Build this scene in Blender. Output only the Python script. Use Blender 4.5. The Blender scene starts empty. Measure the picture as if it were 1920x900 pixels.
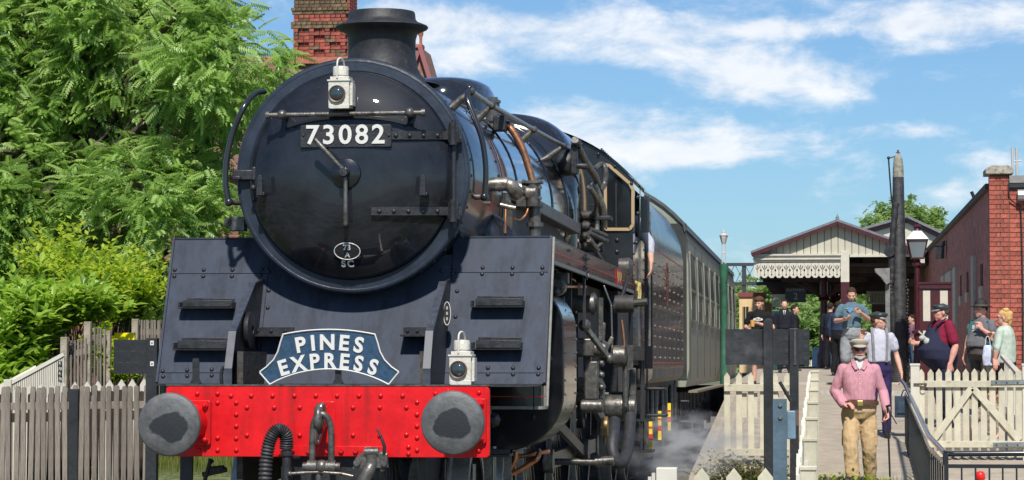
import bpy, math, random
import numpy as np
from mathutils import Vector, Matrix, Euler, noise
random.seed(7); RNG = np.random.RandomState(7)
R = math.radians
scene = bpy.context.scene
COL = scene.collection

# ---------------------------------------------------------------- camera
F = 4900.0; PITCH = math.atan(230.0 / F); YAW = math.atan(580.0 / F)
CAM = Vector((3.13, -16.0, 1.426))
cd = bpy.data.cameras.new('camera'); cam = bpy.data.objects.new('camera', cd); COL.objects.link(cam)
cam.location = CAM; cam.rotation_euler = (R(90) + PITCH, 0, YAW)
cd.sensor_width = 36; cd.lens = 36 * F / 1920; cd.clip_start = .1; cd.clip_end = 6000
scene.camera = cam
MR = cam.rotation_euler.to_matrix()
def ray(px, py): return MR @ Vector(((px - 960) / F, -(py - 450) / F, -1))
def at(px, py, Y):                      # the point of the plane y=Y seen at a picture position
    d = ray(px, py); return CAM + d * ((Y - CAM.y) / d.y)
def atX(px, py, X):
    d = ray(px, py); return CAM + d * ((X - CAM.x) / d.x)
def atZ(px, py, Z):
    d = ray(px, py); return CAM + d * ((Z - CAM.z) / d.z)

# ---------------------------------------------------------------- light and sky
SUN = Vector((.12, -.88, 1.05)).normalized()
sl = bpy.data.lights.new('sun', 'SUN'); so = bpy.data.objects.new('sun', sl); COL.objects.link(so)
sl.energy = 4.2; sl.angle = R(2.2); sl.color = (1, .95, .87)
so.rotation_euler = SUN.to_track_quat('Z', 'Y').to_euler(); so.location = (0, -20, 30)
vs = scene.view_settings
vs.view_transform = 'Standard'; vs.look = 'None'; vs.exposure = .42; vs.gamma = 1; vs.use_curve_mapping = False
scene.cycles.volume_step_rate = 2.0; scene.cycles.volume_bounces = 1
scene.cycles.max_bounces = 8; scene.cycles.transparent_max_bounces = 24
world = bpy.data.worlds.new('World'); scene.world = world; world.use_nodes = True
nt = world.node_tree; N = nt.nodes; L = nt.links
for n in list(N): N.remove(n)
wo = N.new('ShaderNodeOutputWorld'); bg = N.new('ShaderNodeBackground'); L.new(bg.outputs[0], wo.inputs[0])
sky = N.new('ShaderNodeTexSky'); sky.sky_type = 'NISHITA'; sky.sun_disc = False
sky.sun_elevation = math.asin(SUN.z); sky.sun_rotation = math.atan2(SUN.x, SUN.y)
sky.air_density = 1.0; sky.dust_density = .35; sky.ozone_density = 2.2
bg.inputs[1].default_value = .112
def wm(op, a, b=None):
    n = N.new('ShaderNodeMath'); n.operation = op
    for i, v in enumerate((a, b)):
        if v is None: continue
        if isinstance(v, (int, float)): n.inputs[i].default_value = v
        else: L.new(v, n.inputs[i])
    return n.outputs[0]
tc = N.new('ShaderNodeTexCoord')
sx = N.new('ShaderNodeSeparateXYZ'); L.new(tc.outputs['Generated'], sx.inputs[0])
def wnoise(scale, zs, detail, rough, dist=0):
    mp = N.new('ShaderNodeMapping'); mp.inputs['Scale'].default_value = (scale, scale, scale * zs)
    L.new(tc.outputs['Generated'], mp.inputs[0])
    n = N.new('ShaderNodeTexNoise'); n.inputs['Scale'].default_value = 1; n.inputs['Detail'].default_value = detail
    n.inputs['Roughness'].default_value = rough; n.inputs['Distortion'].default_value = dist
    L.new(mp.outputs[0], n.inputs[0]); return n.outputs[0]
n1 = wnoise(12, 2.6, 9, .60, .5); n2 = wnoise(34, 2.0, 8, .62, .3); n3 = wnoise(3.2, 3.0, 3, .5)
acc = None
for (px, py, sxp, syp, amp) in [(870,132,130,36,.42),(1480,160,235,40,.50),(1690,243,75,20,.40),(1790,45,190,42,.50),
        (1240,268,360,46,.42),(1060,60,380,60,.38),(1480,55,110,22,.34),(1760,140,120,18,.25),(1850,300,80,18,.25),(1640,110,170,30,.2),
        (1100,205,230,34,.28),(1860,350,140,36,.3),(1330,115,220,30,.26),(1420,300,200,24,.2),(700,60,300,60,.25)]:
    d = ray(px, py).normalized(); kx = F / sxp; ky = F / syp
    s1 = N.new('ShaderNodeVectorMath'); s1.operation = 'SUBTRACT'; L.new(tc.outputs['Generated'], s1.inputs[0]); s1.inputs[1].default_value = d
    s2 = N.new('ShaderNodeVectorMath'); s2.operation = 'MULTIPLY'; L.new(s1.outputs[0], s2.inputs[0]); s2.inputs[1].default_value = (kx, kx, ky)
    s3 = N.new('ShaderNodeVectorMath'); s3.operation = 'LENGTH'; L.new(s2.outputs[0], s3.inputs[0])
    g = N.new('ShaderNodeMapRange'); g.interpolation_type = 'SMOOTHSTEP'
    g.inputs[1].default_value = 1.5; g.inputs[2].default_value = .2; g.inputs[3].default_value = 0; g.inputs[4].default_value = amp
    L.new(s3.outputs['Value'], g.inputs[0])
    acc = g.outputs[0] if acc is None else wm('ADD', acc, g.outputs[0])
dens = wm('ADD', wm('MULTIPLY', wm('SUBTRACT', n1, .5), 1.5), wm('MULTIPLY', wm('SUBTRACT', n2, .5), 1.0))
dens = wm('ADD', dens, wm('MULTIPLY', wm('SUBTRACT', n3, .5), .5))
dens = wm('ADD', dens, wm('MINIMUM', acc, .55))
mr = N.new('ShaderNodeMapRange'); mr.interpolation_type = 'SMOOTHSTEP'
mr.inputs[1].default_value = .03; mr.inputs[2].default_value = .56; mr.inputs[3].default_value = .05; mr.inputs[4].default_value = .95
L.new(dens, mr.inputs[0])
tint = N.new('ShaderNodeMixRGB'); tint.blend_type = 'MULTIPLY'; tint.inputs[0].default_value = 1
L.new(sky.outputs[0], tint.inputs[1]); tint.inputs[2].default_value = (.37, .55, .73, 1)
cl = N.new('ShaderNodeMixRGB'); cl.inputs[1].default_value = (4.6, 5.1, 5.9, 1); cl.inputs[2].default_value = (7.2, 7.3, 7.4, 1)
L.new(wm('MULTIPLY', n2, 1.1), cl.inputs[0])
mx = N.new('ShaderNodeMixRGB'); L.new(mr.outputs[0], mx.inputs[0]); L.new(tint.outputs[0], mx.inputs[1]); L.new(cl.outputs[0], mx.inputs[2])
L.new(mx.outputs[0], bg.inputs[0])

# ---------------------------------------------------------------- materials
MATS = {}
def mat(name, col, rough=.5, metal=0, var=.0, vscale=8, bump=0, bscale=60, coat=0, col2=None, spec=.5, detail=6, stretch=(1,1,1), objrand=0, trans=0, wear=None, streak=None):
    if name in MATS: return MATS[name]
    m = bpy.data.materials.new(name); m.use_nodes = True; MATS[name] = m
    n = m.node_tree.nodes; l = m.node_tree.links; b = n['Principled BSDF']
    b.inputs['Roughness'].default_value = rough; b.inputs['Metallic'].default_value = metal
    b.inputs['Specular IOR Level'].default_value = spec
    b.inputs['Coat Weight'].default_value = coat; b.inputs['Coat Roughness'].default_value = .08
    b.inputs['Base Color'].default_value = (*col, 1)
    tcn = n.new('ShaderNodeTexCoord'); mp = n.new('ShaderNodeMapping'); mp.inputs['Scale'].default_value = stretch
    l.new(tcn.outputs['Object'], mp.inputs[0])
    out = None
    if var > 0 or col2:
        t = n.new('ShaderNodeTexNoise'); t.inputs['Scale'].default_value = vscale; t.inputs['Detail'].default_value = detail
        t.inputs['Roughness'].default_value = .62
        l.new(mp.outputs[0], t.inputs[0])
        cr = n.new('ShaderNodeValToRGB'); l.new(t.outputs[0], cr.inputs[0])
        cr.color_ramp.elements[0].position = .34; cr.color_ramp.elements[1].position = .66
        a = col2 if col2 else tuple(c * (1 - var) for c in col)
        bb = col if col2 else tuple(min(1, c * (1 + var)) for c in col)
        cr.color_ramp.elements[0].color = (*a, 1); cr.color_ramp.elements[1].color = (*bb, 1)
        out = cr.outputs[0]
        rr = n.new('ShaderNodeMapRange'); rr.inputs[3].default_value = max(0, rough - .09); rr.inputs[4].default_value = min(1, rough + .12)
        l.new(t.outputs[0], rr.inputs[0]); l.new(rr.outputs[0], b.inputs['Roughness'])
    if wear:
        t = n.new('ShaderNodeTexNoise'); t.inputs['Scale'].default_value = wear[1]; t.inputs['Detail'].default_value = 9; t.inputs['Roughness'].default_value = .7
        l.new(mp.outputs[0], t.inputs[0])
        cr = n.new('ShaderNodeValToRGB'); l.new(t.outputs[0], cr.inputs[0]); cr.color_ramp.elements[0].position = wear[2]; cr.color_ramp.elements[1].position = wear[2] + .1
        mixn = n.new('ShaderNodeMixRGB'); l.new(cr.outputs[0], mixn.inputs[0])
        if out: l.new(out, mixn.inputs[1])
        else: mixn.inputs[1].default_value = (*col, 1)
        mixn.inputs[2].default_value = (*wear[0], 1); out = mixn.outputs[0]
    if streak:
        mp2 = n.new('ShaderNodeMapping'); mp2.inputs['Scale'].default_value = (1, 1, .10); l.new(tcn.outputs['Object'], mp2.inputs[0])
        t = n.new('ShaderNodeTexNoise'); t.inputs['Scale'].default_value = streak[1]; t.inputs['Detail'].default_value = 8; t.inputs['Roughness'].default_value = .72
        l.new(mp2.outputs[0], t.inputs[0])
        cr = n.new('ShaderNodeValToRGB'); l.new(t.outputs[0], cr.inputs[0]); cr.color_ramp.elements[0].position = streak[2]; cr.color_ramp.elements[1].position = streak[2] + .22
        cr.color_ramp.elements[1].color = (streak[3],)*3 + (1,)
        mixn = n.new('ShaderNodeMixRGB'); l.new(cr.outputs[0], mixn.inputs[0])
        if out: l.new(out, mixn.inputs[1])
        else: mixn.inputs[1].default_value = (*col, 1)
        mixn.inputs[2].default_value = (*streak[0], 1); out = mixn.outputs[0]
    if objrand:
        oi = n.new('ShaderNodeObjectInfo'); hs = n.new('ShaderNodeHueSaturation')
        r1 = n.new('ShaderNodeMapRange'); r1.inputs[3].default_value = 1 - objrand; r1.inputs[4].default_value = 1 + objrand
        l.new(oi.outputs['Random'], r1.inputs[0]); l.new(r1.outputs[0], hs.inputs['Value'])
        if out: l.new(out, hs.inputs['Color'])
        else: hs.inputs['Color'].default_value = (*col, 1)
        out = hs.outputs[0]
    if out: l.new(out, b.inputs['Base Color'])
    if bump:
        t = n.new('ShaderNodeTexNoise'); t.inputs['Scale'].default_value = bscale; t.inputs['Detail'].default_value = 5
        l.new(mp.outputs[0], t.inputs[0])
        bn = n.new('ShaderNodeBump'); bn.inputs['Strength'].default_value = min(1, bump); bn.inputs['Distance'].default_value = .02
        l.new(t.outputs[0], bn.inputs['Height']); l.new(bn.outputs[0], b.inputs['Normal'])
    return m

# ---------------------------------------------------------------- objects
WL = {}
def tag(o, label=None, cat=None, group=None, kind=None):
    if label: o['label'] = label
    if cat: o['category'] = cat
    if group: o['group'] = group
    if kind: o['kind'] = kind
    return o
def thing(name, label, cat, loc=(0, 0, 0), rz=0, group=None):
    o = bpy.data.objects.new(name, None); COL.objects.link(o); o.empty_display_size = .1
    o.location = loc; o.rotation_euler = (0, 0, rz); WL[o] = Vector(loc)
    return tag(o, label, cat, group)
def link(name, me, parent=None, local=False):
    o = bpy.data.objects.new(name, me); COL.objects.link(o)
    if parent is not None: o.parent = parent
    return o
def kids(o): return [c for c in COL.objects if c.parent is o]
def copy_tree(o, parent=None, km=None):
    if km is None:
        km = {}
        for c in COL.objects:
            if c.parent: km.setdefault(c.parent, []).append(c)
    c = o.copy(); COL.objects.link(c); c.parent = parent
    for k in km.get(o, []): copy_tree(k, c, km)
    return c

class MB:
    def __init__(s): s.v = []; s.f = []
    def add(s, vs, fs):
        k = len(s.v); s.v += [Vector(v) for v in vs]; s.f += [tuple(i + k for i in f) for f in fs]; return s
    def box(s, lo, hi, M=None):
        x0, y0, z0 = lo; x1, y1, z1 = hi
        vs = [Vector(p) for p in ((x0,y0,z0),(x1,y0,z0),(x1,y1,z0),(x0,y1,z0),(x0,y0,z1),(x1,y0,z1),(x1,y1,z1),(x0,y1,z1))]
        if M is not None: vs = [M @ v for v in vs]
        return s.add(vs, [(0,3,2,1),(4,5,6,7),(0,1,5,4),(1,2,6,5),(2,3,7,6),(3,0,4,7)])
    def bar(s, a, b, w, h=None, up=(0, 0, 1)):
        a = Vector(a); b = Vector(b); d = (b - a); ln = d.length; d.normalize(); h = h or w
        up = Vector(up)
        if abs(d.dot(up)) > .97: up = Vector((0, 1, 0))
        x = d.cross(up).normalized(); z = x.cross(d)
        vs = [a + t * d * ln + x * sx_ * w / 2 + z * sz * h / 2 for t in (0, 1) for sx_, sz in ((-1,-1),(1,-1),(1,1),(-1,1))]
        return s.add(vs, [(3,2,1,0),(4,5,6,7),(0,1,5,4),(1,2,6,5),(2,3,7,6),(3,0,4,7)])
    def tube(s, pts, r, n=10, cap=True):
        pts = [Vector(p) for p in pts]; m = len(pts)
        rs = r if isinstance(r, (list, tuple)) else [r] * m
        vs = []; prev = None
        for i, p in enumerate(pts):
            d = (pts[min(i + 1, m - 1)] - pts[max(i - 1, 0)])
            if d.length < 1e-9: d = Vector((0, 0, 1))
            d.normalize()
            if prev is None:
                u = Vector((0, 0, 1)) if abs(d.z) < .9 else Vector((1, 0, 0)); x = d.cross(u).normalized()
            else:
                x = prev - d * prev.dot(d)
                x = x.normalized() if x.length > 1e-6 else d.orthogonal().normalized()
            prev = x; y = d.cross(x)
            vs += [p + (x * math.cos(2 * math.pi * k / n) + y * math.sin(2 * math.pi * k / n)) * rs[i] for k in range(n)]
        fs = [(i*n + k, i*n + (k+1) % n, (i+1)*n + (k+1) % n, (i+1)*n + k) for i in range(m - 1) for k in range(n)]
        if cap: fs += [tuple(range(n - 1, -1, -1)), tuple((m-1)*n + k for k in range(n))]
        return s.add(vs, fs)
    def lathe(s, prof, c, axis='Z', n=48, a0=0, a1=2*math.pi, capends=False):   # prof = [(r, h)]
        c = Vector(c); full = abs(a1 - a0) > 6.28; m = n if full else n + 1; vs = []
        for r, h in prof:
            for k in range(m):
                a = a0 + (a1 - a0) * k / n; ca, sa = math.cos(a) * r, math.sin(a) * r
                vs.append(c + (Vector((ca, sa, h)) if axis == 'Z' else Vector((ca, h, sa)) if axis == 'Y' else Vector((h, ca, sa))))
        fs = []
        for i in range(len(prof) - 1):
            for k in range(n):
                k2 = (k + 1) % m if full else k + 1
                q = (i*m + k, i*m + k2, (i+1)*m + k2, (i+1)*m + k)
                fs.append(q if axis != 'Y' else q[::-1])
        if capends:
            for i in (0, len(prof) - 1): fs.append(tuple(i*m + k for k in (range(n) if i else range(n - 1, -1, -1))))
        return s.add(vs, fs)
    def sphere(s, c, r, n=12, m=7, sc=(1, 1, 1)):
        vs = []; c = Vector(c)
        for i in range(m + 1):
            t = math.pi * i / m
            for k in range(n):
                a = 2 * math.pi * k / n
                vs.append(c + Vector((r*sc[0]*math.sin(t)*math.cos(a), r*sc[1]*math.sin(t)*math.sin(a), r*sc[2]*math.cos(t))))
        return s.add(vs, [(i*n + k, (i+1)*n + k, (i+1)*n + (k+1) % n, i*n + (k+1) % n) for i in range(m) for k in range(n)])
    def dome(s, c, r, h, d=(0, -1, 0), n=8):       # rivet head: a low cap facing d
        d = Vector(d).normalized(); x = d.orthogonal().normalized(); y = d.cross(x); c = Vector(c); vs = []
        for rr, hh in ((1, 0), (.86, .55), (.5, .9)):
            vs += [c + (x*math.cos(2*math.pi*k/n) + y*math.sin(2*math.pi*k/n)) * r * rr + d * h * hh for k in range(n)]
        vs.append(c + d * h)
        fs = [(i*n+k, i*n+(k+1) % n, (i+1)*n+(k+1) % n, (i+1)*n+k) for i in range(2) for k in range(n)] + [(2*n+k, 2*n+(k+1) % n, 3*n) for k in range(n)]
        return s.add(vs, fs)
    def prism(s, poly, a, b, axis='Y'):     # polygon (u,v) extruded from a to b along axis
        def P3(u, v, t): return (u, t, v) if axis == 'Y' else (t, u, v) if axis == 'X' else (u, v, t)
        n = len(poly); vs = [P3(u, v, a) for u, v in poly] + [P3(u, v, b) for u, v in poly]
        area = sum(poly[i][0]*poly[(i+1) % n][1] - poly[(i+1) % n][0]*poly[i][1] for i in range(n))
        fs = [tuple(range(n)), tuple(range(2*n - 1, n - 1, -1))] + [(i, i + n, (i+1) % n + n, (i+1) % n) for i in range(n)]
        flip = (area > 0) ^ (axis == 'Y') ^ (b < a)
        if flip: fs = [f[::-1] for f in fs]
        return s.add(vs, fs)
    def sheet(s, polypts):
        return s.add(polypts, [tuple(range(len(polypts)))])
    def build(s, name, material, parent=None, smooth=35, bevel=0, local=False, kind=None, label=None):
        me = bpy.data.meshes.new(name)
        off = Vector((0, 0, 0))
        if parent is not None and not local: off = WL.get(parent, off)
        vs = s.v; o_loc = Vector((0, 0, 0))
        if not local and vs:
            lo = [min(v[i] for v in vs) for i in range(3)]; hi = [max(v[i] for v in vs) for i in range(3)]
            o_w = Vector([(lo[i] + hi[i]) / 2 for i in range(3)]); o_w.z = lo[2]
            vs = [v - o_w for v in vs]; o_loc = o_w - off
        me.from_pydata([tuple(v) for v in vs], [], s.f); me.update()
        if material: me.materials.append(material)
        if smooth:
            me.shade_smooth()
            if smooth < 180: me.set_sharp_from_angle(angle=R(smooth))
        o = link(name, me, parent); o.location = o_loc
        if not local: WL[o] = o_w if vs else off
        if bevel:
            bm = o.modifiers.new('bevel', 'BEVEL'); bm.width = bevel; bm.segments = 2; bm.limit_method = 'ANGLE'; bm.angle_limit = R(40)
        if kind: o['kind'] = kind
        if label: o['label'] = label
        return o
def clone(o, loc, parent=None, rot=None, scale=None):
    c = o.copy(); COL.objects.link(c); c.parent = parent if parent is not None else o.parent
    c.location = Vector(loc) - (WL.get(c.parent, Vector((0,0,0))) if c.parent else Vector((0,0,0)))
    WL[c] = Vector(loc)
    if rot is not None: c.rotation_euler = rot
    if scale is not None: c.scale = scale
    return c
def arcpts(c, r, a0, a1, n, plane='XZ'):
    out = []
    for i in range(n + 1):
        a = R(a0 + (a1 - a0) * i / n); u, v = r * math.cos(a), r * math.sin(a)
        out.append(Vector(c) + (Vector((u, 0, v)) if plane == 'XZ' else Vector((0, u, v)) if plane == 'YZ' else Vector((u, v, 0))))
    return out
def smooth_path(pts, n=6):       # Catmull-Rom
    pts = [Vector(p) for p in pts]; P = [pts[0]] + pts + [pts[-1]]; out = []
    for i in range(1, len(P) - 2):
        for k in range(n):
            t = k / n; a, b, c, d = P[i-1], P[i], P[i+1], P[i+2]
            out.append(.5 * ((2*b) + (c - a)*t + (2*a - 5*b + 4*c - d)*t*t + (3*b - a - 3*c + d)*t**3))
    out.append(pts[-1]); return out
def textmesh(txt, size, depth=.004, bold=.0, spacing=1.0):
    cu = bpy.data.curves.new('t', 'FONT'); cu.body = txt; cu.size = size; cu.extrude = depth; cu.offset = bold
    cu.align_x = 'CENTER'; cu.align_y = 'CENTER'; cu.space_character = spacing; cu.resolution_u = 4
    o = bpy.data.objects.new('t', cu); COL.objects.link(o)
    dg = bpy.context.evaluated_depsgraph_get(); me = bpy.data.meshes.new_from_object(o.evaluated_get(dg))
    bpy.data.objects.remove(o); bpy.data.curves.remove(cu); return me
def place_text(name, txt, size, M, material, parent=None, depth=.004, bold=.0, spacing=1.0, label=None):
    me = textmesh(txt, size, depth, bold, spacing); me.materials.clear(); me.materials.append(material); me.name = name
    o = link(name, me, parent)
    Mo = M.copy()
    if parent is not None: Mo.translation = M.translation - WL.get(parent, Vector((0, 0, 0)))
    o.matrix_local = Mo
    if label: o['label'] = label
    return o
# text plane facing the camera side: text x -> world X, text y -> world Z
FRONT = Matrix(((1, 0, 0, 0), (0, 0, -1, 0), (0, 1, 0, 0), (0, 0, 0, 1)))
def frontal(p, rot=0, sx_=1, sy_=1):
    return Matrix.Translation(p) @ FRONT @ Matrix.Rotation(rot, 4, 'Z') @ Matrix.Diagonal((sx_, sy_, 1, 1))
def plate2d(outer, holes, thick, to3d):      # flat plate with real cut-outs
    cu = bpy.data.curves.new('p', 'CURVE'); cu.dimensions = '2D'; cu.fill_mode = 'BOTH'; cu.extrude = thick / 2
    for loop in [outer] + holes:
        sp = cu.splines.new('POLY'); sp.points.add(len(loop) - 1); sp.use_cyclic_u = True
        for p, q in zip(sp.points, loop): p.co = (q[0], q[1], 0, 1)
    o = bpy.data.objects.new('p', cu); COL.objects.link(o)
    dg = bpy.context.evaluated_depsgraph_get(); me = bpy.data.meshes.new_from_object(o.evaluated_get(dg))
    bpy.data.objects.remove(o); bpy.data.curves.remove(cu)
    me.transform(to3d); return me

M = dict(
 satin = mat('front_plate_paint', (.042,.052,.076), .52, var=.16, vscale=4, bump=.05, bscale=7, spec=.13, wear=((.06,.07,.09), 11, .60), streak=((.020,.024,.034), 9, .46, .8)),
 ring = mat('ring_paint', (.024,.032,.048), .36, spec=.3, var=.25, vscale=7, bump=.12, bscale=22),
 gloss = mat('gloss_black', (.008,.009,.012), .20, var=.5, vscale=4, bump=.06, bscale=7, coat=.45, streak=((.022,.020,.018), 7, .52, .7), wear=((.030,.028,.026), 30, .70)),
 boiler = mat('boiler_paint', (.012,.013,.016), .09, var=.3, vscale=2.5, bump=.02, bscale=3, coat=1.0),
 chim = mat('chimney_black', (.018,.019,.022), .55, var=.4, vscale=14, bump=.14, bscale=40, wear=((.05,.048,.045), 9, .60)),
 black = mat('black_iron', (.019,.020,.023), .45, var=.4, vscale=12, bump=.2, bscale=40, wear=((.05,.045,.04), 9, .62)),
 under = mat('sooty_iron', (.036,.032,.029), .62, var=.5, vscale=7, bump=.3, bscale=25, wear=((.075,.058,.045), 6, .55)),
 steel = mat('worn_steel', (.26,.24,.21), .38, .7, var=.35, vscale=22, bump=.1, bscale=50, wear=((.10,.08,.06), 12, .58)),
 dsteel = mat('oily_steel', (.125,.118,.108), .38, .55, var=.4, vscale=18, bump=.15, bscale=40, wear=((.04,.035,.03), 8, .55)),
 bright = mat('polished_steel', (.30,.285,.26), .28, .85, var=.2, vscale=14),
 copper = mat('copper_pipe', (.62,.27,.13), .3, .9, var=.25, vscale=18),
 brass = mat('brass_trim', (.62,.42,.15), .35, .8, var=.2, vscale=20),
 red = mat('buffer_beam_red', (.62,.006,.010), .42, spec=.3, var=.14, vscale=6, bump=.1, bscale=30, wear=((.42,.010,.012), 10, .60), coat=.12, streak=((.14,.012,.010), 12, .50, .60)),
 lining = mat('red_lining', (.55,.02,.03), .4),
 greyline = mat('pale_edge_line', (.22,.22,.20), .5, var=.2, vscale=20),
 white = mat('white_paint', (.62,.61,.57), .45),
 lampw = mat('lamp_white_enamel', (.56,.54,.47), .4, var=.12, vscale=15, bump=.25, bscale=60, wear=((.30,.24,.17), 16, .66)),
 blue = mat('headboard_blue', (.020,.055,.105), .42, var=.25, vscale=40, bump=.15, bscale=150),
 rubber = mat('hose_rubber', (.028,.028,.030), .55, var=.3, vscale=25, bump=.2, bscale=60),
 glass = mat('dark_glass', (.02,.025,.03), .06, coat=.4),
)
M['door'] = mat('door_black', (.010,.012,.017), .52, spec=.14, var=.5, vscale=4, bump=.05, bscale=6, coat=.7, streak=((.016,.016,.017), 6, .54, .3), wear=((.030,.028,.026), 26, .72))
M['door'].node_tree.nodes['Principled BSDF'].inputs['Coat Roughness'].default_value = .025
def buffer_mat():
    m = mat('buffer_face_steel', (.115,.118,.12), .55, .3, spec=.3, var=.35, vscale=9, bump=.12, bscale=60)
    n = m.node_tree.nodes; l = m.node_tree.links; b = n['Principled BSDF']
    old = b.inputs['Base Color'].links[0].from_socket
    t = n.new('ShaderNodeTexCoord'); g = n.new('ShaderNodeTexNoise'); g.inputs['Scale'].default_value = 7; g.inputs['Detail'].default_value = 6
    oi = n.new('ShaderNodeObjectInfo'); va = n.new('ShaderNodeVectorMath'); va.operation = 'ADD'; l.new(t.outputs['Object'], va.inputs[0]); l.new(oi.outputs['Location'], va.inputs[1]); l.new(va.outputs[0], g.inputs[0])
    ln = n.new('ShaderNodeVectorMath'); ln.operation = 'MULTIPLY'; l.new(t.outputs['Object'], ln.inputs[0]); ln.inputs[1].default_value = (.80, 0, 1.0)
    sb = n.new('ShaderNodeVectorMath'); sb.operation = 'SUBTRACT'; l.new(ln.outputs[0], sb.inputs[0]); sb.inputs[1].default_value = (0.006, 0, .195)
    le = n.new('ShaderNodeVectorMath'); le.operation = 'LENGTH'; l.new(sb.outputs[0], le.inputs[0])
    ad = n.new('ShaderNodeMath'); ad.operation = 'MULTIPLY_ADD'; l.new(g.outputs[0], ad.inputs[0]); ad.inputs[1].default_value = .12; l.new(le.outputs['Value'], ad.inputs[2])
    cr = n.new('ShaderNodeValToRGB'); l.new(ad.outputs[0], cr.inputs[0]); cr.color_ramp.elements[0].position = .150; cr.color_ramp.elements[1].position = .158
    mxn = n.new('ShaderNodeMixRGB'); l.new(cr.outputs[0], mxn.inputs[0]); mxn.inputs[1].default_value = (.022,.024,.028, 1); l.new(old, mxn.inputs[2])
    l.new(mxn.outputs[0], b.inputs['Base Color'])
    mr_ = n.new('ShaderNodeMath'); mr_.operation = 'MULTIPLY'; l.new(cr.outputs[0], mr_.inputs[0]); mr_.inputs[1].default_value = .35; l.new(mr_.outputs[0], b.inputs['Metallic'])
    return m
M['buffer'] = buffer_mat()
# ================================================================ LOCOMOTIVE
loco = thing('steam_locomotive', 'large black steam locomotive with red buffer beam and number 73082 on its smokebox door', 'steam locomotive', (0, .5, 0))
SC = at(661, 329, 1.44)                      # centre of the smokebox front
SX, SZ = 0.0, SC.z
SC = Vector((SC.x, 1.44, SC.z)); SX = SC.x
RB = .797
# ---- boiler, smokebox
b = MB(); b.lathe([(.60, 1.462), (RB-.004, 1.462), (RB, 1.475), (RB, 3.25), (RB-.03, 3.252)], (SX, 0, SZ), 'Y', 96)
smokebox = b.build('smokebox', M['gloss'], loco, 30)
b = MB()
b.lathe([(.702, 1.462), (.702, 1.430), (.708, 1.424), (.714, 1.422), (.770, 1.428), (.776, 1.426), (.790, 1.430), (RB+.003, 1.440), (RB+.006, 1.452), (RB+.006, 1.490), (RB-.02, 1.50)], (SX, 0, SZ), 'Y', 128)
b.build('smokebox_ring', M['ring'], smokebox, 14)
b = MB()
for k in range(46):
    a = 2*math.pi*k/46
    for y in (1.545, 3.12): b.dome((SX + RB*math.cos(a), y, SZ + RB*math.sin(a)), .012, .011, (math.cos(a), 0, math.sin(a)), 6)
b.build('rivet', M['gloss'], smokebox, 60, kind='stuff')
prof = [(.703, 1.428), (.703, 1.398), (.695, 1.384), (.682, 1.376)]
for i in range(1, 23):
    r = .682 * (1 - (i / 22)**1.4); prof.append((max(r, .001), 1.376 - .165 * (1 - (r / .682) ** 3.4)))
b = MB(); b.lathe(prof, (SX, 0, SZ), 'Y', 96)
door = b.build('smokebox_door', M['door'], loco, 40)
def door_y(px, py):                          # depth of the dished door under a picture position
    y = 1.30
    for _ in range(4):
        p = at(px, py, y); r = min(.682, math.hypot(p.x - SX, p.z - SZ)); y = 1.376 - .165 * (1 - (r / .682) ** 3.4)
    return y
def dp(px, py, off=0): y = door_y(px, py); return at(px, py, y - off)
# dart handles
c = dp(649, 325); b = MB(); b.lathe([(.001, -.035), (.05, -.033), (.098, -.016), (.104, .004), (.104, .02)], c, 'Y', 32); b.build('dart_plate', M['gloss'], door, 40)
b = MB(); b.lathe([(.001, -.12), (.028, -.118), (.034, -.10), (.034, 0)], c, 'Y', 16); b.build('dart_boss', M['black'], door, 40)
for (p0, p1, w) in (((645, 320), (592, 263), -.10), ((648, 332), (648, 420), -.075)):
    a_ = at(*p0, c.y + w); e = at(*p1, c.y + w - .02)
    b = MB(); b.tube([a_, a_.lerp(e, .5), e, e + (e - a_).normalized()*.012], [.013, .0155, .017, .011], 10); b.build('door_handle', M['dsteel'], door, 50)
# hinge straps
for (x0, x1, yy, nr) in ((728, 866, 254, 4), (697, 866, 396, 5)):
    pts = []
    K = 12
    for i in range(K + 1):
        px = x0 + (x1 - x0) * i / K; pts.append(dp(px, yy, .004))
    b = MB(); hh = .028
    for i in range(K):
        a_, e = pts[i], pts[i+1]; h0 = hh
        b.add([a_+Vector((0,0,-h0)), e+Vector((0,0,-h0)), e+Vector((0,0,h0)), a_+Vector((0,0,h0)),
               a_+Vector((0,-.02,-h0)), e+Vector((0,-.02,-h0)), e+Vector((0,-.02,h0)), a_+Vector((0,-.02,h0))],
              [(4,5,6,7),(7,6,2,3),(0,1,5,4)] + ([(0,4,7,3)] if i == 0 else []) + ([(5,1,2,6)] if i == K-1 else []))
    st = b.build('hinge_strap', M['black'], door, 40)
    for k in range(nr):
        q = dp(x0 + 14 + (x1 - x0 - 60) * k / (nr - 1), yy, .024); b = MB(); b.dome(q, .016, .012, (0, -1, 0), 8); b.build('rivet', M['black'], st, 60)
for yy in (252, 396):
    p = at(851, yy, 1.37); b = MB(); b.box(p + Vector((-.035, -.045, -.062)), p + Vector((.035, .045, .062))); b.build('hinge_block', M['black'], door, 30, bevel=.008)
    b = MB(); b.tube([p + Vector((0, -.05, -.075)), p + Vector((0, -.05, .075))], .026, 12); b.build('hinge_knuckle', M['black'], door, 40)
b = MB(); b.tube([at(851, 225, 1.35), at(851, 428, 1.35)], .016, 10); b.build('hinge_pin', M['black'], door, 40)
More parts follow.
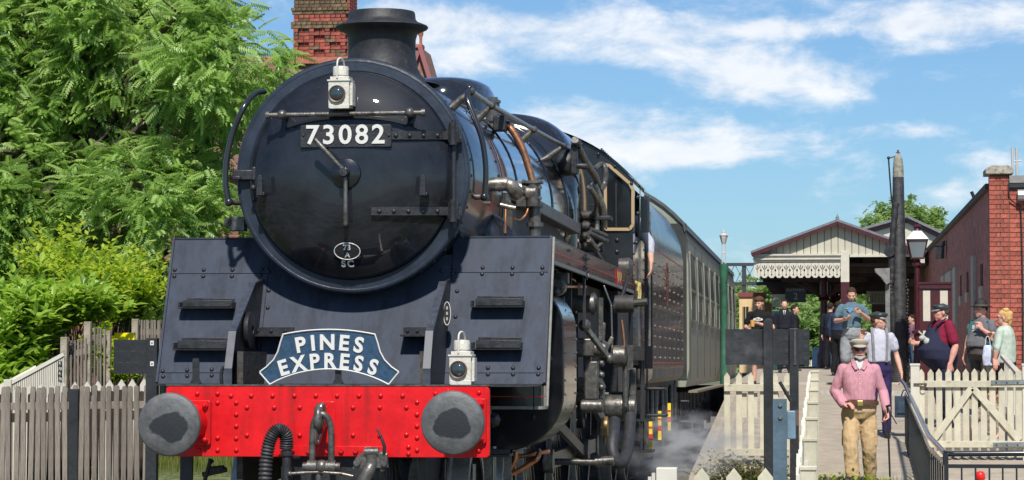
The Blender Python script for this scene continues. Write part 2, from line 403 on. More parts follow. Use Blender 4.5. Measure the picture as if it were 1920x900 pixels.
# clamp at the left, knob, hooks, crossbar
p = at(462, 327, 1.40); b = MB(); b.box(p + Vector((-.09, -.03, -.04)), p + Vector((.06, .02, .03))); b.box(p + Vector((-.09, -.055, -.042)), p + Vector((-.03, -.02, -.012))); b.box(p+Vector((.045,-.045,-.045)), p+Vector((.075,.0,.05))); b.build('door_stop', M['black'], loco, 30, bevel=.008)
p = dp(478, 353); b = MB(); b.tube([p, p + Vector((0, -.05, 0))], .009, 8); b.sphere(p + Vector((0, -.055, 0)), .022, 12, 8); b.build('knob', M['black'], door, 60)
for px in (493, 797):
    p = dp(px, 360); b = MB(); b.box(p + Vector((-.022, -.09, -.03)), p + Vector((.028, .01, -.008)))
    b.prism([(p.x-.024, p.z-.03), (p.x+.018, p.z-.03), (p.x+.018, p.z+.085), (p.x+.008, p.z+.108), (p.x-.008, p.z+.108), (p.x-.02, p.z+.085)], p.y-.105, p.y-.085)
    b.build('lamp_iron', M['black'], door, 30, bevel=.003)
b = MB(); l_ = at(502, 216, 1.19); r_ = at(794, 211, 1.19)
b.tube([l_, r_], .0165, 12)
for q in (l_, r_): b.tube([q + Vector((-.012, 0, 0)), q + Vector((.012, 0, 0))], .026, 12)
for px, py in ((529, 215), (768, 211)):
    q = at(px, py, 1.19); b.sphere(q, .034, 14, 9); b.tube([q, (q.x, door_y(px, py) + .01, q.z)], [.02, .028], 12)
b.build('lamp_rail', M['dsteel'], loco, 50)
# number plate
def rrect(x0, z0, x1, z1, r, n=4):
    out = []
    for cx, cz, a in ((x1-r, z1-r, 0), (x0+r, z1-r, 90), (x0+r, z0+r, 180), (x1-r, z0+r, 270)):
        for k in range(n + 1): t = R(a + 90*k/n); out.append((cx + r*math.cos(t), cz + r*math.sin(t)))
    return out
pc = at(648.5, 254, 1.203); a_ = at(563, 277, 1.203); e = at(734, 233, 1.203)
b = MB(); b.prism(rrect(a_.x, a_.z, e.x, e.z, .014), 1.203, 1.235); npl = b.build('number_plate', M['black'], loco, 30, bevel=.003)
tm = textmesh('73082', .185, .004, .0035, 1.22)
xs = [v.co.x for v in tm.vertices]; wt = max(xs) - min(xs); ys_ = [v.co.y for v in tm.vertices]; ht = max(ys_) - min(ys_)
tw = at(720, 254, 1.2).x - at(573, 254, 1.2).x; th = at(648, 236, 1.2).z - at(648, 273, 1.2).z
place_text('number', '73082', .185, frontal(Vector((pc.x - .004, 1.200, pc.z)), 0, tw/wt, th/ht), M['white'], npl, .004, .0035, 1.22)
for px in (569, 729):
    b = MB(); b.dome(at(px, 254, 1.201), .009, .006); b.build('screw', M['black'], npl, 60)
# shed plate, lying on the sloping lower part of the dish
sy = door_y(651, 471) - .014; c = at(651, 471, sy)
SPM = Matrix.Translation(c) @ Matrix.Rotation(R(21), 4, 'X')
def tilt(b, Mx): b.v = [Mx @ v for v in b.v]; return b
b = MB(); b.prism([(.092*math.cos(t), .063*math.sin(t)) for t in [2*math.pi*k/32 for k in range(32)]], 0, .012)
spl = tilt(b, SPM).build('shed_plate', M['black'], loco, 30)
b = MB(); prev = None
for k in range(33):
    t = 2*math.pi*k/32; q = Vector((.088*math.cos(t), -.001, .059*math.sin(t)))
    if prev is not None: b.tube([prev, q], .0035, 6, False)
    prev = q
tilt(b, SPM).build('plate_border', M['white'], spl, 60)
place_text('plate_number', '73', .052, SPM @ Matrix.Translation((0, -.003, .026)) @ FRONT, M['white'], spl, .002, .002)
place_text('plate_letter', 'A', .046, SPM @ Matrix.Translation((0, -.003, -.026)) @ FRONT, M['white'], spl, .002, .002)
sy = door_y(652, 495) - .012; q = at(652, 495, sy)
place_text('depot_letters', 'SC', .068, Matrix.Translation(q) @ Matrix.Rotation(R(30), 4, 'X') @ FRONT, M['white'], loco, .002, .002, 1.25)
# ---- chimney
cc = Vector((SX, 2.62, 0)); zt = 3.965; zb = SZ + RB - .06
b = MB()
b.lathe([(.42, zb+.0), (.33, zb+.035), (.285, zb+.075), (.262, zb+.12), (.248, zb+.2), (.243, zt-.30), (.246, zt-.2), (.258, zt-.158), (.295, zt-.138), (.328, zt-.124), (.337, zt-.112), (.330, zt-.102), (.30, zt-.09), (.264, zt-.076), (.246, zt-.055), (.241, zt-.012), (.236, zt), (.20, zt-.002), (.19, zt-.05), (.19, zt-.5)], cc, 'Z', 64)
b.build('chimney', M['chim'], loco, 50)
# ---- boiler barrel and firebox
def ellp(cx, cz, rx, rz, y, n=72, pw=1.0):
    out = []
    for k in range(n):
        t = 2*math.pi*k/n; c_, s_ = math.cos(t), math.sin(t)
        out.append(Vector((cx + rx*math.copysign(abs(c_)**pw, c_), y, cz + rz*math.copysign(abs(s_)**pw, s_))))
    return out
def loft(b, rings, cap=True):
    n = len(rings[0]); vs = [v for r in rings for v in r]
    fs = [(i*n + k, (i+1)*n + k, (i+1)*n + (k+1) % n, i*n + (k+1) % n) for i in range(len(rings)-1) for k in range(n)]
    if cap: fs += [tuple(range(n)), tuple(range(len(rings)*n - 1, (len(rings)-1)*n - 1, -1))]
    b.add(vs, fs)
b = MB(); loft(b, [ellp(SX, SZ, .775, .775, 3.24), ellp(SX, SZ+.01, .795, .795, 3.6), ellp(SX, SZ+.08, .905, .905, 7.9)], False)
barrel = b.build('boiler_barrel', M['boiler'], loco, 30)
for y in (3.30, 4.2, 5.1, 6.3, 7.4):
    f = max(0, (y - 3.6)/4.3); rr = .797 + .110*f; cz = SZ + .01 + .07*f; b = MB()
    b.lathe([(rr, -.022), (rr + .008, -.018), (rr + .008, .018), (rr, .022)], (SX, y, cz), 'Y', 72); b.build('boiler_band', M['boiler'], barrel, 40)
def fb(y, rx, top, bot, pw): 
    cz = (top + bot)/2; return ellp(SX, cz, rx, (top - bot)/2, y, 80, pw)
b = MB(); loft(b, [fb(7.84, .84, 3.60, 1.75, .78), fb(7.87, .89, 3.68, 1.7, .70), fb(7.96, .925, 3.74, 1.7, .62), fb(8.2, .935, 3.76, 1.7, .58), fb(9.6, .935, 3.76, 1.7, .55)])
firebox = b.build('firebox', M['boiler'], loco, 40)
b = MB()
for z in [2.0 + .12*k for k in range(12)]:
    for y in (8.0, 9.35): b.dome((SX + .936 - max(0, z-3.1)**2*.5, y, z), .013, .012, (1, 0, 0), 6)
b.build('stud', M['black'], firebox, 60, kind='stuff')
# dome
b = MB(); rings = []
for h, s_ in ((-.25, 1.12), (0, 1.0), (.10, .985), (.18, .95), (.235, .87), (.27, .72), (.288, .45), (.292, .1)):
    rings.append([Vector((SX + .40*s_*math.copysign(abs(math.cos(t))**.9, math.cos(t)), 6.1 + .72*s_*math.sin(t), 3.545 + h)) for t in [2*math.pi*k/48 for k in range(48)]])
n = 48; vs_ = [v for r in rings for v in r]
b.add(vs_, [(i*n + k, i*n + (k+1) % n, (i+1)*n + (k+1) % n, (i+1)*n + k) for i in range(len(rings)-1) for k in range(n)] + [tuple((len(rings)-1)*n + k for k in range(n))])
b.build('steam_dome', M['boiler'], loco, 60)
# safety valve box and small fittings on the boiler top
b = MB(); p = at(924, 200, 4.6); b.tube([p + Vector((0,0,-.2)), p + Vector((0, 0, .03))], .055, 12); b.tube([p + Vector((0,0,.03)), p + Vector((0, 0, .05))], .07, 6); b.tube([p + Vector((0,0,.05)), p + Vector((0, 0, .075))], .045, 6); b.build('blower_valve', M['dsteel'], loco, 40)
# ---- handrails round the smokebox front
def rod(name, pts, r, material=None, knobs=(), parent=None, kr=.03):
    b = MB(); b.tube(smooth_path(pts, 6), r, 10)
    for k in knobs: b.sphere(k, kr, 12, 8)
    return b.build(name, material or M['dsteel'], parent or loco, 60)
Y0 = 1.36
RAILB = mat('handrail_black', (.018,.019,.022), .25, coat=.5)
rod('handrail', [at(496, 172, 1.62), at(478, 176, 1.50), at(458, 200, Y0), at(437, 248, Y0), at(425, 300, Y0), at(423, 345, Y0), at(428, 376, Y0)], .020, RAILB, [at(429, 379, Y0)])
rod('handrail', [at(881, 166, 2.0), at(876, 184, 1.9), at(889, 220, 1.86), at(904, 262, 1.84), at(911, 315, 1.84), at(909, 366, 1.84)], .020, RAILB, [at(908, 369, 1.84), at(880, 166, 2.0)])
b = MB(); q = at(908, 369, 1.84); b.tube([q, q + Vector((-.11, .02, 0))], [.018, .024], 10); q = at(429, 379, Y0); b.tube([q, q + Vector((.07, .12, .0))], [.016, .02], 10); b.build('handrail_pillar', M['dsteel'], loco, 50)
# long handrail along the right of the boiler
def brr(y): f = max(0, (y-3.6)/4.3); return .786 + .074*f, SZ + .01 + .04*f
def on_rail(px, py, gap):
    best = None
    for i in range(400):
        y = 1.7 + i*.02; q = at(px, py, y); r_, cz_ = brr(y); d = abs(math.hypot(q.x-SX, q.z-cz_) - r_ - gap)
        if q.x > SX + .3 and (best is None or d < best[0]): best = (d, q)
    return best[1]
hr = [at(883, 171, 2.0), at(922, 198, 3.5), at(1001, 243, 6.0), at(1057, 274, 7.3), at(1073, 281, 7.6)]
b = MB(); b.tube(hr, .0195, 12)
b.build('boiler_handrail', M['bright'], loco, 50); b = MB()
for k, q in enumerate(hr[:4]):
    b.sphere(q, .032, 12, 8); f = max(0, (q.y-3.6)/4.3); rr = .80 + .11*f; c_ = Vector((SX, q.y, SZ + .01 + .07*f)); d = (q - c_).normalized(); b.tube([q, c_ + d*rr*.97], [.019, .036], 10)
b.build('handrail_pillars', M['dsteel'], loco, 50, kind='stuff')
def pipe(name, seq, r, material, parent=None, n=10):
    b = MB(); b.tube(smooth_path([at(*q) for q in seq], 6), r, n); return b.build(name, material, parent or loco, 60)
# ejector fittings, thick pipes to the cab
pipe('ejector_pipe', [(1078, 262, 7.2), (1096, 300, 7.7), (1116, 330, 8.3), (1121, 345, 8.6)], .033, M['dsteel'])
pipe('ejector_pipe', [(1114, 318, 8.6), (1128, 308, 8.7), (1135, 320, 8.7), (1133, 345, 8.7), (1124, 358, 8.6)], .028, M['dsteel'])
pipe('steam_pipe', [(1113, 345, 8.4), (1122, 368, 8.5), (1131, 395, 8.6), (1132, 425, 8.7)], .036, M['steel'])
pipe('steam_pipe', [(1106, 350, 8.2), (1119, 375, 8.5), (1119, 400, 8.6), (1119, 440, 8.6)], .026, M['steel'])
p = at(1062, 305, 7.5); b = MB(); b.lathe([(.001, -.09), (.07, -.075), (.115, -.03), (.12, .06), (.08, .1), (.001, .11)], p + Vector((.0, 0, 0)), 'Y', 20); b.build('whistle_valve', M['black'], loco, 50)
b = MB(); p = at(1077, 300, 7.3); b.box(p + Vector((-.03, -.05, -.13)), p + Vector((.03, .05, .12))); b.tube([p + Vector((-.03,0,.14)), p+Vector((.06,0,.14))], .045, 10); b.tube([p + Vector((-.02,-.02,-.05)), p+Vector((.12,-.02,-.06))], .03, 8); b.build('ejector_body', M['black'], loco, 35, bevel=.01)
# copper pipe and clack
pipe('copper_pipe', [(944, 230, 4.2), (960, 244, 4.2), (978, 275, 4.2), (990, 310, 4.2), (999, 342, 4.2)], .030, M['copper'])
p = at(938, 232, 4.15); b = MB(); b.box(p + Vector((-.05, -.06, -.06)), p + Vector((.05, .06, .06))); b.box(p + Vector((-.09, -.03, .01)), p + Vector((.08, .04, .03))); b.build('clack_box', M['black'], loco, 30, bevel=.012)
# injector / lubricator cluster
pipe('injector_pipe', [(926, 346, 2.9), (950, 345, 2.9), (961, 352, 2.9), (968, 362, 3.05)], .052, M['steel'], n=16)
pipe('injector_pipe', [(966, 350, 3.2), (985, 356, 3.2), (998, 366, 3.25)], .048, M['steel'], n=16)
b = MB()
p = at(1000, 362, 3.2); b.tube([p + Vector((-.05,0,.0)), p + Vector((.02,0,0))], .062, 14); b.tube([p + Vector((0,0,-.10)), p + Vector((0,0,.09))], .055, 12); b.box(p + Vector((-.08,-.06,.07)), p+Vector((.07,.06,.09)))
for dx in (-.065, .055):
    for dz in (-.04, .04, .085): b.tube([p+Vector((dx,-.075,dz)), p+Vector((dx,-.02,dz))], .014, 6)
b.build('clack_valve', M['dsteel'], loco, 40); b = MB(); p2 = at(949, 362, 2.9); b.tube([p2, p2 + Vector((0,0,-.05))], .03, 8); b.tube([p2 + Vector((0,0,-.05)), p2 + Vector((0,0,-.075))], .04, 6)
b.build('injector_valve', M['dsteel'], loco, 40)
pipe('drain_pipe', [(949, 375, 2.88), (948, 395, 2.86), (947, 420, 2.84), (947, 437, 2.84)], .009, M['copper'])
pipe('drain_pipe', [(992, 385, 3.2), (986, 402, 3.15), (975, 412, 3.1), (962, 410, 3.0)], .009, M['copper'])
pipe('stay_pipe', [(938, 384, 2.86), (955, 388, 2.86), (967, 390, 2.86)], .018, M['steel'])
p = at(1003, 400, 3.25); b = MB(); b.tube([p + Vector((0,0,.08)), p + Vector((0,0,-.36))], .042, 12); b.tube([p+Vector((0,0,.04)), p+Vector((0,0,.07))], .062, 8); b.tube([p+Vector((0,0,-.10)), p+Vector((0,0,-.07))], .062, 8); b.build('oil_column', M['dsteel'], loco, 40)
# steam pipe casing behind the plate, right and left
for s_ in (1, -1):
    b = MB(); b.tube(smooth_path([(SX + s_*.62, 3.0, SZ-.25), (SX + s_*.80, 3.0, SZ-.42), (SX + s_*.92, 3.0, 1.9)], 5), .16, 18); b.build('steam_pipe_casing', M['gloss'], loco, 60)
# bits left of the smokebox (crosshead of the other handrail)
p = at(437, 420, 1.7); b = MB(); b.box(p + Vector((-.02, -.04, -.05)), p + Vector((.09, .06, .05))); b.tube([p + Vector((-.03,-.05,.01)), p + Vector((-.03,.03,.01))], .028, 8); b.tube([p + Vector((-.03,-.065,.01)), p + Vector((-.03,-.05,.01))], .016, 6); b.build('oil_feed', M['dsteel'], loco, 35, bevel=.006)
# ---- saddle under the smokebox
b = MB(); b.box((SX - .55, 1.85, 1.2), (SX + .55, 3.1, SZ - .5)); b.build('saddle', M['black'], loco, 30)

# ---- sloping front plates
FX0, FX1 = SX - 1.32, SX + 1.32; ZT, ZB = 2.285, 1.285
def fy(z): return 1.33 + (z - ZB) * .45             # depth of the sloping plate at a height
def fp(px, py, off=0):
    y = 1.5
    for _ in range(4): p = at(px, py, y); y = fy(p.z) - off
    return at(px, py, y)
X1a, X2a = fp(498, 560).x, fp(843, 560).x
zs = fp(400, 513).z; zl = fp(400, 699).z
def slab(b, x0, x1, z0, z1, t=.014, lift=0):
    vs = []
    for z, o in ((z0, 0), (z1, 0)):
        vs += [(x0, fy(z) - lift, z), (x1, fy(z) - lift, z)]
    vs2 = [(x, y + t, z) for x, y, z in vs]
    b.add(vs + vs2, [(0,1,3,2),(5,4,6,7),(0,4,5,1),(2,3,7,6),(0,2,6,4),(1,5,7,3)])
g = .0022
for x0, x1, lab in ((FX0, X1a - g, None), (X2a + g, FX1, None)):
    b = MB(); slab(b, x0, x1, zs + g, ZT); b.build('front_plate', M['satin'], loco, 20)
    b = MB(); slab(b, x0, x1, zl + g, zs - g); b.build('front_plate', M['satin'], loco, 20)
    b = MB(); slab(b, x0, x1, ZB, zl - g); b.build('front_plate', M['satin'], loco, 20)
b = MB(); slab(b, X1a + g, X2a - g, ZB, ZT - .12); b.build('front_plate', M['satin'], loco, 20)
b = MB(); b.add([(FX0+.03, fy(ZB)+.02, ZB), (FX1-.03, fy(ZB)+.02, ZB), (FX1-.03, fy(ZT-.14)+.02, ZT-.14), (FX0+.03, fy(ZT-.14)+.02, ZT-.14)], [(0,1,2,3)]); b.build('plate_backing', M['black'], loco, 0)
b = MB()
for x in (FX0, FX1):       # thin side edge returns
    vs = [(x, fy(ZB), ZB), (x, fy(ZT), ZT)]; b.bar(Vector(vs[0]) + Vector((0, .01, 0)), Vector(vs[1]) + Vector((0, .01, 0)), .016, .05)
b.bar((FX0, fy(ZT)+.008, ZT+.004), (SX-.82+.1, fy(ZT)+.008, ZT+.004), .03, .012); b.bar((SX+.72, fy(ZT)+.008, ZT+.004), (FX1, fy(ZT)+.008, ZT+.004), .03, .012)
b.build('plate_edging', M['satin'], loco, 30)
def bolts(lst, r=.014, material=None, name='bolt_head', off=0, h=.014):
    base = None
    for px, py in lst:
        p = fp(px, py, off)
        if base is None:
            b = MB(); b.dome(p, r, h, (0, -1, .45), 8); base = b.build(name, material or M['black'], loco, 60); base_w = WL[base].copy(); p0 = p
        else: clone(base, base_w + (p - p0))
bolts([(328,506),(382,506),(436,506),(490,505),(327,518),(381,518),(435,518),(488,517),(504,510),(504,545),(502,577),
       (297,687),(305,696),(306,706),(351,694),(351,705),(397,693),(397,704),
       (850,502),(905,502),(961,502),(1017,502),(849,513),(904,514),(960,514),(1016,513),(828,508),(826,542),(857,546),(854,594),
       (915,690),(962,690),(1010,690),(915,702),(962,702),(1009,702)], .0155)
# lamp brackets / footsteps on the plates
def footstep(px0, px1, py0, py1, tread=.11):
    a_ = fp(px0, py1); e = fp(px1, py1); h = at(px0, py0, a_.y).z - a_.z
    b = MB(); y = a_.y
    b.box((a_.x, y - tread, a_.z - .012), (e.x, y + .02, a_.z)); b.box((a_.x + .03, y - .012 + h*.45, a_.z), (e.x - .01, y + .004 + h*.45, a_.z + h))
    b.box((a_.x + .035, y - tread - .006, a_.z), (e.x - .004, y - tread + .004, a_.z + h*.72))
    for x in (a_.x, e.x - .012): b.box((x, y - tread, a_.z), (x + .012, y + .02, a_.z + h*.55))
    st = b.build('footstep', M['black'], loco, 30, bevel=.003)
footstep(341, 442, 559, 576); footstep(331, 433, 633, 654); footstep(886, 984, 555, 574); footstep(887, 980, 632, 653)
# gussets
def gusset(pts, th, yb):
    ps = []
    for px, py, Y in pts: q = at(px, py, Y); ps.append(q)
    b = MB(); n = len(ps); vs = ps + [q + Vector((th, 0, 0)) for q in ps]
    b.add(vs, [tuple(range(n)), tuple(range(2*n-1, n-1, -1))] + [(i, i+n, (i+1) % n + n, (i+1) % n) for i in range(n)]); return b
for s_, edge, top in ((-1, 425, 489), (1, 797, 838)):
    q0 = at(edge, 721, .62); x = q0.x
    zt_ = 2.0
    poly = [(.62, ZB), (.62, ZB + .10), (.74, ZB + .34), (1.33, zt_ - .04), (fy(zt_), zt_), (fy(ZB) , ZB)]
    b = MB(); b.prism(poly, x, x + .022, 'X'); gs = b.build('frame_gusset', M['black'], loco, 30, bevel=.003)
    b = MB(); b.bar((x+.011, .615, ZB+.0), (x+.011, .615, ZB+.10), .05, .014, (0,1,0)); b.bar((x+.011, .615, ZB+.10), (x+.011, .735, ZB+.345), .05, .014); b.bar((x+.011, .735, ZB+.345), (x+.011, 1.33, zt_-.035), .05, .014)
    b.build('gusset_flange', mat('gusset_edge_grey', (.045,.052,.068), .42, var=.3, vscale=14), gs, 30)
    if s_ < 0:
        b = MB(); b.lathe([(.115, 0), (.12, .012), (.12, .03), (.05, .04), (.03, .04), (.03, .0)], (x + .03, 1.08, ZB + .36), 'X', 28); b.build('gusset_boss', M['black'], gs, 40)
# small angle brackets
for px0, px1 in ((472, 551), (757, 812)):
    a_ = fp(px0, 629); e = fp(px1, 629); b = MB(); b.box((a_.x, a_.y - .16, a_.z - .008), (e.x, a_.y + .02, a_.z + .004)); b.box((a_.x, a_.y - .02, a_.z), (e.x, a_.y + .03, a_.z + .055))
    for k in range(3): b.dome((a_.x + (e.x - a_.x)*(.15 + .33*k), a_.y - .02, a_.z + .03), .013, .012)
    b.build('angle_bracket', M['black'], loco, 30)
# oval works plate on the right gusset
p = at(839, 588, 1.33); b = MB(); 
ov = [(p.x + .026*math.cos(t), p.z + .082*math.sin(t)) for t in [2*math.pi*k/28 for k in range(28)]]
b.prism(ov, p.y - .02, p.y + .0); wp = b.build('works_plate', M['black'], loco, 30)
b = MB(); prev = None
for k in range(29):
    t = 2*math.pi*k/28; q = Vector((p.x + .024*math.cos(t), p.y - .021, p.z + .078*math.sin(t)))
    if prev is not None: b.tube([prev, q], .003, 5, False)
    prev = q
b.build('plate_border', M['white'], wp, 60)
for z in (.036, 0, -.036): place_text('plate_digit', '8', .03, frontal(p + Vector((0, -.022, z))), M['white'], wp, .001)
# front shelf and lamp irons on it
b = MB(); b.box((SX - 1.03 - .02, .56, ZB - .013), (SX + 1.30, 1.36, ZB)); b.box((FX0, 1.20, ZB - .012), (SX-1.05, 1.36, ZB)); b.build('front_shelf', M['black'], loco, 30)
for px, w, hgt in ((367, .022, .17), (634, .02, .10)):
    q = at(px, 720, .66); b = MB(); b.prism([(q.x-w-.02, ZB), (q.x+w+.02, ZB), (q.x+w, ZB+.04), (q.x+w, ZB+hgt-.01), (q.x+w*.6, ZB+hgt), (q.x-w*.6, ZB+hgt), (q.x-w, ZB+hgt-.01), (q.x-w, ZB+.04)], .655, .668); b.box((q.x-w-.01,.63,ZB),(q.x+w+.01,.70,ZB+.012)); b.build('lamp_iron', M['black'], loco, 30)
b = MB(); q = at(427, 700, .8)
b.tube(smooth_path([(q.x-.04, .8, ZB), (q.x-.04, .8, ZB+.09), (q.x-.0, .8, ZB+.12), (q.x+.02, .8, ZB+.09)], 5), .012, 8); b.build('hook', M['black'], loco, 60)
# ---- dropped front valance (black, red line, pale edge)
def strip(b, path, z0, z1, t):
    for a_, e in zip(path[:-1], path[1:]):
        a_ = Vector(a_); e = Vector(e); nrm = (e - a_).cross(Vector((0, 0, 1))).normalized()
        b.add([(*(a_.xy), z0), (*(e.xy), z0), (*(e.xy), z1), (*(a_.xy), z1), (*((a_+nrm*t).xy), z0), (*((e+nrm*t).xy), z0), (*((e+nrm*t).xy), z1), (*((a_+nrm*t).xy), z1)],
              [(0,3,2,1),(4,5,6,7),(3,7,6,2),(0,1,5,4),(0,4,7,3),(1,2,6,5)])
for s_ in (1, -1):
    x0 = SX + s_*.95; x1 = SX + s_*1.30
    path = [(x0, 1.30, 0), (x1 - s_*.05, 1.30, 0), (x1 - s_*.015, 1.32, 0), (x1, 1.36, 0), (x1, 1.55, 0)]
    if s_ < 0: path = path[::-1]
    b = MB(); strip(b, path, 1.135, ZB - .014, -.012 if 0 else .0121); v = b.build('drop_valance', M['gloss'], loco, 40)
    pth = [(p_[0], p_[1], 0) for p_ in path]
    b = MB(); strip(b, path, 1.198, 1.204, .0150); b.build('red_line', M['lining'], v, 40)
    b = MB(); strip(b, path, 1.116, 1.137, .020); b.build('edge_beading', M['greyline'], v, 40)
b = MB()   # pale vertical edge between dropped valance and plate side
b.bar((SX+1.30+.01, 1.57, 1.13), (FX1+.012, fy(ZT)+.03, ZT), .022, .03); b.build('side_beading', M['greyline'], loco, 30)

# ---- buffer beam
BY = .55
bx0, bx1 = at(311, 790, BY).x, at(918, 790, BY).x; bz0, bz1 = at(600, 857, BY).z, at(600, 724, BY).z
b = MB(); b.prism(rrect(bx0, bz0, bx1, bz1, .028), BY, BY + .03); beam = b.build('buffer_beam', M['red'], loco, 30, bevel=.003)
b = MB(); b.box((bx0+.01, BY+.031, bz0+.01), (bx1-.01, BY+.12, bz1-.01)); b.build('beam_backing', M['black'], beam, 30)
b = MB(); b.box((bx0, BY-.004, bz1+.001), (bx1, BY+.10, bz1+.010)); b.build('beam_edge', M['dsteel'], beam, 30)
rl = [(370,738),(408,738),(433,742),(443,755),(443,777),(443,799),(443,822),(443,844),(471,742),(511,742),(552,742),(592,742),(632,742),(673,742),(714,742),(755,742),
      (463,764),(514,764),(562,764),(612,764),(662,764),(712,764),(762,764),(463,816),(562,816),(662,816),(712,817),(762,815),(408,755),(408,821),(408,844),(373,844),
      (782,754),(782,777),(782,799),(782,821),(782,844),(898,736),(817,738),(766,838),(766,851),(898,758),(898,845),(840,733)]
b = MB(); q = at(*rl[0], BY - .0005); b.dome(q, .0158, .0125, (0, -1, 0), 10); rv = b.build('rivet', M['red'], beam, 60); rv0 = WL[rv].copy()
for t in rl[1:]: clone(rv, rv0 + (at(*t, BY - .0005) - q))
# drawhook plate, lower angle
a_ = at(592, 838, BY-.012); e = at(628, 753, BY-.012); b = MB(); b.box((a_.x, BY-.011, a_.z), (e.x, BY, e.z)); b.build('hook_plate', M['red'], beam, 30, bevel=.002)
a_ = at(541, 858, BY-.012); e = at(721, 837, BY-.012); b = MB(); b.box((a_.x, BY-.012, a_.z+.01), (e.x, BY-.001, e.z)); lb = b.build('lower_angle', M['red'], beam, 30, bevel=.002)
for px in (548, 579, 614, 640, 667, 693):
    b = MB(); q = at(px, 845, BY-.012); b.tube([q, q+Vector((0,-.016,0))], .017, 6); b.build('bolt_head', M['red'], lb, 30)
a_ = at(541, 905, .62); e = at(700, 858, .62); b = MB(); b.box((a_.x, .60, a_.z-.25), (e.x, .63, e.z)); 
b.build('lower_stretcher', M['black'], loco, 30)
# ---- buffers
for k, (px, py) in enumerate(((316, 796), (848, 793))):
    c = at(px, py, 0); cx, cz = c.x, c.z
    b = MB(); s_ = .118; b.prism(rrect(cx-s_*1.22, cz-s_*1.22, cx+s_*1.22, cz+s_*1.22, .02), BY-.028, BY-.001); bp = b.build('buffer_base', M['red'], beam, 30, bevel=.004)
    for dx in (-1, 1):
        for dz in (-1, 1):
            b = MB(); b.tube([(cx+dx*.11, BY-.05, cz+dz*.11), (cx+dx*.11, BY-.028, cz+dz*.11)], .02, 6); b.dome((cx+dx*.11, BY-.05, cz+dz*.11), .014, .018); b.build('bolt_head', M['red'], bp, 30)
    b = MB(); b.lathe([(.125, BY-.028), (.118, BY-.06), (.110, BY-.14), (.096, BY-.26), (.092, BY-.31), (.094, BY-.33), (.088, BY-.335)], (cx, 0, cz), 'Y', 36); b.build('buffer_housing', M['red'], beam, 50)
    b = MB(); b.lathe([(.066, BY-.31), (.066, .06), (.09, .045)], (cx, 0, cz), 'Y', 24); b.build('buffer_stem', M['dsteel'], beam, 50)
    b = MB(); b.lathe([(.001, -.012), (.08, -.010), (.15, -.004), (.188, .004), (.197, .010), (.199, .020), (.199, .034), (.190, .040), (.07, .055)], (cx, 0, cz), 'Y', 64)
    b.build('buffer_head', M['buffer'], beam, 50)
# ---- drawhook and screw coupling
hp = at(607, 785, BY)
b = MB()
cen = Vector((hp.x, .47, hp.z-.01))
hook = [(cen + Vector((0, .085, -.02))), cen + Vector((0, .02, -.03)), cen + Vector((0,-.06,-.055)), cen + Vector((0,-.115,-.02)), cen + Vector((0,-.11,.045)), cen + Vector((0,-.065,.082)), cen + Vector((0,-.035,.07))]
b.tube(smooth_path(hook, 5), [.032]*31 if False else .030, 12); b.build('drawhook', M['dsteel'], beam, 60)
b = MB(); q = at(599, 795, .40)
ring = []
for k in range(25):
    t = 2*math.pi*k/24; ring.append(q + Vector((.012*math.cos(t)+.02*math.sin(t), .035*math.cos(t), .125*math.sin(t))))
b.tube(ring, .016, 10, False); b.build('coupling_link', M['bright'], beam, 60)
b = MB()
xa, xb = at(586, 800, .37).x, at(621, 800, .37).x
zt2, zb2 = at(600, 785, .37).z, at(600, 875, .37).z
b.tube(smooth_path([(xa, .37, zb2), (xa-.002, .37, (zt2+zb2)/2), (xa+.01, .37, zt2-.02), ((xa+xb)/2, .36, zt2+.03), (xb-.01, .37, zt2-.02), (xb+.002, .37, (zt2+zb2)/2), (xb, .37, zb2)], 6), .021, 12)
for x in (xa, xb): b.tube([(x-.03, .37, zb2), (x+.03, .37, zb2)], .040, 12)
b.tube([(xa-.06, .37, zb2), (xb+.06, .37, zb2)], .026, 12); b.tube([((xa+xb)/2-.02, .37, zb2), ((xa+xb)/2-.02, .37, zb2-.32)], .020, 10); b.sphere(((xa+xb)/2, .37, zb2), .045, 12, 8)
b.build('screw_coupling', M['dsteel'], beam, 50)
b = MB(); b.tube([at(543, 888, .35), at(572, 886, .35), at(600, 885, .35), at(640, 888, .35), at(662, 893, .35)], .009, 8); b.sphere(at(543, 888, .35), .015); b.build('tommy_bar', M['steel'], beam, 50)
# ---- vacuum hose
pts = smooth_path([at(537, 840, .40), at(536, 815, .38), at(522, 806, .36), at(508, 822, .34), at(500, 856, .33), at(497, 905, .33), at(497, 960, .34)], 26)
rs = [.041 + .0055*math.cos(i*2*math.pi/4.2) for i in range(len(pts))]
b = MB(); b.tube(pts, rs, 16); b.build('vacuum_hose', M['rubber'], beam, 80)
p = at(538, 845, .40); b = MB(); b.tube([p + Vector((0, 0, .09)), p + Vector((0,0,-.45))], .030, 14); b.tube([p + Vector((0,0,0)), p + Vector((0,0,-.03))], .042, 12); b.tube([p + Vector((0,0,-.10)), p + Vector((0,0,-.40))], .038, 12); b.tube([p+Vector((0,0,-.05)), p+Vector((.05,.1,-.05))], .02, 8); b.build('standpipe', M['black'], beam, 50)
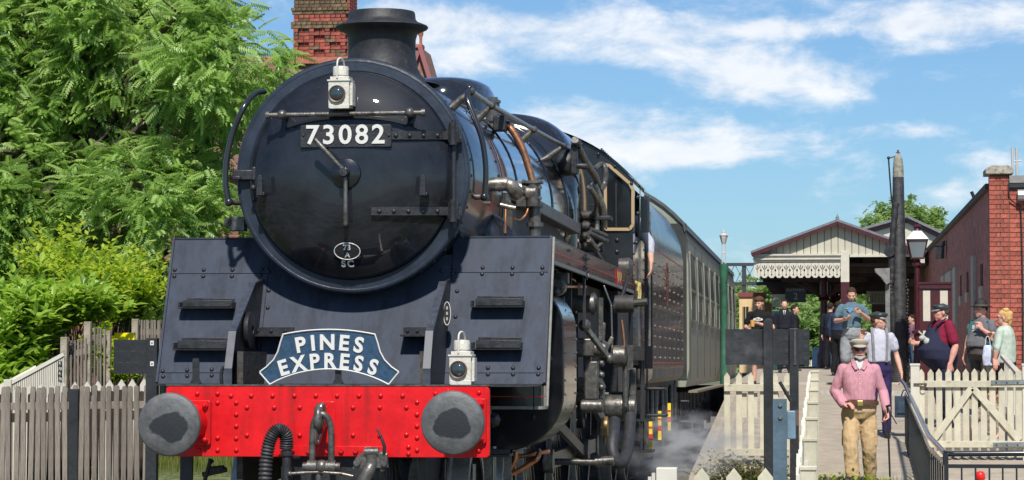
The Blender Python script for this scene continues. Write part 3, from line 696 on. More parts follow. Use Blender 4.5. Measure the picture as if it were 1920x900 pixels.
# steam heat cock
b = MB(); p = at(697, 848, .42); b.tube([p + Vector((-.045,0,0)), p + Vector((.045,0,0))], .034, 14); b.tube([p + Vector((.04,0,-.01)), p + Vector((.10,0,-.02))], .022, 10); b.tube([p + Vector((.06,0,-.01)), p + Vector((.07,0,-.12))], .018, 8)
p3 = at(697, 870, .42); b.tube(smooth_path([p3 + Vector((0,0,.06)), p3, p3 + Vector((-.02,-.02,-.05)), p3 + Vector((-.05,-.03,-.13)), p3 + Vector((-.05,-.03,-.3))], 5), .043, 14)
for dx in (-.09, .085): b.tube([p3 + Vector((dx,-.04,.01)), p3 + Vector((dx, .02, .01))], .022, 10)
b.add([p3 + Vector(v) for v in ((-.12,-.02,-.03),(.11,-.02,-.02),(.10,-.02,.05),(.03,-.02,.09),(-.03,-.02,.09),(-.10,-.02,.04))] + [p3 + Vector(v) for v in ((-.12,.02,-.03),(.11,.02,-.02),(.10,.02,.05),(.03,.02,.09),(-.03,.02,.09),(-.10,.02,.04))], [(0,1,2,3,4,5),(11,10,9,8,7,6)] + [(i, i+6, (i+1) % 6 + 6, (i+1) % 6) for i in range(6)])
b.build('steam_heat_cock', M['dsteel'], beam, 45)
b = MB(); b.tube([at(707, 804, .40), at(716, 822, .39), at(721, 838, .39), at(720, 850, .40)], [.007, .010, .012, .012], 8); b.build('cock_lever', M['black'], beam, 50)

# ---- valance and running board along the right (and left) side
for s_ in (1, -1):
    x = SX + s_*1.315; 
    segs = ((1.80, 4.35), (4.62, 9.62)) if s_ > 0 else ((1.80, 9.62),)
    for (y0, y1) in segs:
        b = MB(); b.box((min(x, x - s_*.014), y0, 2.13), (max(x, x - s_*.014), y1, ZT-.006)); v = b.build('valance', M['gloss'], loco, 30)
        xo = x + s_*.004
        b = MB(); b.box((min(xo, xo-s_*.004), y0+.01, 2.188), (max(xo, xo-s_*.004), y1-.01, 2.196)); b.build('red_line', M['lining'], v, 0)
        b = MB(); b.box((x-.012, y0, 2.105), (x+.012, y1, 2.131)); b.build('edge_beading', M['greyline'], v, 0)
        b = MB()
        for y in (y0+.04, y1-.04, (y0+y1)/2): 
            for z in (2.15, 2.25): b.dome((x+s_*.002, y, z), .013, .012, (s_, 0, 0), 6)
        b.build('bolt_head', M['black'], v, 60, kind='stuff')
    b = MB(); b.box((min(x, x - s_*.62), 1.80, ZT-.004), (max(x, x - s_*.62), 9.62, ZT+.008)); b.build('running_board', M['dsteel'], loco, 30)
p = at(1152, 516, 8.0); 
b = MB(); b.box((SX+1.318, 7.55, 2.135), (SX+1.324, 8.1, 2.275)); npp = b.build('name_plate', mat('nameplate_red', (.45,.03,.03), .4), loco, 30)
b = MB()
for y in [7.58 + .07*k for k in range(7)]: b.box((SX+1.324, y, 2.16 + .02*(int(y*100) % 3)), (SX+1.329, y+.04, 2.25))
b.build('name_letters', M['brass'], npp, 0)
b = MB(); b.box((SX+1.300, 4.36, 1.7), (SX+1.318, 4.43, 2.29)); b.box((SX+1.30, 4.54, 2.08), (SX+1.318, 4.60, 2.29))
for z in (2.10, 2.17, 2.24): b.dome((SX+1.32, 4.40, z), .02, .03, (.6, -1, 0), 6)
b.build('valance_bracket', M['black'], loco, 30)
# foot framing behind boiler side (grate of pipes under the handrail): curved oil pipe tray
b = MB(); b.box((SX+.86, 3.6, 2.60), (SX+.97, 7.8, 2.70)); b.build('pipe_tray', M['dsteel'], loco, 30, bevel=.01)
b = MB(); b.box((SX+.60, 3.4, 2.29), (SX+.86, 8.6, 2.62)); b.build('boiler_skirt', M['under'], loco, 30)
for k, (pp, qq) in enumerate((((1100, 440, 8.2), (1122, 470, 8.3)), ((1104, 436, 8.2), (1138, 452, 8.5)), ((1108, 430, 8.4), (1137, 442, 8.6)), ((1104, 450, 8.2), (1130, 492, 8.6)))):
    b = MB(); b.tube([at(*pp), at(*qq)], .022, 8); b.build('sand_pipe', M['dsteel'], loco, 50)
for k, z in enumerate((2.52, 2.62, 2.72, 2.82)):
    b = MB(); b.tube([(SX+.93, 8.7, z), (SX+1.10, 8.7, z)], .05, 10); b.build('pipe_flange', M['under'], loco, 40)
b = MB(); p = at(1128, 410, 8.7); b.box(p + Vector((-.06,-.15,-.02)), p + Vector((.10,.1,.02))); b.build('step_tread', M['black'], loco, 30, bevel=.006)
b = MB(); p = at(1118, 470, 8.8); b.tube([p, p+Vector((0,0,.4))], .05, 10); b.build('vertical_pipe', M['dsteel'], loco, 40)

# ---- cylinder casing (right, left)
def cyl_poly(x_in, x_out, s_):
    zt_, zb_ = 1.98, .80; r1, r2 = .30, .42; out = []
    w = abs(x_out - x_in)
    pts = [(0, zb_), (w - r2, zb_)] + [(w - r2 + r2*math.sin(R(a)), zb_ + r2 - r2*math.cos(R(a))) for a in range(10, 91, 10)] + \
          [(w, 1.55)] + [(w - r1 + r1*math.cos(R(a)), zt_ - r1 - .02 + (r1+.02)*math.sin(R(a))) for a in range(10, 91, 10)] + [(0, zt_)]
    return [(x_in + s_*u, v) for u, v in pts]
for s_ in (1, -1):
    xi, xo = SX + s_*.50, SX + s_*1.335
    b = MB(); pl = cyl_poly(xi, xo, s_); b.prism(pl, 2.46, 2.50, 'Y'); fc = b.build('cylinder_front', M['black'] if 0 else M['gloss'], loco, 25, bevel=.006)
    b = MB(); pl2 = cyl_poly(xi, xo + s_*.004, s_); b.prism(pl2, 2.50, 3.42, 'Y'); cs = b.build('cylinder_casing', mat('cladding_steel', (.055,.05,.046), .2, .35, var=.35, vscale=4, coat=.5), loco, 25)
    b = MB()
    for y in (2.54, 3.38):
        for k in range(9): b.dome((xo + s_*.004, y, 1.0 + .1*k), .011, .01, (s_, 0, 0), 6)
    b.build('stud', M['dsteel'], cs, 60, kind='stuff')
    b = MB(); b.lathe([(.16, -.30), (.165, 0.0), (.15, -.04), (.10, -.07), (.001, -.08)], (xo - s_*.30, 2.46, 1.66), 'Y', 28); b.lathe([(.215, -.0), (.215, -.03), (.19, -.05), (.15,-.05)], (xo - s_*.30, 2.46, 1.66), 'Y', 32); b.build('valve_cover', M['gloss'], fc, 40)
    b = MB(); c = Vector((SX + s_*(1.335 - .50), 2.46, 1.02)); b.lathe([(.055, 0), (.055, -.03), (.035, -.05), (.02, -.075), (.001, -.075)], c, 'Y', 8); b.tube([c + Vector((-.02,-.03,.04)), c+Vector((-.02,-.03,.075))], .012, 6); b.build('relief_valve', M['dsteel'], fc, 30)
    b = MB(); b.dome((SX + s_*1.12, 2.46, 1.04), .022, .02); b.dome((SX + s_*1.24, 2.46, 1.45), .022, .02); b.build('bolt_head', M['black'], fc, 60)
# ---- pipes, steps beneath (right)
pipe('drain_cock_pipe', [(968, 846, 2.3), (966, 862, 2.3), (957, 880, 2.3), (948, 893, 2.3)], .019, M['copper'])
pipe('drain_cock_pipe', [(945, 895, 2.3), (972, 882, 2.3), (998, 866, 2.3), (1008, 858, 2.3), (1010, 845, 2.4)], .019, M['copper'])
pipe('drain_cock_pipe', [(966, 856, 2.35), (985, 854, 2.35), (1005, 850, 2.35), (1030, 846, 2.4)], .015, M['copper'])
b = MB(); q = at(940, 850, 1.3); b.box(q + Vector((-.30,-.11,-.02)), q + Vector((.07,.10,0))); b.box(q + Vector((-.30,-.12,-.0)), q + Vector((.07,-.105,.035))); b.build('step_tread', M['black'], loco, 30, bevel=.012)
for px in (915, 952):
    b = MB(); q = at(px, 850, 1.35); b.bar(q, q + Vector((0,0,-.6)), .05, .014); b.build('step_hanger', M['dsteel'], loco, 30)
b = MB(); q = at(925, 865, 1.4); b.tube([q + Vector((0,0,.1)), q + Vector((0,0,-.5))], .02, 8); q = at(888, 870, 1.1); b.tube([q, q+Vector((0,0,-.6))], .016, 8); b.build('brake_pipe', M['bright'], loco, 50)
b = MB(); q = at(835, 862, .9); b.tube([q, q + Vector((-.005,0,-.18))], .006, 6); b.sphere(q + Vector((-.005,0,-.2)), .014); b.build('chain', M['dsteel'], loco, 50)
# guard iron on the left
b = MB(); q = at(346, 858, .8)
b.prism([(q.x-.03, bz0+.02), (q.x+.055, bz0+.02), (q.x+.05, bz0-.2), (q.x+.055, bz0-.5), (q.x+.03, bz0-.5), (q.x+.01, bz0-.22), (q.x-.02, bz0-.5), (q.x-.045, bz0-.5), (q.x-.03, bz0-.2)], .8, .83); b.build('guard_iron', M['black'], loco, 30)
b = MB(); b.tube([at(395, 860, 1.0), at(383, 905, 1.0)], .014, 8); b.tube([at(397, 862, 1.1), at(388, 880, 1.1), at(420, 878, 1.1)], .022, 8); b.tube([at(380, 890, 1.1), at(425, 880, 1.1)], .018, 8); b.build('brake_rigging', M['under'], loco, 50)

# ---- frames and wheels
b = MB()
for s_ in (1, -1): b.box((SX + s_*.60 - .02, .68, .62), (SX + s_*.60 + .02, 11.4, 1.5))
b.box((SX-.60, 1.1, .9), (SX+.60, 1.2, 1.27)); b.box((SX-.60, 3.4, .75), (SX+.60, 3.5, 1.5)); b.build('main_frame', M['under'], loco, 30)
b = MB(); b.box((SX-.56, 7.6, .9), (SX+.56, 10.9, 1.7)); b.box((SX-.5, 7.8, .45), (SX+.5, 10.6, .9)); b.build('ashpan', M['under'], loco, 30)
RIM = mat('wheel_black', (.055,.055,.056), .35, var=.4, vscale=10, coat=.4)
def wheel(x, y, r, nsp, s_, parent, nm='wheel'):
    b = MB(); w = .07
    b.lathe([(r-.085, -w), (r-.075, -w*1.0), (r-.06, -w*1.05), (r-.06, w), (r-.085, w)], (x, y, r), 'X', 56)
    b.lathe([(.16, -w*1.2), (.16, w*1.2)], (x, y, r), 'X', 20, capends=True); b.lathe([(.07, -w*1.5), (.07, w*1.5)], (x, y, r), 'X', 16, capends=True)
    for k in range(nsp):
        a = 2*math.pi*(k+.5)/nsp; d = Vector((0, math.cos(a), math.sin(a))); c = Vector((x, y, r))
        b.bar(c + d*.14, c + d*(r-.08), .05, .035, (1, 0, 0))
    wh = b.build(nm, RIM, parent, 35)
    b = MB(); b.lathe([(r-.06, -w*1.06), (r-.003, -w*1.06), (r, -w), (r+.002, w*.6), (r+.03, w*.8), (r+.03, w), (r-.06, w)] if s_ < 0 else [(r-.06, -w), (r+.03, -w), (r+.03, -w*.8), (r+.002, -w*.6), (r, w), (r-.003, w*1.06), (r-.06, w*1.06)], (x, y, r), 'X', 64); b.build('tyre', mat('tyre_steel', (.33,.33,.32), .38, .3, var=.35, vscale=9), wh, 40)
    return wh
for s_ in (1, -1):
    for y in (1.75, 3.65): wheel(SX + s_*.735, y, .457, 10, s_, loco, 'bogie_wheel')
    for y in (5.35, 7.5, 9.65):
        wh = wheel(SX + s_*.745, y, .94, 19, s_, loco, 'driving_wheel')
        b = MB(); c = Vector((SX + s_*.745, y, .94)); b.prism([(y + .80*math.cos(R(a)), .94 + .80*math.sin(R(a))) for a in range(150, 221, 10)] , c.x + s_*.05 - .02, c.x + s_*.05 + .02, 'X'); b.build('balance_weight', RIM, wh, 30)
    # rods
    xr = SX + s_*.93
    b = MB(); b.bar((xr, 5.25, .62), (xr, 7.4, .62), .05, .13); b.bar((xr, 7.4, .62), (xr, 9.6, .62), .05, .13)
    for y in (5.35, 7.5, 9.65): b.lathe([(.10, -.04), (.10, .04)], (xr, y, .62), 'X', 20, capends=True)
    b.build('coupling_rod', M['steel'], loco, 35)
    b = MB(); b.bar((xr+s_*.09, 4.6, 1.0), (xr+s_*.09, 7.5, .62), .04, .09); b.lathe([(.12, -.05), (.12, .05)], (xr+s_*.09, 7.5, .62), 'X', 20, capends=True); b.build('connecting_rod', M['dsteel'], loco, 35)
# ---- valve motion, right side (seen between casing and cab)
def pt(px, py, Y): return at(px, py, Y)
def barp(name, seq, w, h, material, parent=loco):
    b = MB()
    for a_, e in zip(seq[:-1], seq[1:]): b.bar(pt(*a_), pt(*e), w, h)
    return b.build(name, material, parent, 30, bevel=.004)
barp('slide_bar', [((1045), 640, 4.0), ((1120), 655, 6.2)], .06, .08, M['dsteel'])
barp('motion_bracket', [(1066, 500, 4.3), (1066, 610, 4.3)], .05, .05, M['black'])
barp('combination_lever', [(1101, 655, 5.1), (1103, 730, 5.1), (1108, 768, 5.1)], .06, .10, M['dsteel'])
b = MB(); p = pt(1097, 655, 5.0); b.box(p + Vector((-.08,-.06,-.06)), p + Vector((.08,.08,.09))); b.lathe([(.065, 0), (.065, .12)], p + Vector((.06, .02, 0)), 'X', 16, capends=True); b.build('valve_crosshead', M['dsteel'], loco, 30, bevel=.015)
b = MB(); p = pt(1099, 570, 5.0); b.lathe([(.07, -.12), (.07, .04), (.09, .04), (.09, .07), (.05, .09), (.001, .09)], p, 'X', 16); b.bar(p + Vector((.12, 0, .05)), p + Vector((.12, 0, -.28)), .08, .03, (1,0,0)); b.build('valve_spindle_guide', M['dsteel'], loco, 35)
b = MB(); p = pt(1045, 537, 3.2); b.lathe([(.05, -.1), (.07, -.09), (.07, .05), (.03, .06)], p, 'Y', 12, capends=True); b.box(p + Vector((-.08,-.02,.02)), p + Vector((.08,.1,.10))); b.sphere(p + Vector((.0,-.1,-.04)), .035); b.build('snifting_valve', M['dsteel'], loco, 35)
barp('copper_feed', [(1040, 537, 3.6), (1098, 538, 4.6)], .02, .02, M['copper'])
barp('crank_arm', [(1096, 612, 4.6), (1140, 670, 5.0)], .035, .045, M['steel'])
b = MB(); b.sphere(pt(1096, 610, 4.6), .05); b.sphere(pt(1143, 672, 5.0), .04); b.build('crank_pin', M['dsteel'], loco, 60)
barp('reach_rod', [(1132, 535, 6.0), (1146, 572, 6.0), (1148, 648, 6.0), (1144, 668, 6.0)], .014, .014, M['bright'])
barp('expansion_link', [(1130, 605, 5.9), (1128, 640, 5.9), (1134, 668, 5.9)], .05, .05, M['dsteel'])
barp('radius_rod', [(1134, 660, 5.9), (1148, 632, 5.9)], .03, .03, M['steel'])
barp('eccentric_rod', [(1104, 740, 5.4), (1130, 790, 5.6)], .05, .07, M['steel'])
b = MB(); p = pt(1134, 800, 5.6); b.lathe([(.03, -.03), (.085, -.025), (.085, .025), (.03, .03)], p, 'X', 20, capends=True); b.tube([p + Vector((0,0,-.14)), p], .015, 6); b.build('return_crank', mat('dull_bronze', (.30,.20,.09), .42, .6, var=.3, vscale=12), loco, 35)
b = MB(); p = pt(1110, 712, 4.9); b.box(p + Vector((-.06,-.05,-.16)), p + Vector((.05,.06,.15))); b.lathe([(.055, -.09), (.055, .09)], p + Vector((.0,-.02,-.21)), 'X', 14, capends=True)
for dz in (-.06, .04, .13): b.tube([p + Vector((.06, -.02, dz)), p + Vector((.10, -.02, dz))], .03, 6)
b.build('crosshead', M['dsteel'], loco, 30, bevel=.012)
barp('crosshead_arm', [(1112, 690, 5.0), (1130, 730, 5.1), (1128, 760, 5.1)], .04, .06, M['dsteel'])
b = MB(); p = pt(1168, 570, 7.4); b.lathe([(.08, -.1), (.08, .1)], p, 'X', 14, capends=True); b.tube([p, p + Vector((.22,0,.02))], .035, 8); b.tube([p + Vector((.12,0,-.04)), p + Vector((.12,0,.12))], .015, 6); b.sphere(p + Vector((-.1, -.05, -.02)), .06); b.build('lubricator', M['under'], loco, 35)
pipe('lubricator_pipe', [(1160, 570, 7.4), (1170, 545, 7.5), (1176, 525, 7.6)], .018, M['black']); pipe('copper_feed', [(1165, 600, 7.4), (1168, 620, 7.4), (1171, 655, 7.4)], .012, M['copper'])
b = MB(); p = pt(1172, 668, 7.4); b.lathe([(.06, -.12), (.10, -.10), (.10, .0), (.04, .03)], p, 'X', 14, capends=True); b.box(p + Vector((.02,-.03,-.12)), p + Vector((.07,.04,.10))); b.tube([p, p+Vector((0,0,-.45))], .022, 8); b.build('injector', M['dsteel'], loco, 35)
b = MB(); p = pt(1166, 764, 7.6); b.lathe([(.11, -.16), (.12, -.10), (.12, .02), (.09, .06)], p, 'X', 16, capends=True); b.lathe([(.07, .06), (.11, .07), (.11, .12), (.05, .13)], p, 'X', 12, capends=True); b.tube([p + Vector((.05,0,.1)), p + Vector((.05,0,.16))], .03, 6); b.build('injector_body', M['dsteel'], loco, 35)
barp('brake_hanger', [(1187, 690, 8.0), (1187, 790, 8.0)], .05, .05, M['dsteel'])
pipe('feed_hose', [(1152, 790, 6.4), (1150, 815, 6.2), (1148, 845, 6.1), (1158, 868, 6.1), (1170, 862, 6.2), (1178, 830, 6.5), (1182, 780, 6.8)], .052, M['rubber'], n=14)
b = MB(); p = pt(1105, 866, 5.2); b.tube([p + Vector((-.28,0,0)), p + Vector((.05,0,0))], .028, 10); b.tube([p + Vector((.05,0,0)), p + Vector((.20,0,0.01))], .042, 12); b.build('drain_handle', M['dsteel'], loco, 40)
b = MB(); b.box((SX+.62, 5.9, 1.25), (SX+1.12, 9.0, 2.1)); b.build('reservoir_box', M['under'], loco, 30)
b = MB(); b.box((SX+.70, 8.2, 1.15), (SX+1.28, 9.6, 2.10)); b.build('tool_box', M['black'], loco, 30, bevel=.01)
for k in range(14):
    yk = 3.6 + .32*k; z0 = .9 + random.random()*.8
    b = MB(); x = SX + .95 + random.random()*.28
    if k % 3 == 0: b.tube([(x, yk, z0), (x, yk, min(2.1, z0 + .3 + random.random()*.6))], .015 + random.random()*.02, 8)
    elif k % 3 == 1: b.lathe([(.04+random.random()*.03, -.06), (.05+random.random()*.03, .05)], (x, yk, z0), 'X', 10, capends=True)
    else: b.box((x-.04, yk, z0), (x+.03, yk+.12, z0+.08+random.random()*.2))
    b.build('motion_fitting', M['steel' if k % 2 else 'dsteel'], loco, 35, bevel=.004)

# ---- cab
CY0, CY1 = 9.62, 11.25
def cabprof(x): return 3.80 - .47*(abs(x)/1.3)**2 - .09*(abs(x)/1.3)**6     # roof arc
xs_ = [-1.32 + 2.64*k/32 for k in range(33)]
win_px = [(1135, 309), (1143, 311), (1181, 344), (1187, 356), (1187, 421), (1181, 430), (1136, 430)]
wq = [at(px, py, CY0) for px, py in win_px]
wr = [(q.x - SX, q.z) for q in wq]
wl_ = [(-x, z) for x, z in wr][::-1]
outer = [(-1.32, 1.55), (1.32, 1.55)] + [(x, cabprof(x)) for x in reversed(xs_)]
TO = Matrix(((1, 0, 0, SX), (0, 0, 1, CY0), (0, 1, 0, 0), (0, 0, 0, 1)))
cabm = mat('cab_black', (.012,.014,.017), .3, var=.3, vscale=4, coat=.2)
me = plate2d(outer, [wr, wl_], .02, TO); me.materials.clear(); me.materials.append(cabm)
cab = link('cab_front', me, loco); cab.location = -WL[loco]; WL[cab] = Vector((0, 0, 0))
for sgn in (1, -1):
    loop = [Vector((SX + sgn*x, CY0 - .015, z)) for x, z in wr]; loop = loop + [loop[0]]
    b = MB()
    for a_, e in zip(loop[:-1], loop[1:]): b.bar(a_, e, .03, .03, (0, 1, 0)); b.sphere(a_, .016, 8, 5)
    wf = b.build('cab_window_frame', mat('window_frame_tan', (.40,.28,.15), .45), loco, 30)
    b = MB(); b.sheet([Vector((SX + sgn*x, CY0 + .01, z)) for x, z in wr][::sgn]); b.build('pane', mat('cab_pane', (.012,.014,.016), .08, spec=.35), wf, 0)
    b = MB(); cxw = SX + sgn*(wr[2][0]+wr[0][0])/2; b.box((cxw-.02, CY0-.02, 2.76), (cxw-.008, CY0-.008, 3.2)); b.build('glazing_bar', M['black'], wf, 0)
b = MB(); vs = []
for y in (CY0 - .03, 12.15):
    vs += [Vector((SX + x*1.012, y, cabprof(x) + .012)) for x in xs_] 
n = len(xs_); b.add(vs, [(i, i+1, n+i+1, n+i) for i in range(n-1)]); 
b.add([v + Vector((0,0,-.02)) for v in vs], [(n+i, n+i+1, i+1, i) for i in range(n-1)])
roof = b.build('cab_roof', cabm, loco, 40)
b = MB()
for k in range(0, 33, 2):
    x = xs_[k]; b.dome((SX + x*.99, CY0 - .032, cabprof(x) - .03), .017, .013, (0, -1, 0), 6)
for k in range(12): b.box((SX + 1.0 + .0*k, CY0 + .2*k, cabprof(1.0)+.012), (SX + 1.02, CY0 + .2*k + .02, cabprof(1.0)+.035))
b.build('rivet', M['black'], roof, 60, kind='stuff')
b = MB(); x_ = SX + 1.315
for s_ in (1, -1):
    x0, x1 = sorted((SX + s_*1.30, SX + s_*1.32))
    b = MB(); b.box((x0, CY0+.015, 1.45), (x1, CY1, 2.68)); b.box((x0, CY0+.015, 2.68), (x1, CY0+.25, 3.24)); b.box((x0, CY0+.95, 2.68), (x1, CY0+1.05, 3.24)); b.box((x0, CY1-.08, 2.68), (x1, CY1, 3.24)); b.box((x0, CY0+.25, 3.14), (x1, CY1-.08, 3.24))
    sd = b.build('cab_side', M['boiler'], loco, 30)
    b = MB()
    for k in range(16):
        for y in (CY0+.06, CY1-.03): b.dome((SX + s_*1.32, y, 1.55 + .105*k), .012, .011, (s_, 0, 0), 6)
    b.build('rivet', M['black'], sd, 60, kind='stuff')
for sgn in (1,):
    RGT = Matrix(((0, 0, 1, 0), (1, 0, 0, 0), (0, 1, 0, 0), (0, 0, 0, 1)))
    place_text('cab_number', '73082', .30, Matrix.Translation((SX + 1.324, 10.35, 2.12)) @ RGT, mat('number_cream', (.75,.58,.16), .4), loco, .002, .006)
b = MB(); b.tube([(SX+1.37, CY1, 1.6), (SX+1.37, CY1, 3.0)], .017, 8); b.build('cab_grab_rail', M['steel'], loco, 50)
# visor glass and open cab side
b = MB(); b.box((SX+1.33, CY0+.95, 2.75), (SX+1.42, CY0+.965, 3.12)); b.build('side_visor', M['glass'], loco, 0)
b = MB()
for k in range(7): b.dome((at(1143 + (k % 2)*0, 478 + 0, CY0).x, CY0-.012, 2.35 - .0), .02, .018) if 0 else None
for px, py in ((1157, 450), (1157, 472), (1196, 370), (1196, 400), (1193, 455)): b.dome(at(px, py, CY0-.012), .022, .018)
b.build('bolt_head', M['black'], cab, 60)
b = MB(); c = at(1180, 500, 9.2); b.lathe([(.08, -.1), (.09, .0), (.06, .03), (.001, .04)], c, 'X', 20); b.build('reverser_dome', M['dsteel'], loco, 50)
b = MB(); b.box((SX-1.25, 9.7, 1.4), (SX+1.25, 11.3, 1.5)); b.build('cab_floor', M['under'], loco, 0)
b = MB(); b.lathe([(.001, 0), (.75, 0), (.80, .03), (.80, .9)], (SX, 9.75, 2.5), 'Y', 32); b.build('boiler_backhead', M['under'], loco, 30)
# cab steps
b = MB()
for z in (.50, .82): b.box((SX+1.05, 11.0, z), (SX+1.42, 11.4, z+.02))
b.bar((SX+1.3, 11.05, .5), (SX+1.3, 11.05, 1.5), .02, .06); b.bar((SX+1.3, 11.35, .5), (SX+1.3, 11.35, 1.5), .02, .06); b.build('cab_step', M['black'], loco, 30)

# ================================================================ LAMPS and HEADBOARD (lift off)
def oil_lamp(c, scale, label):
    t = thing('oil_lamp', label, 'headlamp', c, R(-3), 'white oil lamps on the locomotive')
    s_ = scale
    b = MB(); b.box((-.088*s_, -.08*s_, 0), (.088*s_, .08*s_, .225*s_)); b.box((-.098*s_, -.09*s_, .222*s_), (.098*s_, .09*s_, .236*s_)); b.box((-.075*s_, -.075*s_, .236*s_), (.085*s_, .075*s_, .262*s_)); b.box((.088*s_, -.05*s_, .02*s_), (.112*s_, .06*s_, .21*s_)); b.box((-.08*s_,-.085*s_,-.008*s_),(.09*s_,-.079*s_,.028*s_))
    b.build('lamp_body', M['lampw'], t, 30, bevel=.004, local=True)
    b = MB(); b.lathe([(.062*s_, .262*s_), (.058*s_, .275*s_), (.066*s_, .275*s_), (.066*s_, .34*s_), (.060*s_, .352*s_), (.001, .358*s_)], (0, 0, 0), 'Z', 20); b.build('lamp_chimney', M['lampw'], t, 40, local=True)
    b = MB(); b.tube(smooth_path([(-.012*s_, -.09*s_, .245*s_), (-.012*s_, -.085*s_, .36*s_), (-.010*s_, -.06*s_, .405*s_), (.004*s_, -.02*s_, .42*s_), (.014*s_, .03*s_, .40*s_), (.014*s_, .06*s_, .36*s_)], 6), .008*s_, 8); b.build('lamp_handle', M['lampw'], t, 60, local=True)
    b = MB(); b.lathe([(.060*s_, -.08*s_), (.060*s_, -.103*s_), (.070*s_, -.106*s_), (.072*s_, -.098*s_), (.072*s_, -.08*s_)], (-.012*s_, 0, .115*s_), 'Y', 32); b.build('lens_ring', mat('lens_ring_bronze', (.18,.12,.09), .4, .6), t, 50, local=True)
    b = MB(); b.lathe([(.001, -.122*s_), (.03*s_, -.118*s_), (.05*s_, -.108*s_), (.061*s_, -.096*s_)], (-.012*s_, 0, .115*s_), 'Y', 28); b.build('lens', mat('lamp_lens', (.03,.045,.05), .03, coat=1), t, 60, local=True)
    return t
q = at(639, 209, 1.19); oil_lamp(Vector((q.x, q.y, q.z + .02)), .80, 'white oil lamp standing on the crossbar at the top of the smokebox door')
q = at(866, 719, .72); oil_lamp(Vector((q.x, q.y, ZB + .004)), .80, 'white oil lamp standing on the shelf above the right hand buffer')
# headboard
HB = thing('headboard', 'blue curved headboard lettered PINES EXPRESS with white border', 'headboard', (0, .645, ZB))
HY = .64
def hpx(px, py): q = at(px, py, HY); return (q.x, q.z)
C0 = (617, 1032)     # common centre of the arcs, picture units
def arc_px(r, x0, x1, n):
    out = []
    for k in range(n + 1):
        x = x0 + (x1 - x0)*k/n; out.append((x, C0[1] - math.sqrt(max(0, r*r - (x - C0[0])**2))))
    return out
top = arc_px(414, 531, 703, 14); low = [(x, 922 - math.sqrt(230.0**2 - (x - 617)**2)) for x in [727 - 220*k/16 for k in range(17)]]
edge = [(531, 627)] and []
Lc = [(488, 697), (500, 688), (513, 675), (521, 660), (526, 642), (530, 630)]; Rc = [(704, 630), (708, 642), (713, 660), (721, 675), (734, 688), (747, 697)]
poly_px = top + Rc + [(747, 699), (729, 721)] + low[1:-1] + [(506, 721), (488, 700)] + Lc
poly = [hpx(*p) for p in poly_px]
b = MB(); b.prism(poly, HY, HY + .022); b.build('board', M['blue'], HB, 20)
b = MB()
cl_ = [Vector((u, HY - .003, v)) for u, v in poly]; cxm = sum((v.x for v in cl_))/len(cl_); 
for a_, e in zip(cl_, cl_[1:] + cl_[:1]): b.tube([a_, e], .0062, 6, False); b.sphere(a_, .0062, 6, 4)
b.build('board_border', M['white'], HB, 60)
def arctext(txt, r, C0, px0, px1, size_px, bold, fat=1.0):
    n = len(txt); 
    widths = {'I': .45, 'E': .8, 'S': .85, 'P': .85, 'N': 1.1, 'X': 1.05, 'R': .9}
    tot = sum(widths[c] for c in txt) ; gap = .28
    total = tot + gap*(n-1); a0 = math.asin((px0 - C0[0])/r); a1 = math.asin((px1 - C0[0])/r); cur = 0
    for ch in txt:
        w = widths[ch]; a = a0 + (a1 - a0)*(cur + w/2)/total; cur += w + gap
        x, y = C0[0] + r*math.sin(a), C0[1] - r*math.cos(a)
        q = at(x, y, HY - .004); s_ = size_px/295.0/.70
        place_text('letter', ch, s_, frontal(q, -a, fat), M['white'], HB, .003, bold)
arctext('PINES', 300, (617, 943), 553, 683, 28, .0045); arctext('EXPRESS', 296, (617, 974), 522, 709, 28, .0045, .95)
b = MB(); q = at(634, 705, .66); b.box((q.x-.02, .663, ZB+.012), (q.x+.02, .672, q.z+.03)); b.build('board_stay', M['black'], HB, 0)
# ================================================================ TENDER AND COACHES
TS = mat('tender_side', (.010,.010,.012), .24, spec=.3, var=.4, vscale=2, bump=.03, bscale=4, coat=.25, wear=((.030,.020,.017), 5, .60))
tender = thing('tender', 'black high sided tender with rows of rivets and red lining behind the locomotive cab', 'tender', (0, 12.1, 0))
TY0, TY1, TX = 12.1, 18.4, 1.35
prof = [(TX, 1.36), (TX, 2.75), (TX-.03, 2.95), (TX-.10, 3.15), (TX-.22, 3.33), (TX-.40, 3.44), (TX-.55, 3.48)]
pp = [(-x, z) for x, z in prof[::-1]]
b = MB(); loop = prof + [(x, z) for x, z in pp]
n = len(loop); vs = [Vector((SX + x, y, z)) for y in (TY0, TY1) for x, z in loop]
b.add(vs, [(i, (i+1) % n, n + (i+1) % n, n + i) for i in range(n)] + [tuple(range(n-1, -1, -1)), tuple(range(n, 2*n))]); b.build('tank', TS, tender, 30)
b = MB()
for k in range(7):
    y = TY0 + .35 + (TY1 - TY0 - .7)*k/6
    for j in range(10): b.dome((SX + TX, y, 1.48 + .115*j), .017, .018, (1, 0, 0), 6)
b.build('rivet', M['steel'], tender, 60, kind='stuff')
b = MB(); b.box((SX+TX, TY0+.05, 2.02), (SX+TX+.02, TY1-.05, 2.05)); b.build('waist_strip', M['dsteel'], tender, 0)
b = MB(); b.box((SX+TX+.0, TY0+.12, 1.42), (SX+TX+.003, TY1-.12, 1.432)); b.box((SX+TX, TY0+.12, 2.66), (SX+TX+.003, TY1-.12, 2.672)); b.build('red_line', M['lining'], tender, 0)
b = MB()
for a in range(0, 360, 30): b.box((SX+TX, 14.6 + .16*math.cos(R(a)), 2.34 + .16*math.sin(R(a))), (SX+TX+.008, 14.9+.16*math.cos(R(a)), 2.40+.16*math.sin(R(a))))
b.box((SX+TX, 14.72, 2.1), (SX+TX+.01, 14.82, 2.6)); b.build('crest', mat('crest_red_gold', (.16,.05,.03), .4), tender, 0)
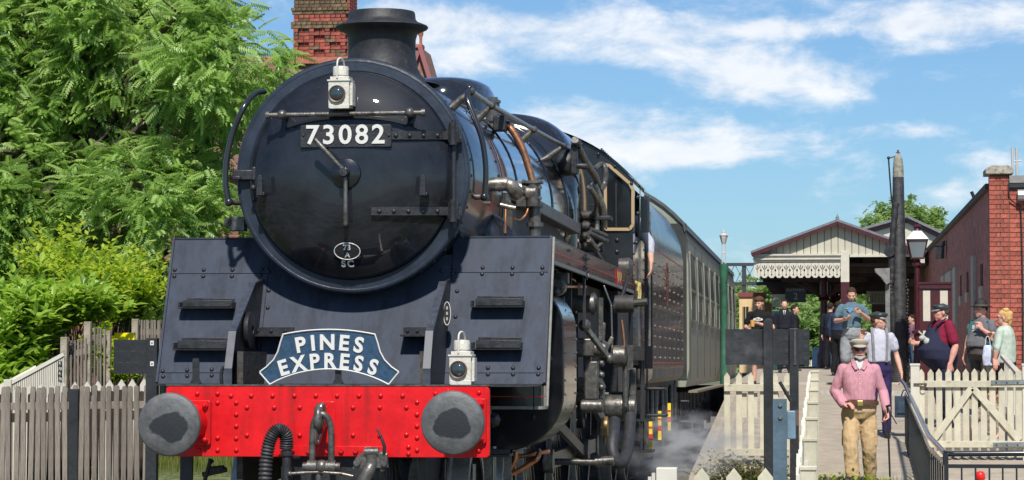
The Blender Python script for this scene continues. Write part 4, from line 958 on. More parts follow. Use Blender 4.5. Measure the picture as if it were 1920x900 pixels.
b = MB(); b.prism([(SX-TX+.02, 1.20), (SX+TX-.08, 1.20), (SX+TX-.01, 1.26), (SX+TX, 1.36), (SX-TX, 1.36)], TY0, TY1, 'Y'); b.build('underframe', mat('dirty_frame', (.16,.14,.11), .6, var=.5, vscale=5), tender, 30)
for s_ in (1, -1):
    b = MB(); b.box((SX+s_*1.1-.02, TY0+.1, .45), (SX+s_*1.1+.02, TY1-.1, 1.22)); b.build('tender_frame', M['under'], tender, 0)
    for y in (13.3, 15.2, 17.1):
        wheel(SX+s_*.76, y, .50, 9, s_, tender, 'tender_wheel'); b = MB(); b.box((SX+s_*1.12, y-.17, .35), (SX+s_*1.28, y+.17, .68)); b.box((SX+s_*1.12, y-.5, .75), (SX+s_*1.24, y+.5, .86)); b.build('axle_box', M['under'], tender, 30, bevel=.02)
        for dy in (-.35, .35): b = MB(); b.tube([(SX+s_*1.28, y+dy, .7), (SX+s_*1.28, y+dy, 1.15)], .03, 8); b.build('spring_hanger', M['dsteel'], tender, 40)
# hanging steps and coloured tags below tender front
YL = mat('warning_yellow', (.80,.58,.02), .5, var=.2, vscale=20)
for k, (px, py, Y) in enumerate(((1219, 812, 11.6), (1236, 796, 13.1), (1254, 780, 14.6))):
    q = at(px, py, Y); b = MB(); b.box((q.x-.012, Y-.02, q.z-.17), (q.x+.025, Y+.02, q.z+.15)); tg = b.build('yellow_tag', YL, tender, 0)
    b = MB(); b.box((q.x-.014, Y-.022, q.z-.07), (q.x+.027, Y+.022, q.z-.01)); b.box((q.x-.014, Y-.022, q.z+.05), (q.x+.027, Y+.022, q.z+.07)); b.build('red_band', M['lining'], tg, 0)
    b = MB(); b.box((q.x-.20, Y, q.z-.14), (q.x-.05, Y+.25, q.z+.13)); b.build('battery_box', M['under'], tender, 30, bevel=.03)
for k, (px, py, Y, w) in enumerate(((1212, 728, 11.9, .20), (1222, 778, 11.9, .16), (1272, 752, 18.6, .13), (1272, 790, 18.6, .14), (1281, 808, 18.6, .12))):
    q = at(px, py, Y); b = MB(); b.box((q.x-.1, Y, q.z-.02), (q.x+w, Y+.3, q.z+.01)); b.bar((q.x-.05, Y+.05, q.z), (q.x-.05, Y+.05, q.z+.5), .02, .05); b.build('step_tread', M['black'], tender, 30, bevel=.01)
for k in range(12):
    px = 1262 + 6*k; q = at(px, 735, 18.4 + k*.9); b = MB(); b.tube([q, q + Vector((0, 0, -.45 - random.random()*.3))], .025 + random.random()*.03, 8); b.sphere(q + Vector((0, 0, -.1 - random.random()*.3)), .07); b.build('pipe_fitting', M['under'], tender, 50)

CG = mat('coach_green_faded', (.26,.27,.21), .5, spec=.3, var=.14, vscale=2, stretch=(1,.3,1), wear=((.32,.31,.25), 3, .62))
CR = mat('coach_roof_grey', (.075,.08,.08), .5, var=.3, vscale=3)
CE = mat('coach_end_dark', (.03,.032,.03), .5, var=.3, vscale=4)
def coach(y0, ln, label, x=1.385):
    t = thing('railway_coach', label, 'railway coach', (SX, y0, 0))
    def cp(w=0):
        P = [(x-.05, 1.10), (x, 1.35), (x, 2.0), (x-.01, 2.75), (x-.07, 3.22)]
        return P
    z_top = lambda u: 3.30 + .56*(1 - abs(u/(x-.06))**2.6)
    side = cp(); roofp = [(u, z_top(u)) for u in [(x-.06)*(1 - 2*k/20) for k in range(21)]]
    loop = side + [(u, z - .02) for u, z in roofp] + [(-u, z) for u, z in side[::-1]]
    n = len(loop); b = MB(); b.add([Vector((SX+u, y0 + dy, z)) for dy in (0, ln) for u, z in loop], [tuple(range(n-1, -1, -1)), tuple(range(n, 2*n))] + [(i, (i+1) % n, n + (i+1) % n, n+i) for i in range(n)]); b.build('body', CG, t, 25)
    b = MB(); rr = [(x-.035, 3.20)] + roofp + [(-x+.035, 3.20)]; n = len(rr)
    b.add([Vector((SX+u, y, z + .02)) for y in (y0 - .04, y0 + ln + .04) for u, z in rr] + [Vector((SX+u*.985, y, z - .02)) for y in (y0 - .04, y0 + ln + .04) for u, z in rr],
          [(i, i+1, n+i+1, n+i) for i in range(n-1)] + [(2*n+i+1, 2*n+i, 3*n+i, 3*n+i+1) for i in range(n-1)] + [(i+1, i, 2*n+i, 2*n+i+1) for i in range(n-1)]); b.build('roof', CR, t, 30)
    b = MB(); b.box((SX-.5, y0-.25, 1.25), (SX+.5, y0-.001, 3.35)); b.box((SX-x+.03, y0-.012, 1.2), (SX+x-.03, y0-.001, 3.3)); b.build('end_gangway', CE, t, 25)
    nb = 9; step = (ln - .8)/nb
    for k in range(nb):
        yy = y0 + .45 + step*k
        for j in (0,):
            ya = yy + .1; wn = step*.62
            b = MB(); X = SX + x - .004
            b.add([Vector(v) for v in ((X+.010, ya, 2.46), (X+.010, ya+wn, 2.46), (X-.012, ya+wn, 2.95), (X-.012, ya, 2.95))], [(0,1,2,3)])
            w = b.build('window', mat('coach_pane', (.012,.028,.020), .3, spec=.15), t, 0)
            b = MB(); b.add([Vector(v) for v in ((X+.010, ya, 2.02), (X+.010, ya+wn, 2.02), (X+.006, ya+wn, 2.42), (X+.006, ya, 2.42))], [(0,1,2,3)]); b.build('lower_pane', mat('coach_pane_low', (.045,.055,.045), .25, spec=.3), w, 0)  # lower glass coloured paler to stand for reflected light
            b = MB()
            for za, zb_ in ((2.0, 2.03), (2.42, 2.46), (2.93, 2.96)): b.bar(Vector((X+.012-(za-2)*.028, ya-.02, za)), Vector((X+.012-(za-2)*.028, ya+wn+.02, za)), .03, .03)
            for q in (ya-.015, ya+wn+.015): b.bar(Vector((X+.014, q, 2.0)), Vector((X-.012, q, 2.95)), .018, .02)
            b.build('frame', mat('window_frame_pale', (.22,.22,.18), .4), w, 0)
        b = MB(); b.bar((SX+x+.002, yy-.12, 1.2), (SX+x+.002, yy-.12, 2.2), .008, .012); b.bar((SX+x-.0, yy-.12, 2.2), (SX+x-.04, yy-.12, 3.1), .008, .012); b.bar((SX+x+.03, yy-.2, 1.9), (SX+x+.03, yy-.2, 2.15), .02, .02); b.build('door_seam', CE, t, 0)
    for yb in (y0+2.2, y0+ln-2.2, y0+.8, y0+3.6):
        b = MB(); b.box((SX-1.1, yb-.5, .35), (SX+1.18, yb+.5, .95)); b.build('bogie', M['under'], t, 30, bevel=.05)
    b = MB(); b.box((SX+.6, y0+5, .5), (SX+1.2, y0+ln-5, 1.0)); b.build('underframe_box', M['under'], t, 30, bevel=.03)
    b = MB(); b.box((SX+x-.02, y0+.2, 1.02), (SX+x+.10, y0+ln-.2, 1.05)); b.build('footboard', mat('dusty_board', (.20,.17,.12), .8), t, 0)
    return t
coach(19.2, 19.9, 'green coach coupled directly behind the black tender')

# ================================================================ GROUND
def ground_mat():
    m = mat('ground_gravel_grass', (.20,.18,.145), .95, bump=.5, bscale=30)
    n = m.node_tree.nodes; l = m.node_tree.links; b = n['Principled BSDF']; t = n.new('ShaderNodeTexCoord')
    def ns(s, d=8):
        k = n.new('ShaderNodeTexNoise'); k.inputs['Scale'].default_value = s; k.inputs['Detail'].default_value = d; l.new(t.outputs['Object'], k.inputs[0]); return k.outputs[0]
    c1 = n.new('ShaderNodeValToRGB'); l.new(ns(22), c1.inputs[0]); c1.color_ramp.elements[0].color = (.09,.08,.065,1); c1.color_ramp.elements[1].color = (.33,.30,.25,1)
    c2 = n.new('ShaderNodeValToRGB'); l.new(ns(9), c2.inputs[0]); c2.color_ramp.elements[0].color = (.035,.06,.012,1); c2.color_ramp.elements[1].color = (.10,.13,.035,1)
    f = n.new('ShaderNodeValToRGB'); l.new(ns(.55, 5), f.inputs[0]); f.color_ramp.elements[0].position = .44; f.color_ramp.elements[1].position = .54
    mxn = n.new('ShaderNodeMixRGB'); l.new(f.outputs[0], mxn.inputs[0]); l.new(c1.outputs[0], mxn.inputs[1]); l.new(c2.outputs[0], mxn.inputs[2]); l.new(mxn.outputs[0], b.inputs['Base Color'])
    return m
b = MB(); b.sheet([(-900, -60, -.14), (900, -60, -.14), (900, 1500, -.14), (-900, 1500, -.14)]); b.build('ground', ground_mat(), None, 0, kind='structure', local=True)
BAL = mat('ballast_stone', (.16,.145,.125), .95, var=.6, vscale=45, bump=.9, bscale=60)
b = MB(); b.add([(-2.0, -3, -.13), (-1.3, -3, -.04), (1.3, -3, -.04), (1.5, -3, -.13), (-2.0, 90, -.13), (-1.3, 90, -.04), (1.3, 90, -.04), (1.5, 90, -.13)], [(0,1,5,4),(1,2,6,5),(2,3,7,6)]); b.build('track_bed', BAL, None, 0, kind='structure', local=True)
for s_ in (1, -1):
    b = MB(); b.box((SX+s_*.752-.035, -3, -.02), (SX+s_*.752+.035, 90, .0)); b.box((SX+s_*.752-.01, -3, -.12), (SX+s_*.752+.01, 90, -.02)); b.box((SX+s_*.752-.06, -3, -.14+.02), (SX+s_*.752+.06, 90, -.105)); o = b.build('rail', M['steel'], None, 0, local=True)
    tag(o, 'steel running rail under the %s wheels of the locomotive' % ('right hand' if s_ > 0 else 'left hand'), 'rail')
SL = mat('old_timber', (.10,.075,.05), .9, var=.5, vscale=12, stretch=(.2,2,2))
sl_ = None
for k in range(32):
    y = -2.8 + .7*k
    if sl_ is None:
        b = MB(); b.box((-1.25, y-.12, -.14), (1.25, y+.12, -.035)); sl_ = b.build('sleeper', SL, None, 0, bevel=.01); w0 = WL[sl_].copy(); tag(sl_, 'dark timber sleeper lying across the track under the rails', 'sleeper', 'sleepers under the rails')
    else: c = clone(sl_, w0 + Vector((0, .7*k, 0)))
BNK = mat('bank_earth', (.10,.12,.04), .95, var=.5, vscale=9, bump=.6, bscale=25)
b = MB(); b.add([(-12, 9, -.15), (-1.75, 9, -.15), (-12, 11.5, .20), (-2.0, 11.5, .20), (-12, 30, .30), (-2.0, 30, .30), (-1.6, 9, -.15), (-1.6, 30, -.15)], [(0,1,3,2), (2,3,5,4), (1,6,7,5,3)]); b.build('grass_bank', BNK, None, 0, kind='structure', local=True)
# platform and its ramp
def rz(Y):
    D = Y + 16
    if D < 31.3: return -.10
    if D < 47: return -.10 + (D - 31.3)*(1.14/15.7) if False else (0 + (D-31.3)*.0665 if D > 32 else -.10 + (D-31.3)*.2)
    return 1.044 + min(.25, (D - 47)*.0115)
ASP = mat('worn_tarmac', (.37,.315,.245), .95, var=.16, vscale=3.5, bump=.35, bscale=35, wear=((.20,.165,.12), 95, .53), detail=10)
PX0, PX1 = 1.52, 12.0
ys_p = [15.3, 15.6, 16.0] + [16.5 + .5*k for k in range(30)] + [31.4, 34, 40, 50, 60, 80]
b = MB()
vs = []
for y in ys_p: vs += [(PX0, y, rz(y)), (PX0 + .95, y, rz(y)), (PX1, y, rz(y)), (PX0, y, -.16)]
fs = []
for i in range(len(ys_p)-1): fs += [(4*i, 4*i+1, 4*i+5, 4*i+4), (4*i+1, 4*i+2, 4*i+6, 4*i+5)]
b.add(vs, fs); o = b.build('platform', ASP, None, 0, kind='structure', local=True)
PLAT = o
b = MB(); b.add(vs, [(4*i+3, 4*i, 4*i+4, 4*i+7) for i in range(len(ys_p)-1)]); o = b.build('platform_wall', mat('sooty_brick', (.09,.07,.06), .9, var=.5, vscale=20), None, 0, kind='structure', local=True)
# step line where ramp meets platform (dark kerb edge)
b = MB(); y = 28.6; b.box((PX0+1.6, y, rz(y)-.02), (5.8, y+.25, rz(y)+.07)); b.box((2.3, 31.0, rz(31)-.02), (PX1, 31.15, rz(31)+.03)); b.build('platform_kerb', mat('kerb_concrete', (.40,.38,.34), .9, var=.2, vscale=8, bump=.3), None, 0, kind='structure')
# block pavers on the platform edge: each a part of the platform
PAV = mat('block_paver', (.33,.29,.235), .9, var=.2, vscale=14, bump=.4, bscale=40, objrand=.14)
pv = None; cnt = 0
b = MB(); b.box((-.068, -.118, 0), (.068, .118, .012)); pvm = b.build('paver', PAV, PLAT, 0, local=True, bevel=.004); pvm.location = (PX0 + .10, 16.7, rz(16.7)); first = True
for r_ in range(48):
    y = 16.7 + .245*r_
    for c_ in range(6):
        x = PX0 + .10 + .145*c_
        if r_ == 0 and c_ == 0: continue
        c = pvm.copy(); COL.objects.link(c); c.location = (x, y + (.12 if c_ % 2 else 0), rz(y)+.001); c.rotation_euler = (math.atan(.0665), 0, random.uniform(-.01, .01))
pvm.rotation_euler = (math.atan(.0665), 0, 0)

# ================================================================ PICKET FENCES, GATES
WP = mat('cream_fence_paint', (.52,.48,.36), .6, var=.12, vscale=6, bump=.15, bscale=30, wear=((.28,.28,.19), 8, .60), streak=((.33,.31,.22), 10, .50, .6), objrand=.09)
WF = mat('fresh_white_fence', (.56,.53,.45), .6, var=.08, vscale=6, wear=((.30,.31,.22), 7, .63), streak=((.38,.37,.29), 10, .52, .5), objrand=.07)
def picket(w, h, t, pt_, rounded=False):
    b = MB()
    if rounded: poly = [(-w/2, 0), (w/2, 0), (w/2, h - w*.45), (w*.35, h - w*.1), (0, h), (-w*.35, h - w*.1), (-w/2, h - w*.45)]
    else: poly = [(-w/2, 0), (w/2, 0), (w/2, h - pt_), (0, h), (-w/2, h - pt_)]
    b.prism(poly, -t/2, t/2, 'Y'); return b
def panel_fence(t, p0, p1, zt0, zt1, hgt, n, w, material, rails=(.18, .82), rail_h=.09, pt_=.05, thick=.02, rounded=False, rail_side=-1, jitter=.004, name='picket', railmat=None):
    p0 = Vector(p0); p1 = Vector(p1); d = (p1 - p0); ang = math.atan2(d.y, d.x); ln = d.length
    pk = picket(w, hgt, thick, pt_, rounded).build(name, material, t, 0, local=True)
    base = WL[t]
    for k in range(n):
        f = k/(n-1) if n > 1 else 0; q = p0.lerp(p1, f); z = zt0 + (zt1 - zt0)*f - hgt
        o = pk if k == 0 else pk.copy()
        if k: COL.objects.link(o)
        o.location = Vector((q.x, q.y, z + random.uniform(-jitter, jitter))) - base; o.rotation_euler = (0, random.uniform(-1, 1)*jitter*1.5, ang)
    nx = Vector((math.sin(ang), -math.cos(ang), 0))*rail_side*-1
    for f in rails:
        off = nx*(thick/2 + .018)*1
        a_ = Vector((p0.x, p0.y, zt0 - hgt*(1-f))) + off; e = Vector((p1.x, p1.y, zt1 - hgt*(1-f))) + off
        ex = (e - a_).normalized()*w*.7
        b = MB(); b.bar(a_ - ex, e + ex, .035, rail_h); b.build('rail', railmat or material, t, 0, bevel=.004)
def fence_post(t, p, zt, h, w, material, cap=True, name='post'):
    b = MB(); b.box((p[0]-w/2, p[1]-w/2, zt-h), (p[0]+w/2, p[1]+w/2, zt))
    if cap: b.box((p[0]-w/2-.008, p[1]-w/2-.008, zt), (p[0]+w/2+.008, p[1]+w/2+.008, zt+.03))
    return b.build(name, material, t, 0, bevel=.006)
# main white gate, right
GY = 18.0
q0, q1 = at(1729, 855, GY), at(1912, 855, GY); ztop = at(1800, 691, GY).z; zbot = at(1800, 857, GY).z
G = thing('picket_gate', 'wide cream picket gate with two diagonal braces forming an inverted V, people standing behind it', 'gate', (q0.x, GY, zbot))
panel_fence(G, (q0.x, GY, 0), (at(1912, 855, GY).x, GY, 0), ztop, ztop, ztop - zbot, 12, .078, WP, rails=(), pt_=.055)
for py, hh in ((720, .085), (833, .085)):
    a_, e = at(1733, py, GY-.03), at(1925, py, GY-.03); b = MB(); b.bar(a_, e, .035, hh); b.build('gate_rail', WP, G, 0, bevel=.004)
for (ax, ay, bx_, by_) in ((1749, 826, 1822, 727), (1912, 826, 1824, 727)):
    b = MB(); b.bar(at(ax, ay, GY-.032), at(bx_, by_, GY-.032), .03, .085); b.build('gate_brace', WP, G, 0, bevel=.004)
HG = mat('hinge_grey', (.16,.18,.18), .5, var=.3, vscale=10)
for py in (717, 834):
    b = MB(); b.bar(at(1858 if py < 800 else 1862, py, GY-.055), at(1925, py-1, GY-.055), .012, .055); hs = b.build('hinge_strap', HG, G, 0)
    for px in (1868, 1888, 1908): b = MB(); b.dome(at(px, py, GY-.062), .012, .012); b.build('bolt_head', M['dsteel'], hs, 0)
b = MB(); b.bar(at(1713, 720, GY-.05), at(1738, 720, GY-.05), .02, .02); c = at(1731, 724, GY-.06); b.tube([c + Vector((.035*math.cos(t), 0, .035*math.sin(t)-.01)) for t in [math.pi*2*k/14 for k in range(15)]], .007, 6, False); b.build('gate_latch', mat('rusty_iron', (.09,.05,.03), .8, var=.4, vscale=20), G, 40)
t = thing('gate_post', 'square white painted gate post carrying the latch, left of the braced gate', 'gate post', (at(1715, 850, GY).x, GY, zbot))
qp = at(1715.5, 686, GY); fence_post(t, (qp.x, GY+.02), qp.z, 1.25, .115, WF)
t = thing('gate_post', 'cream gate post at the right edge of the photo carrying the grey hinges', 'gate post', (at(1922, 850, GY).x, GY+.02, zbot)); qp = at(1925, 686, GY); fence_post(t, (qp.x, GY+.03), qp.z, 1.25, .115, WF)
# fence going back from the gate where the woman rests her hand
t = thing('picket_fence', 'short run of white pickets going back from the gate hinge under the resting hand', 'fence', (at(1897, 800, 19).x, 19, zbot))
a_ = at(1918, 700, 18.4); e = at(1884, 668, 22.5)
panel_fence(t, (a_.x, 18.4, 0), (e.x, 22.5, 0), a_.z, e.z, 1.05, 14, .075, WF, rails=(), pt_=.05)
b = MB(); b.bar(Vector((a_.x-.03, 18.4, a_.z-.04)), Vector((e.x-.03, 22.5, e.z-.0)), .07, .05); b.build('top_rail', WF, t, 0)
# white gate by the platform ramp (behind the black board posts)
GY2 = 17.0
q0, q1 = at(1367, 855, GY2), at(1476, 855, GY2); zt_, zb_ = at(1400, 698, GY2).z, at(1400, 858, GY2).z
t = thing('picket_gate', 'weathered cream picket gate standing on the platform ramp behind the tall black posts', 'gate', (q0.x, GY2, zb_))
panel_fence(t, (at(1364.5, 850, GY2).x, GY2, 0), (at(1476, 850, GY2).x, GY2, 0), zt_, zt_, zt_ - zb_, 6, .074, WP, rails=(), pt_=.055)
for py, hh in ((727, .09), (848, .09)): b = MB(); b.bar(at(1358, py, GY2-.03), at(1480, py, GY2-.03), .035, hh); b.build('gate_rail', WP, t, 0, bevel=.004)
for px in (1395, 1415, 1455): 
    b = MB(); b.bar(at(px, 737, GY2+.02), at(px, 783, GY2+.02), .07, .012, (0,1,0)); b.build('half_picket', WP, t, 0)
# end-on fence beside the path
X_F = 2.99
t = thing('picket_fence', 'long white picket fence running along the path edge, seen end on', 'fence', (X_F, 4, 0))
ya, yb = 1.0, 19.6; za, zb2 = at(1505, 876, 1.0).z, at(1505, 696, 19.6).z
nF = 42
pk = picket(.085, 1.02, .022, .05).build('picket', WF, t, 0, local=True); pk.rotation_euler = (0, 0, R(90))
for k in range(nF):
    f = k/(nF-1); o = pk if k == 0 else pk.copy()
    if k: COL.objects.link(o)
    y = ya + (yb - ya)*f; o.location = Vector((X_F - .02, y, za + (zb2-za)*f - 1.02)) - WL[t]; o.rotation_euler = (random.uniform(-.01,.01), random.uniform(-.01,.01), R(90))
for k in range(7):
    y = ya + (yb - ya)*(k/6); z = za + (zb2-za)*k/6; fence_post(t, (X_F + .05, y), z - .02 , 1.1, .10, WP, True)
for f in (.22, .80):
    b = MB(); b.bar((X_F+.02, ya, za - 1.02*(1-f)), (X_F+.02, yb, zb2 - 1.02*(1-f)), .035, .08); b.build('rail', WF, t, 0)
# near fence along the bottom of the picture
t = thing('picket_fence', 'near picket fence whose pointed tips show at the bottom edge by the steel post', 'fence', (2.4, -.9, 0))
for k, px in enumerate((1316, 1376, 1435)):
    q = at(px, 877 if k < 2 else 877, -.9); b = picket(.087, 1.0, .022, .055)
    o = b.build('picket', WP, t, 0, local=True); o.location = Vector((q.x, -.9, q.z - 1.0)) - WL[t]
a_ = at(1300, 915, -.86); e = at(1460, 915, -.86); b = MB(); b.bar(a_, e, .03, .07); b.build('rail', WP, t, 0)
q = at(1256, 876, -.9); b = MB(); b.box((q.x-.075, -.98, q.z-1.0), (q.x+.045, -.86, q.z)); b.build('post', WF, t, 0, bevel=.006)
b = MB()
for k in range(7): b.box((q.x-.10-.022*k, -.97+.0*k, q.z-1.0), (q.x-.08-.022*k, -.95, q.z-.03-.022*k))
b.build('end_boards', WF, t, 0)
# steel post with box
SB = mat('galvanised_blue_grey', (.10,.155,.20), .45, .3, var=.25, vscale=6, bump=.1)
t = thing('steel_post', 'blue grey galvanised steel post with a small metal box fixed on its right side', 'post', (at(1462, 900, 4.5).x, 4.5, -.1))
a_ = at(1449, 748, 4.5); e = at(1475, 748, 4.5); b = MB(); b.box((a_.x, 4.5, -.14), (e.x, 4.512, a_.z)); b.box((e.x-.012, 4.512, -.14), (e.x, 4.60, a_.z)); b.box((a_.x, 4.512, -.14), (a_.x+.012, 4.60, a_.z)); b.build('channel', SB, t, 0)
b = MB()
for py in (759, 782): c = at(1463, py, 4.497); b.tube([c + Vector((0,-.012,0)), c], .017, 6)
b.build('bolt_head', M['steel'], t, 30)
a_ = at(1476, 823, 4.6); e = at(1492, 770, 4.6); b = MB(); b.box((a_.x, 4.53, a_.z), (e.x, 4.70, e.z)); bx = b.build('metal_box', mat('box_blue', (.14,.22,.29), .45, var=.15), t, 0, bevel=.008)
b = MB(); c = at(1495, 783, 4.6); b.box((c.x-.01, 4.55, c.z-.06), (c.x+.012, 4.65, c.z+.06)); b.build('box_hinge', mat('rust_brown', (.12,.07,.05), .8), bx, 0)
# black crossing board with posts, right
BK = mat('black_painted_timber', (.016,.018,.021), .5, var=.4, vscale=6, bump=.15, bscale=25, wear=((.05,.055,.06), 8, .62))
def crossing_board(Y, bpx, posts, label, zb_, loc):
    t = thing('crossing_board', label, 'board', loc)
    x0, x1 = at(bpx[0], 650, Y).x, at(bpx[1], 650, Y).x; z0, z1 = at(1440, bpx[3], Y).z, at(1440, bpx[2], Y).z; n = 3
    for k in range(n):
        b = MB(); h = (z1-z0)/n; b.box((x0, Y, z0 + h*k + .0004), (x1, Y+.03, z0 + h*(k+1) - .0004)); b.build('board', BK, t, 0)
    for px0, px1, top, yo in posts:
        a_, e = at(px0, top, Y-.05+yo), at(px1, top, Y-.05+yo); w = e.x - a_.x
        b = MB(); n_ = 8; xc = (a_.x+e.x)/2
        poly = [(a_.x, zb_), (e.x, zb_), (e.x, a_.z - w/2)] + [(xc + w/2*math.cos(R(g_)), a_.z - w/2 + w/2*math.sin(R(g_))) for g_ in range(15, 180, 15)] + [(a_.x, a_.z - w/2)]
        b.prism(poly, Y-.085+yo, Y-.002+yo, 'Y'); b.build('post', BK, t, 20, bevel=.006)
    return t, x0, x1, z0, z1
t, *_ = crossing_board(11.5, (1360, 1518, 617, 684), ((1431, 1449, 597, 0),), 'long black timber board on round topped posts in front of the platform', -.1, (at(1440, 860, 11.5).x, 11.5, -.1))
a_, e = at(1480, 616, 11.5), at(1497, 616, 11.5); b = MB(); b.box((a_.x, 11.42, -.1), (e.x, 11.498, a_.z)); b.build('post', BK, t, 0, bevel=.005)
b = MB(); b.box((at(1489, 620, 11.4).x, 11.405, _[-2]-.0), (at(1492, 620, 11.4).x, 11.42, _[-1])); b.build('post_strap', M['dsteel'], t, 0)
b = MB(); b.tube([at(1462, 716, 11.3), at(1483, 752, 11.3)], .018, 8); b.build('stay_rod', BK, t, 40)
# black board left of the engine
t = thing('crossing_board', 'square black timber board with two white bolt plates beside the left side of the locomotive', 'board', (at(250, 740, 6).x, 6, -.1))
x0, x1 = at(213, 668, 6).x, at(285, 668, 6).x; z0, z1 = at(250, 701, 6).z, at(250, 637, 6).z
for k in range(3):
    h = (z1-z0)/3; b = MB(); b.box((x0, 6.0, z0+h*k+.0003), (x1, 6.03, z0+h*(k+1)-.0003)); b.build('board', BK, t, 0)
b = MB(); b.box((at(275, 650, 5.95).x, 5.92, -.1), (at(296, 650, 5.95).x, 5.998, z1+.015)); b.build('post', BK, t, 0, bevel=.004)
for py in (643, 682):
    c = at(285, py, 5.915); b = MB(); b.box((c.x-.016, 5.914, c.z-.02), (c.x+.016, 5.92, c.z+.02)); bpn = b.build('bolt_plate', M['white'], t, 0); b = MB(); b.dome((c.x, 5.914, c.z), .007, .008); b.build('bolt_head', M['dsteel'], bpn, 0)
# black handrail with balusters
HRM = mat('handrail_black_gloss', (.016,.018,.022), .22, var=.2, vscale=10, coat=.5)
t = thing('handrail_fence', 'black tubular handrail with vertical bars running down the ramp and turning right', 'railing', (at(1730, 800, 12).x, 12, -.1))
ptsR = [at(1690, 713, 20.5), at(1697, 722, 20.0), at(1742, 818, 10.6), at(1771, 849, 8.2), at(1776, 851, 8.0), at(1790, 851, 8.0), at(1935, 850, 8.0)]
b = MB(); b.tube(ptsR, .026, 12); b.build('handrail', HRM, t, 60)
A, B, C_, D_ = ptsR[1], ptsR[2], ptsR[4], ptsR[6]
b = MB()
segs = [(A, B, 26), (B, C_, 8)]
for a_, e, n in segs:
    for k in range(n):
        q = a_.lerp(e, k/n); bb = MB(); bb.box((q.x-.009, q.y-.009, q.z-1.02), (q.x+.009, q.y+.009, q.z-.12)); bb.build('baluster', HRM, t, 0)
    for dz, w in ((-.12, .045), (-1.0, .04)):
        b = MB(); b.bar(a_ + Vector((0,0,dz)), e + Vector((0,0,dz)), .012 if dz > -.5 else .03, w); b.build('flat_rail', HRM, t, 0)
zr = at(1800, 874, 8.0).z
b = MB(); b.bar((C_.x, 8.0, zr), (D_.x, 8.0, zr), .012, .035); b.build('flat_rail', HRM, t, 0)
for px in (1803, 1829, 1855, 1880, 1906): 
    q = at(px, 875, 8.0); b = MB(); b.box((q.x-.008, 7.992, zr-.9), (q.x+.008, 8.008, zr)); b.build('baluster', HRM, t, 0)
q = at(1774, 870, 8.0); b = MB(); b.box((q.x-.02, 7.98, -.1), (q.x+.02, 8.02, C_.z)); b.build('corner_post', HRM, t, 0)
b = MB(); b.tube([at(1770, 850, 8.0), at(1770, 872, 8.0)], .012, 6); b.build('rail_stub', HRM, t, 0)
# concrete kerb under the railing
b = MB(); a_ = Vector((A.x-.06, A.y, -.1)); zs_ = [(A.z-1.05), (B.z-1.05), (C_.z-1.05)]
for (p_, z1_), (q_, z2_) in zip(((A, zs_[0]), (B, zs_[1])), ((B, zs_[1]), (C_, zs_[2]))):
    b.bar(Vector((p_.x-.02, p_.y, z1_-.10)), Vector((q_.x-.02, q_.y, z2_-.10)), .26, .22)
o = b.build('kerb_wall', mat('kerb_concrete', (.4,.38,.34)), None, 0, kind='structure')
# pale slab right behind the lower railing
b = MB(); q = at(1690, 860, 17.5); b.box((4.72, 8.5, -.12), (9, 17.6, .02)); b.build('concrete_apron', mat('apron_concrete', (.42,.39,.33), .9, var=.15, vscale=4, bump=.3, bscale=40), None, 0, kind='structure')
q = at(1838, 893, 9.0); b = MB(); b.lathe([(.001, .05), (.03, .045), (.045, .02), (.048, -.02), (.04, -.03), (.05, -.1), (.055, -.6)], q, 'Z', 20); o = b.build('marker_cap', mat('red_plastic', (.75,.02,.015), .35), None, 50); tag(o, 'small red rounded cap poking up behind the low black bars at the bottom right', 'marker')

# ================================================================ BRICK BUILDING on the right
BRK = mat('red_brick', (.35,.088,.060), .85, var=.3, vscale=18, bump=.35, bscale=70, stretch=(.21,1,1), wear=((.20,.09,.06), 9, .54), objrand=.26)
MORT = mat('mortar', (.17,.085,.06), .95, var=.25, vscale=30)
STO = mat('weathered_stone', (.34,.31,.25), .9, var=.3, vscale=9, bump=.5, bscale=30, wear=((.13,.12,.09), 12, .52))
BY2 = 26.0
X0b = at(1856, 500, BY2).x; X1p = at(1893, 500, BY2).x
bld = thing('brick_building', 'red brick station building with stone coped parapet and corner pier at the right edge', 'building', (X0b, BY2, .7))
ztp = at(1870, 328, BY2).z; ztw = at(1905, 352, BY2).z; ztS = at(1852, 352, BY2).z
b = MB(); b.box((X0b+.02, BY2+.02, 0), (X1p-.01, BY2+.5, ztp)); b.box((X1p-.02, BY2+.045, 0), (X0b+6, BY2+.5, ztw)); b.build('front_wall', MORT, bld, 0)
# individual bricks on the sunlit front: English bond
bl, bh, jt = .215, .064, .0105
bmA = MB(); bmA.box((-.5, 0, 0), (.5, .035, 1)); 
def brick_set(parent, x0, x1, z0, z1, y, cap=9999, offs=0):
    proto_ = {}
    cnt_ = 0; r_ = 0; z = z0; res = []
    while z + bh <= z1 + .01:
        wd = bl if r_ % 2 == 0 else bl/2 - jt/2
        x = x0 - (0 if r_ % 2 == 0 else 0); k = 0
        first_ = True
        while x < x1 - .02:
            w = wd
            if r_ % 2 and k == 1: w = bl*.25
            if x + w > x1: w = x1 - x
            if x1 - (x + w) < .05: w = x1 - x
            res.append((x, z, w)); x += w + jt; k += 1
        z += bh + jt; r_ += 1
    return res
lst = brick_set(bld, X0b, X1p, at(1870, 700, BY2).z, ztp, BY2) 
lst2 = brick_set(bld, X1p + .012, X1p + .62, at(1870, 700, BY2).z, ztw - .0, BY2)
bb = MB(); bb.box((0, 0, 0), (1, .04, bh)); bp_ = bb.build('brick', BRK, bld, 0, local=True); used_ = False
n_b = 0; rest = MB()
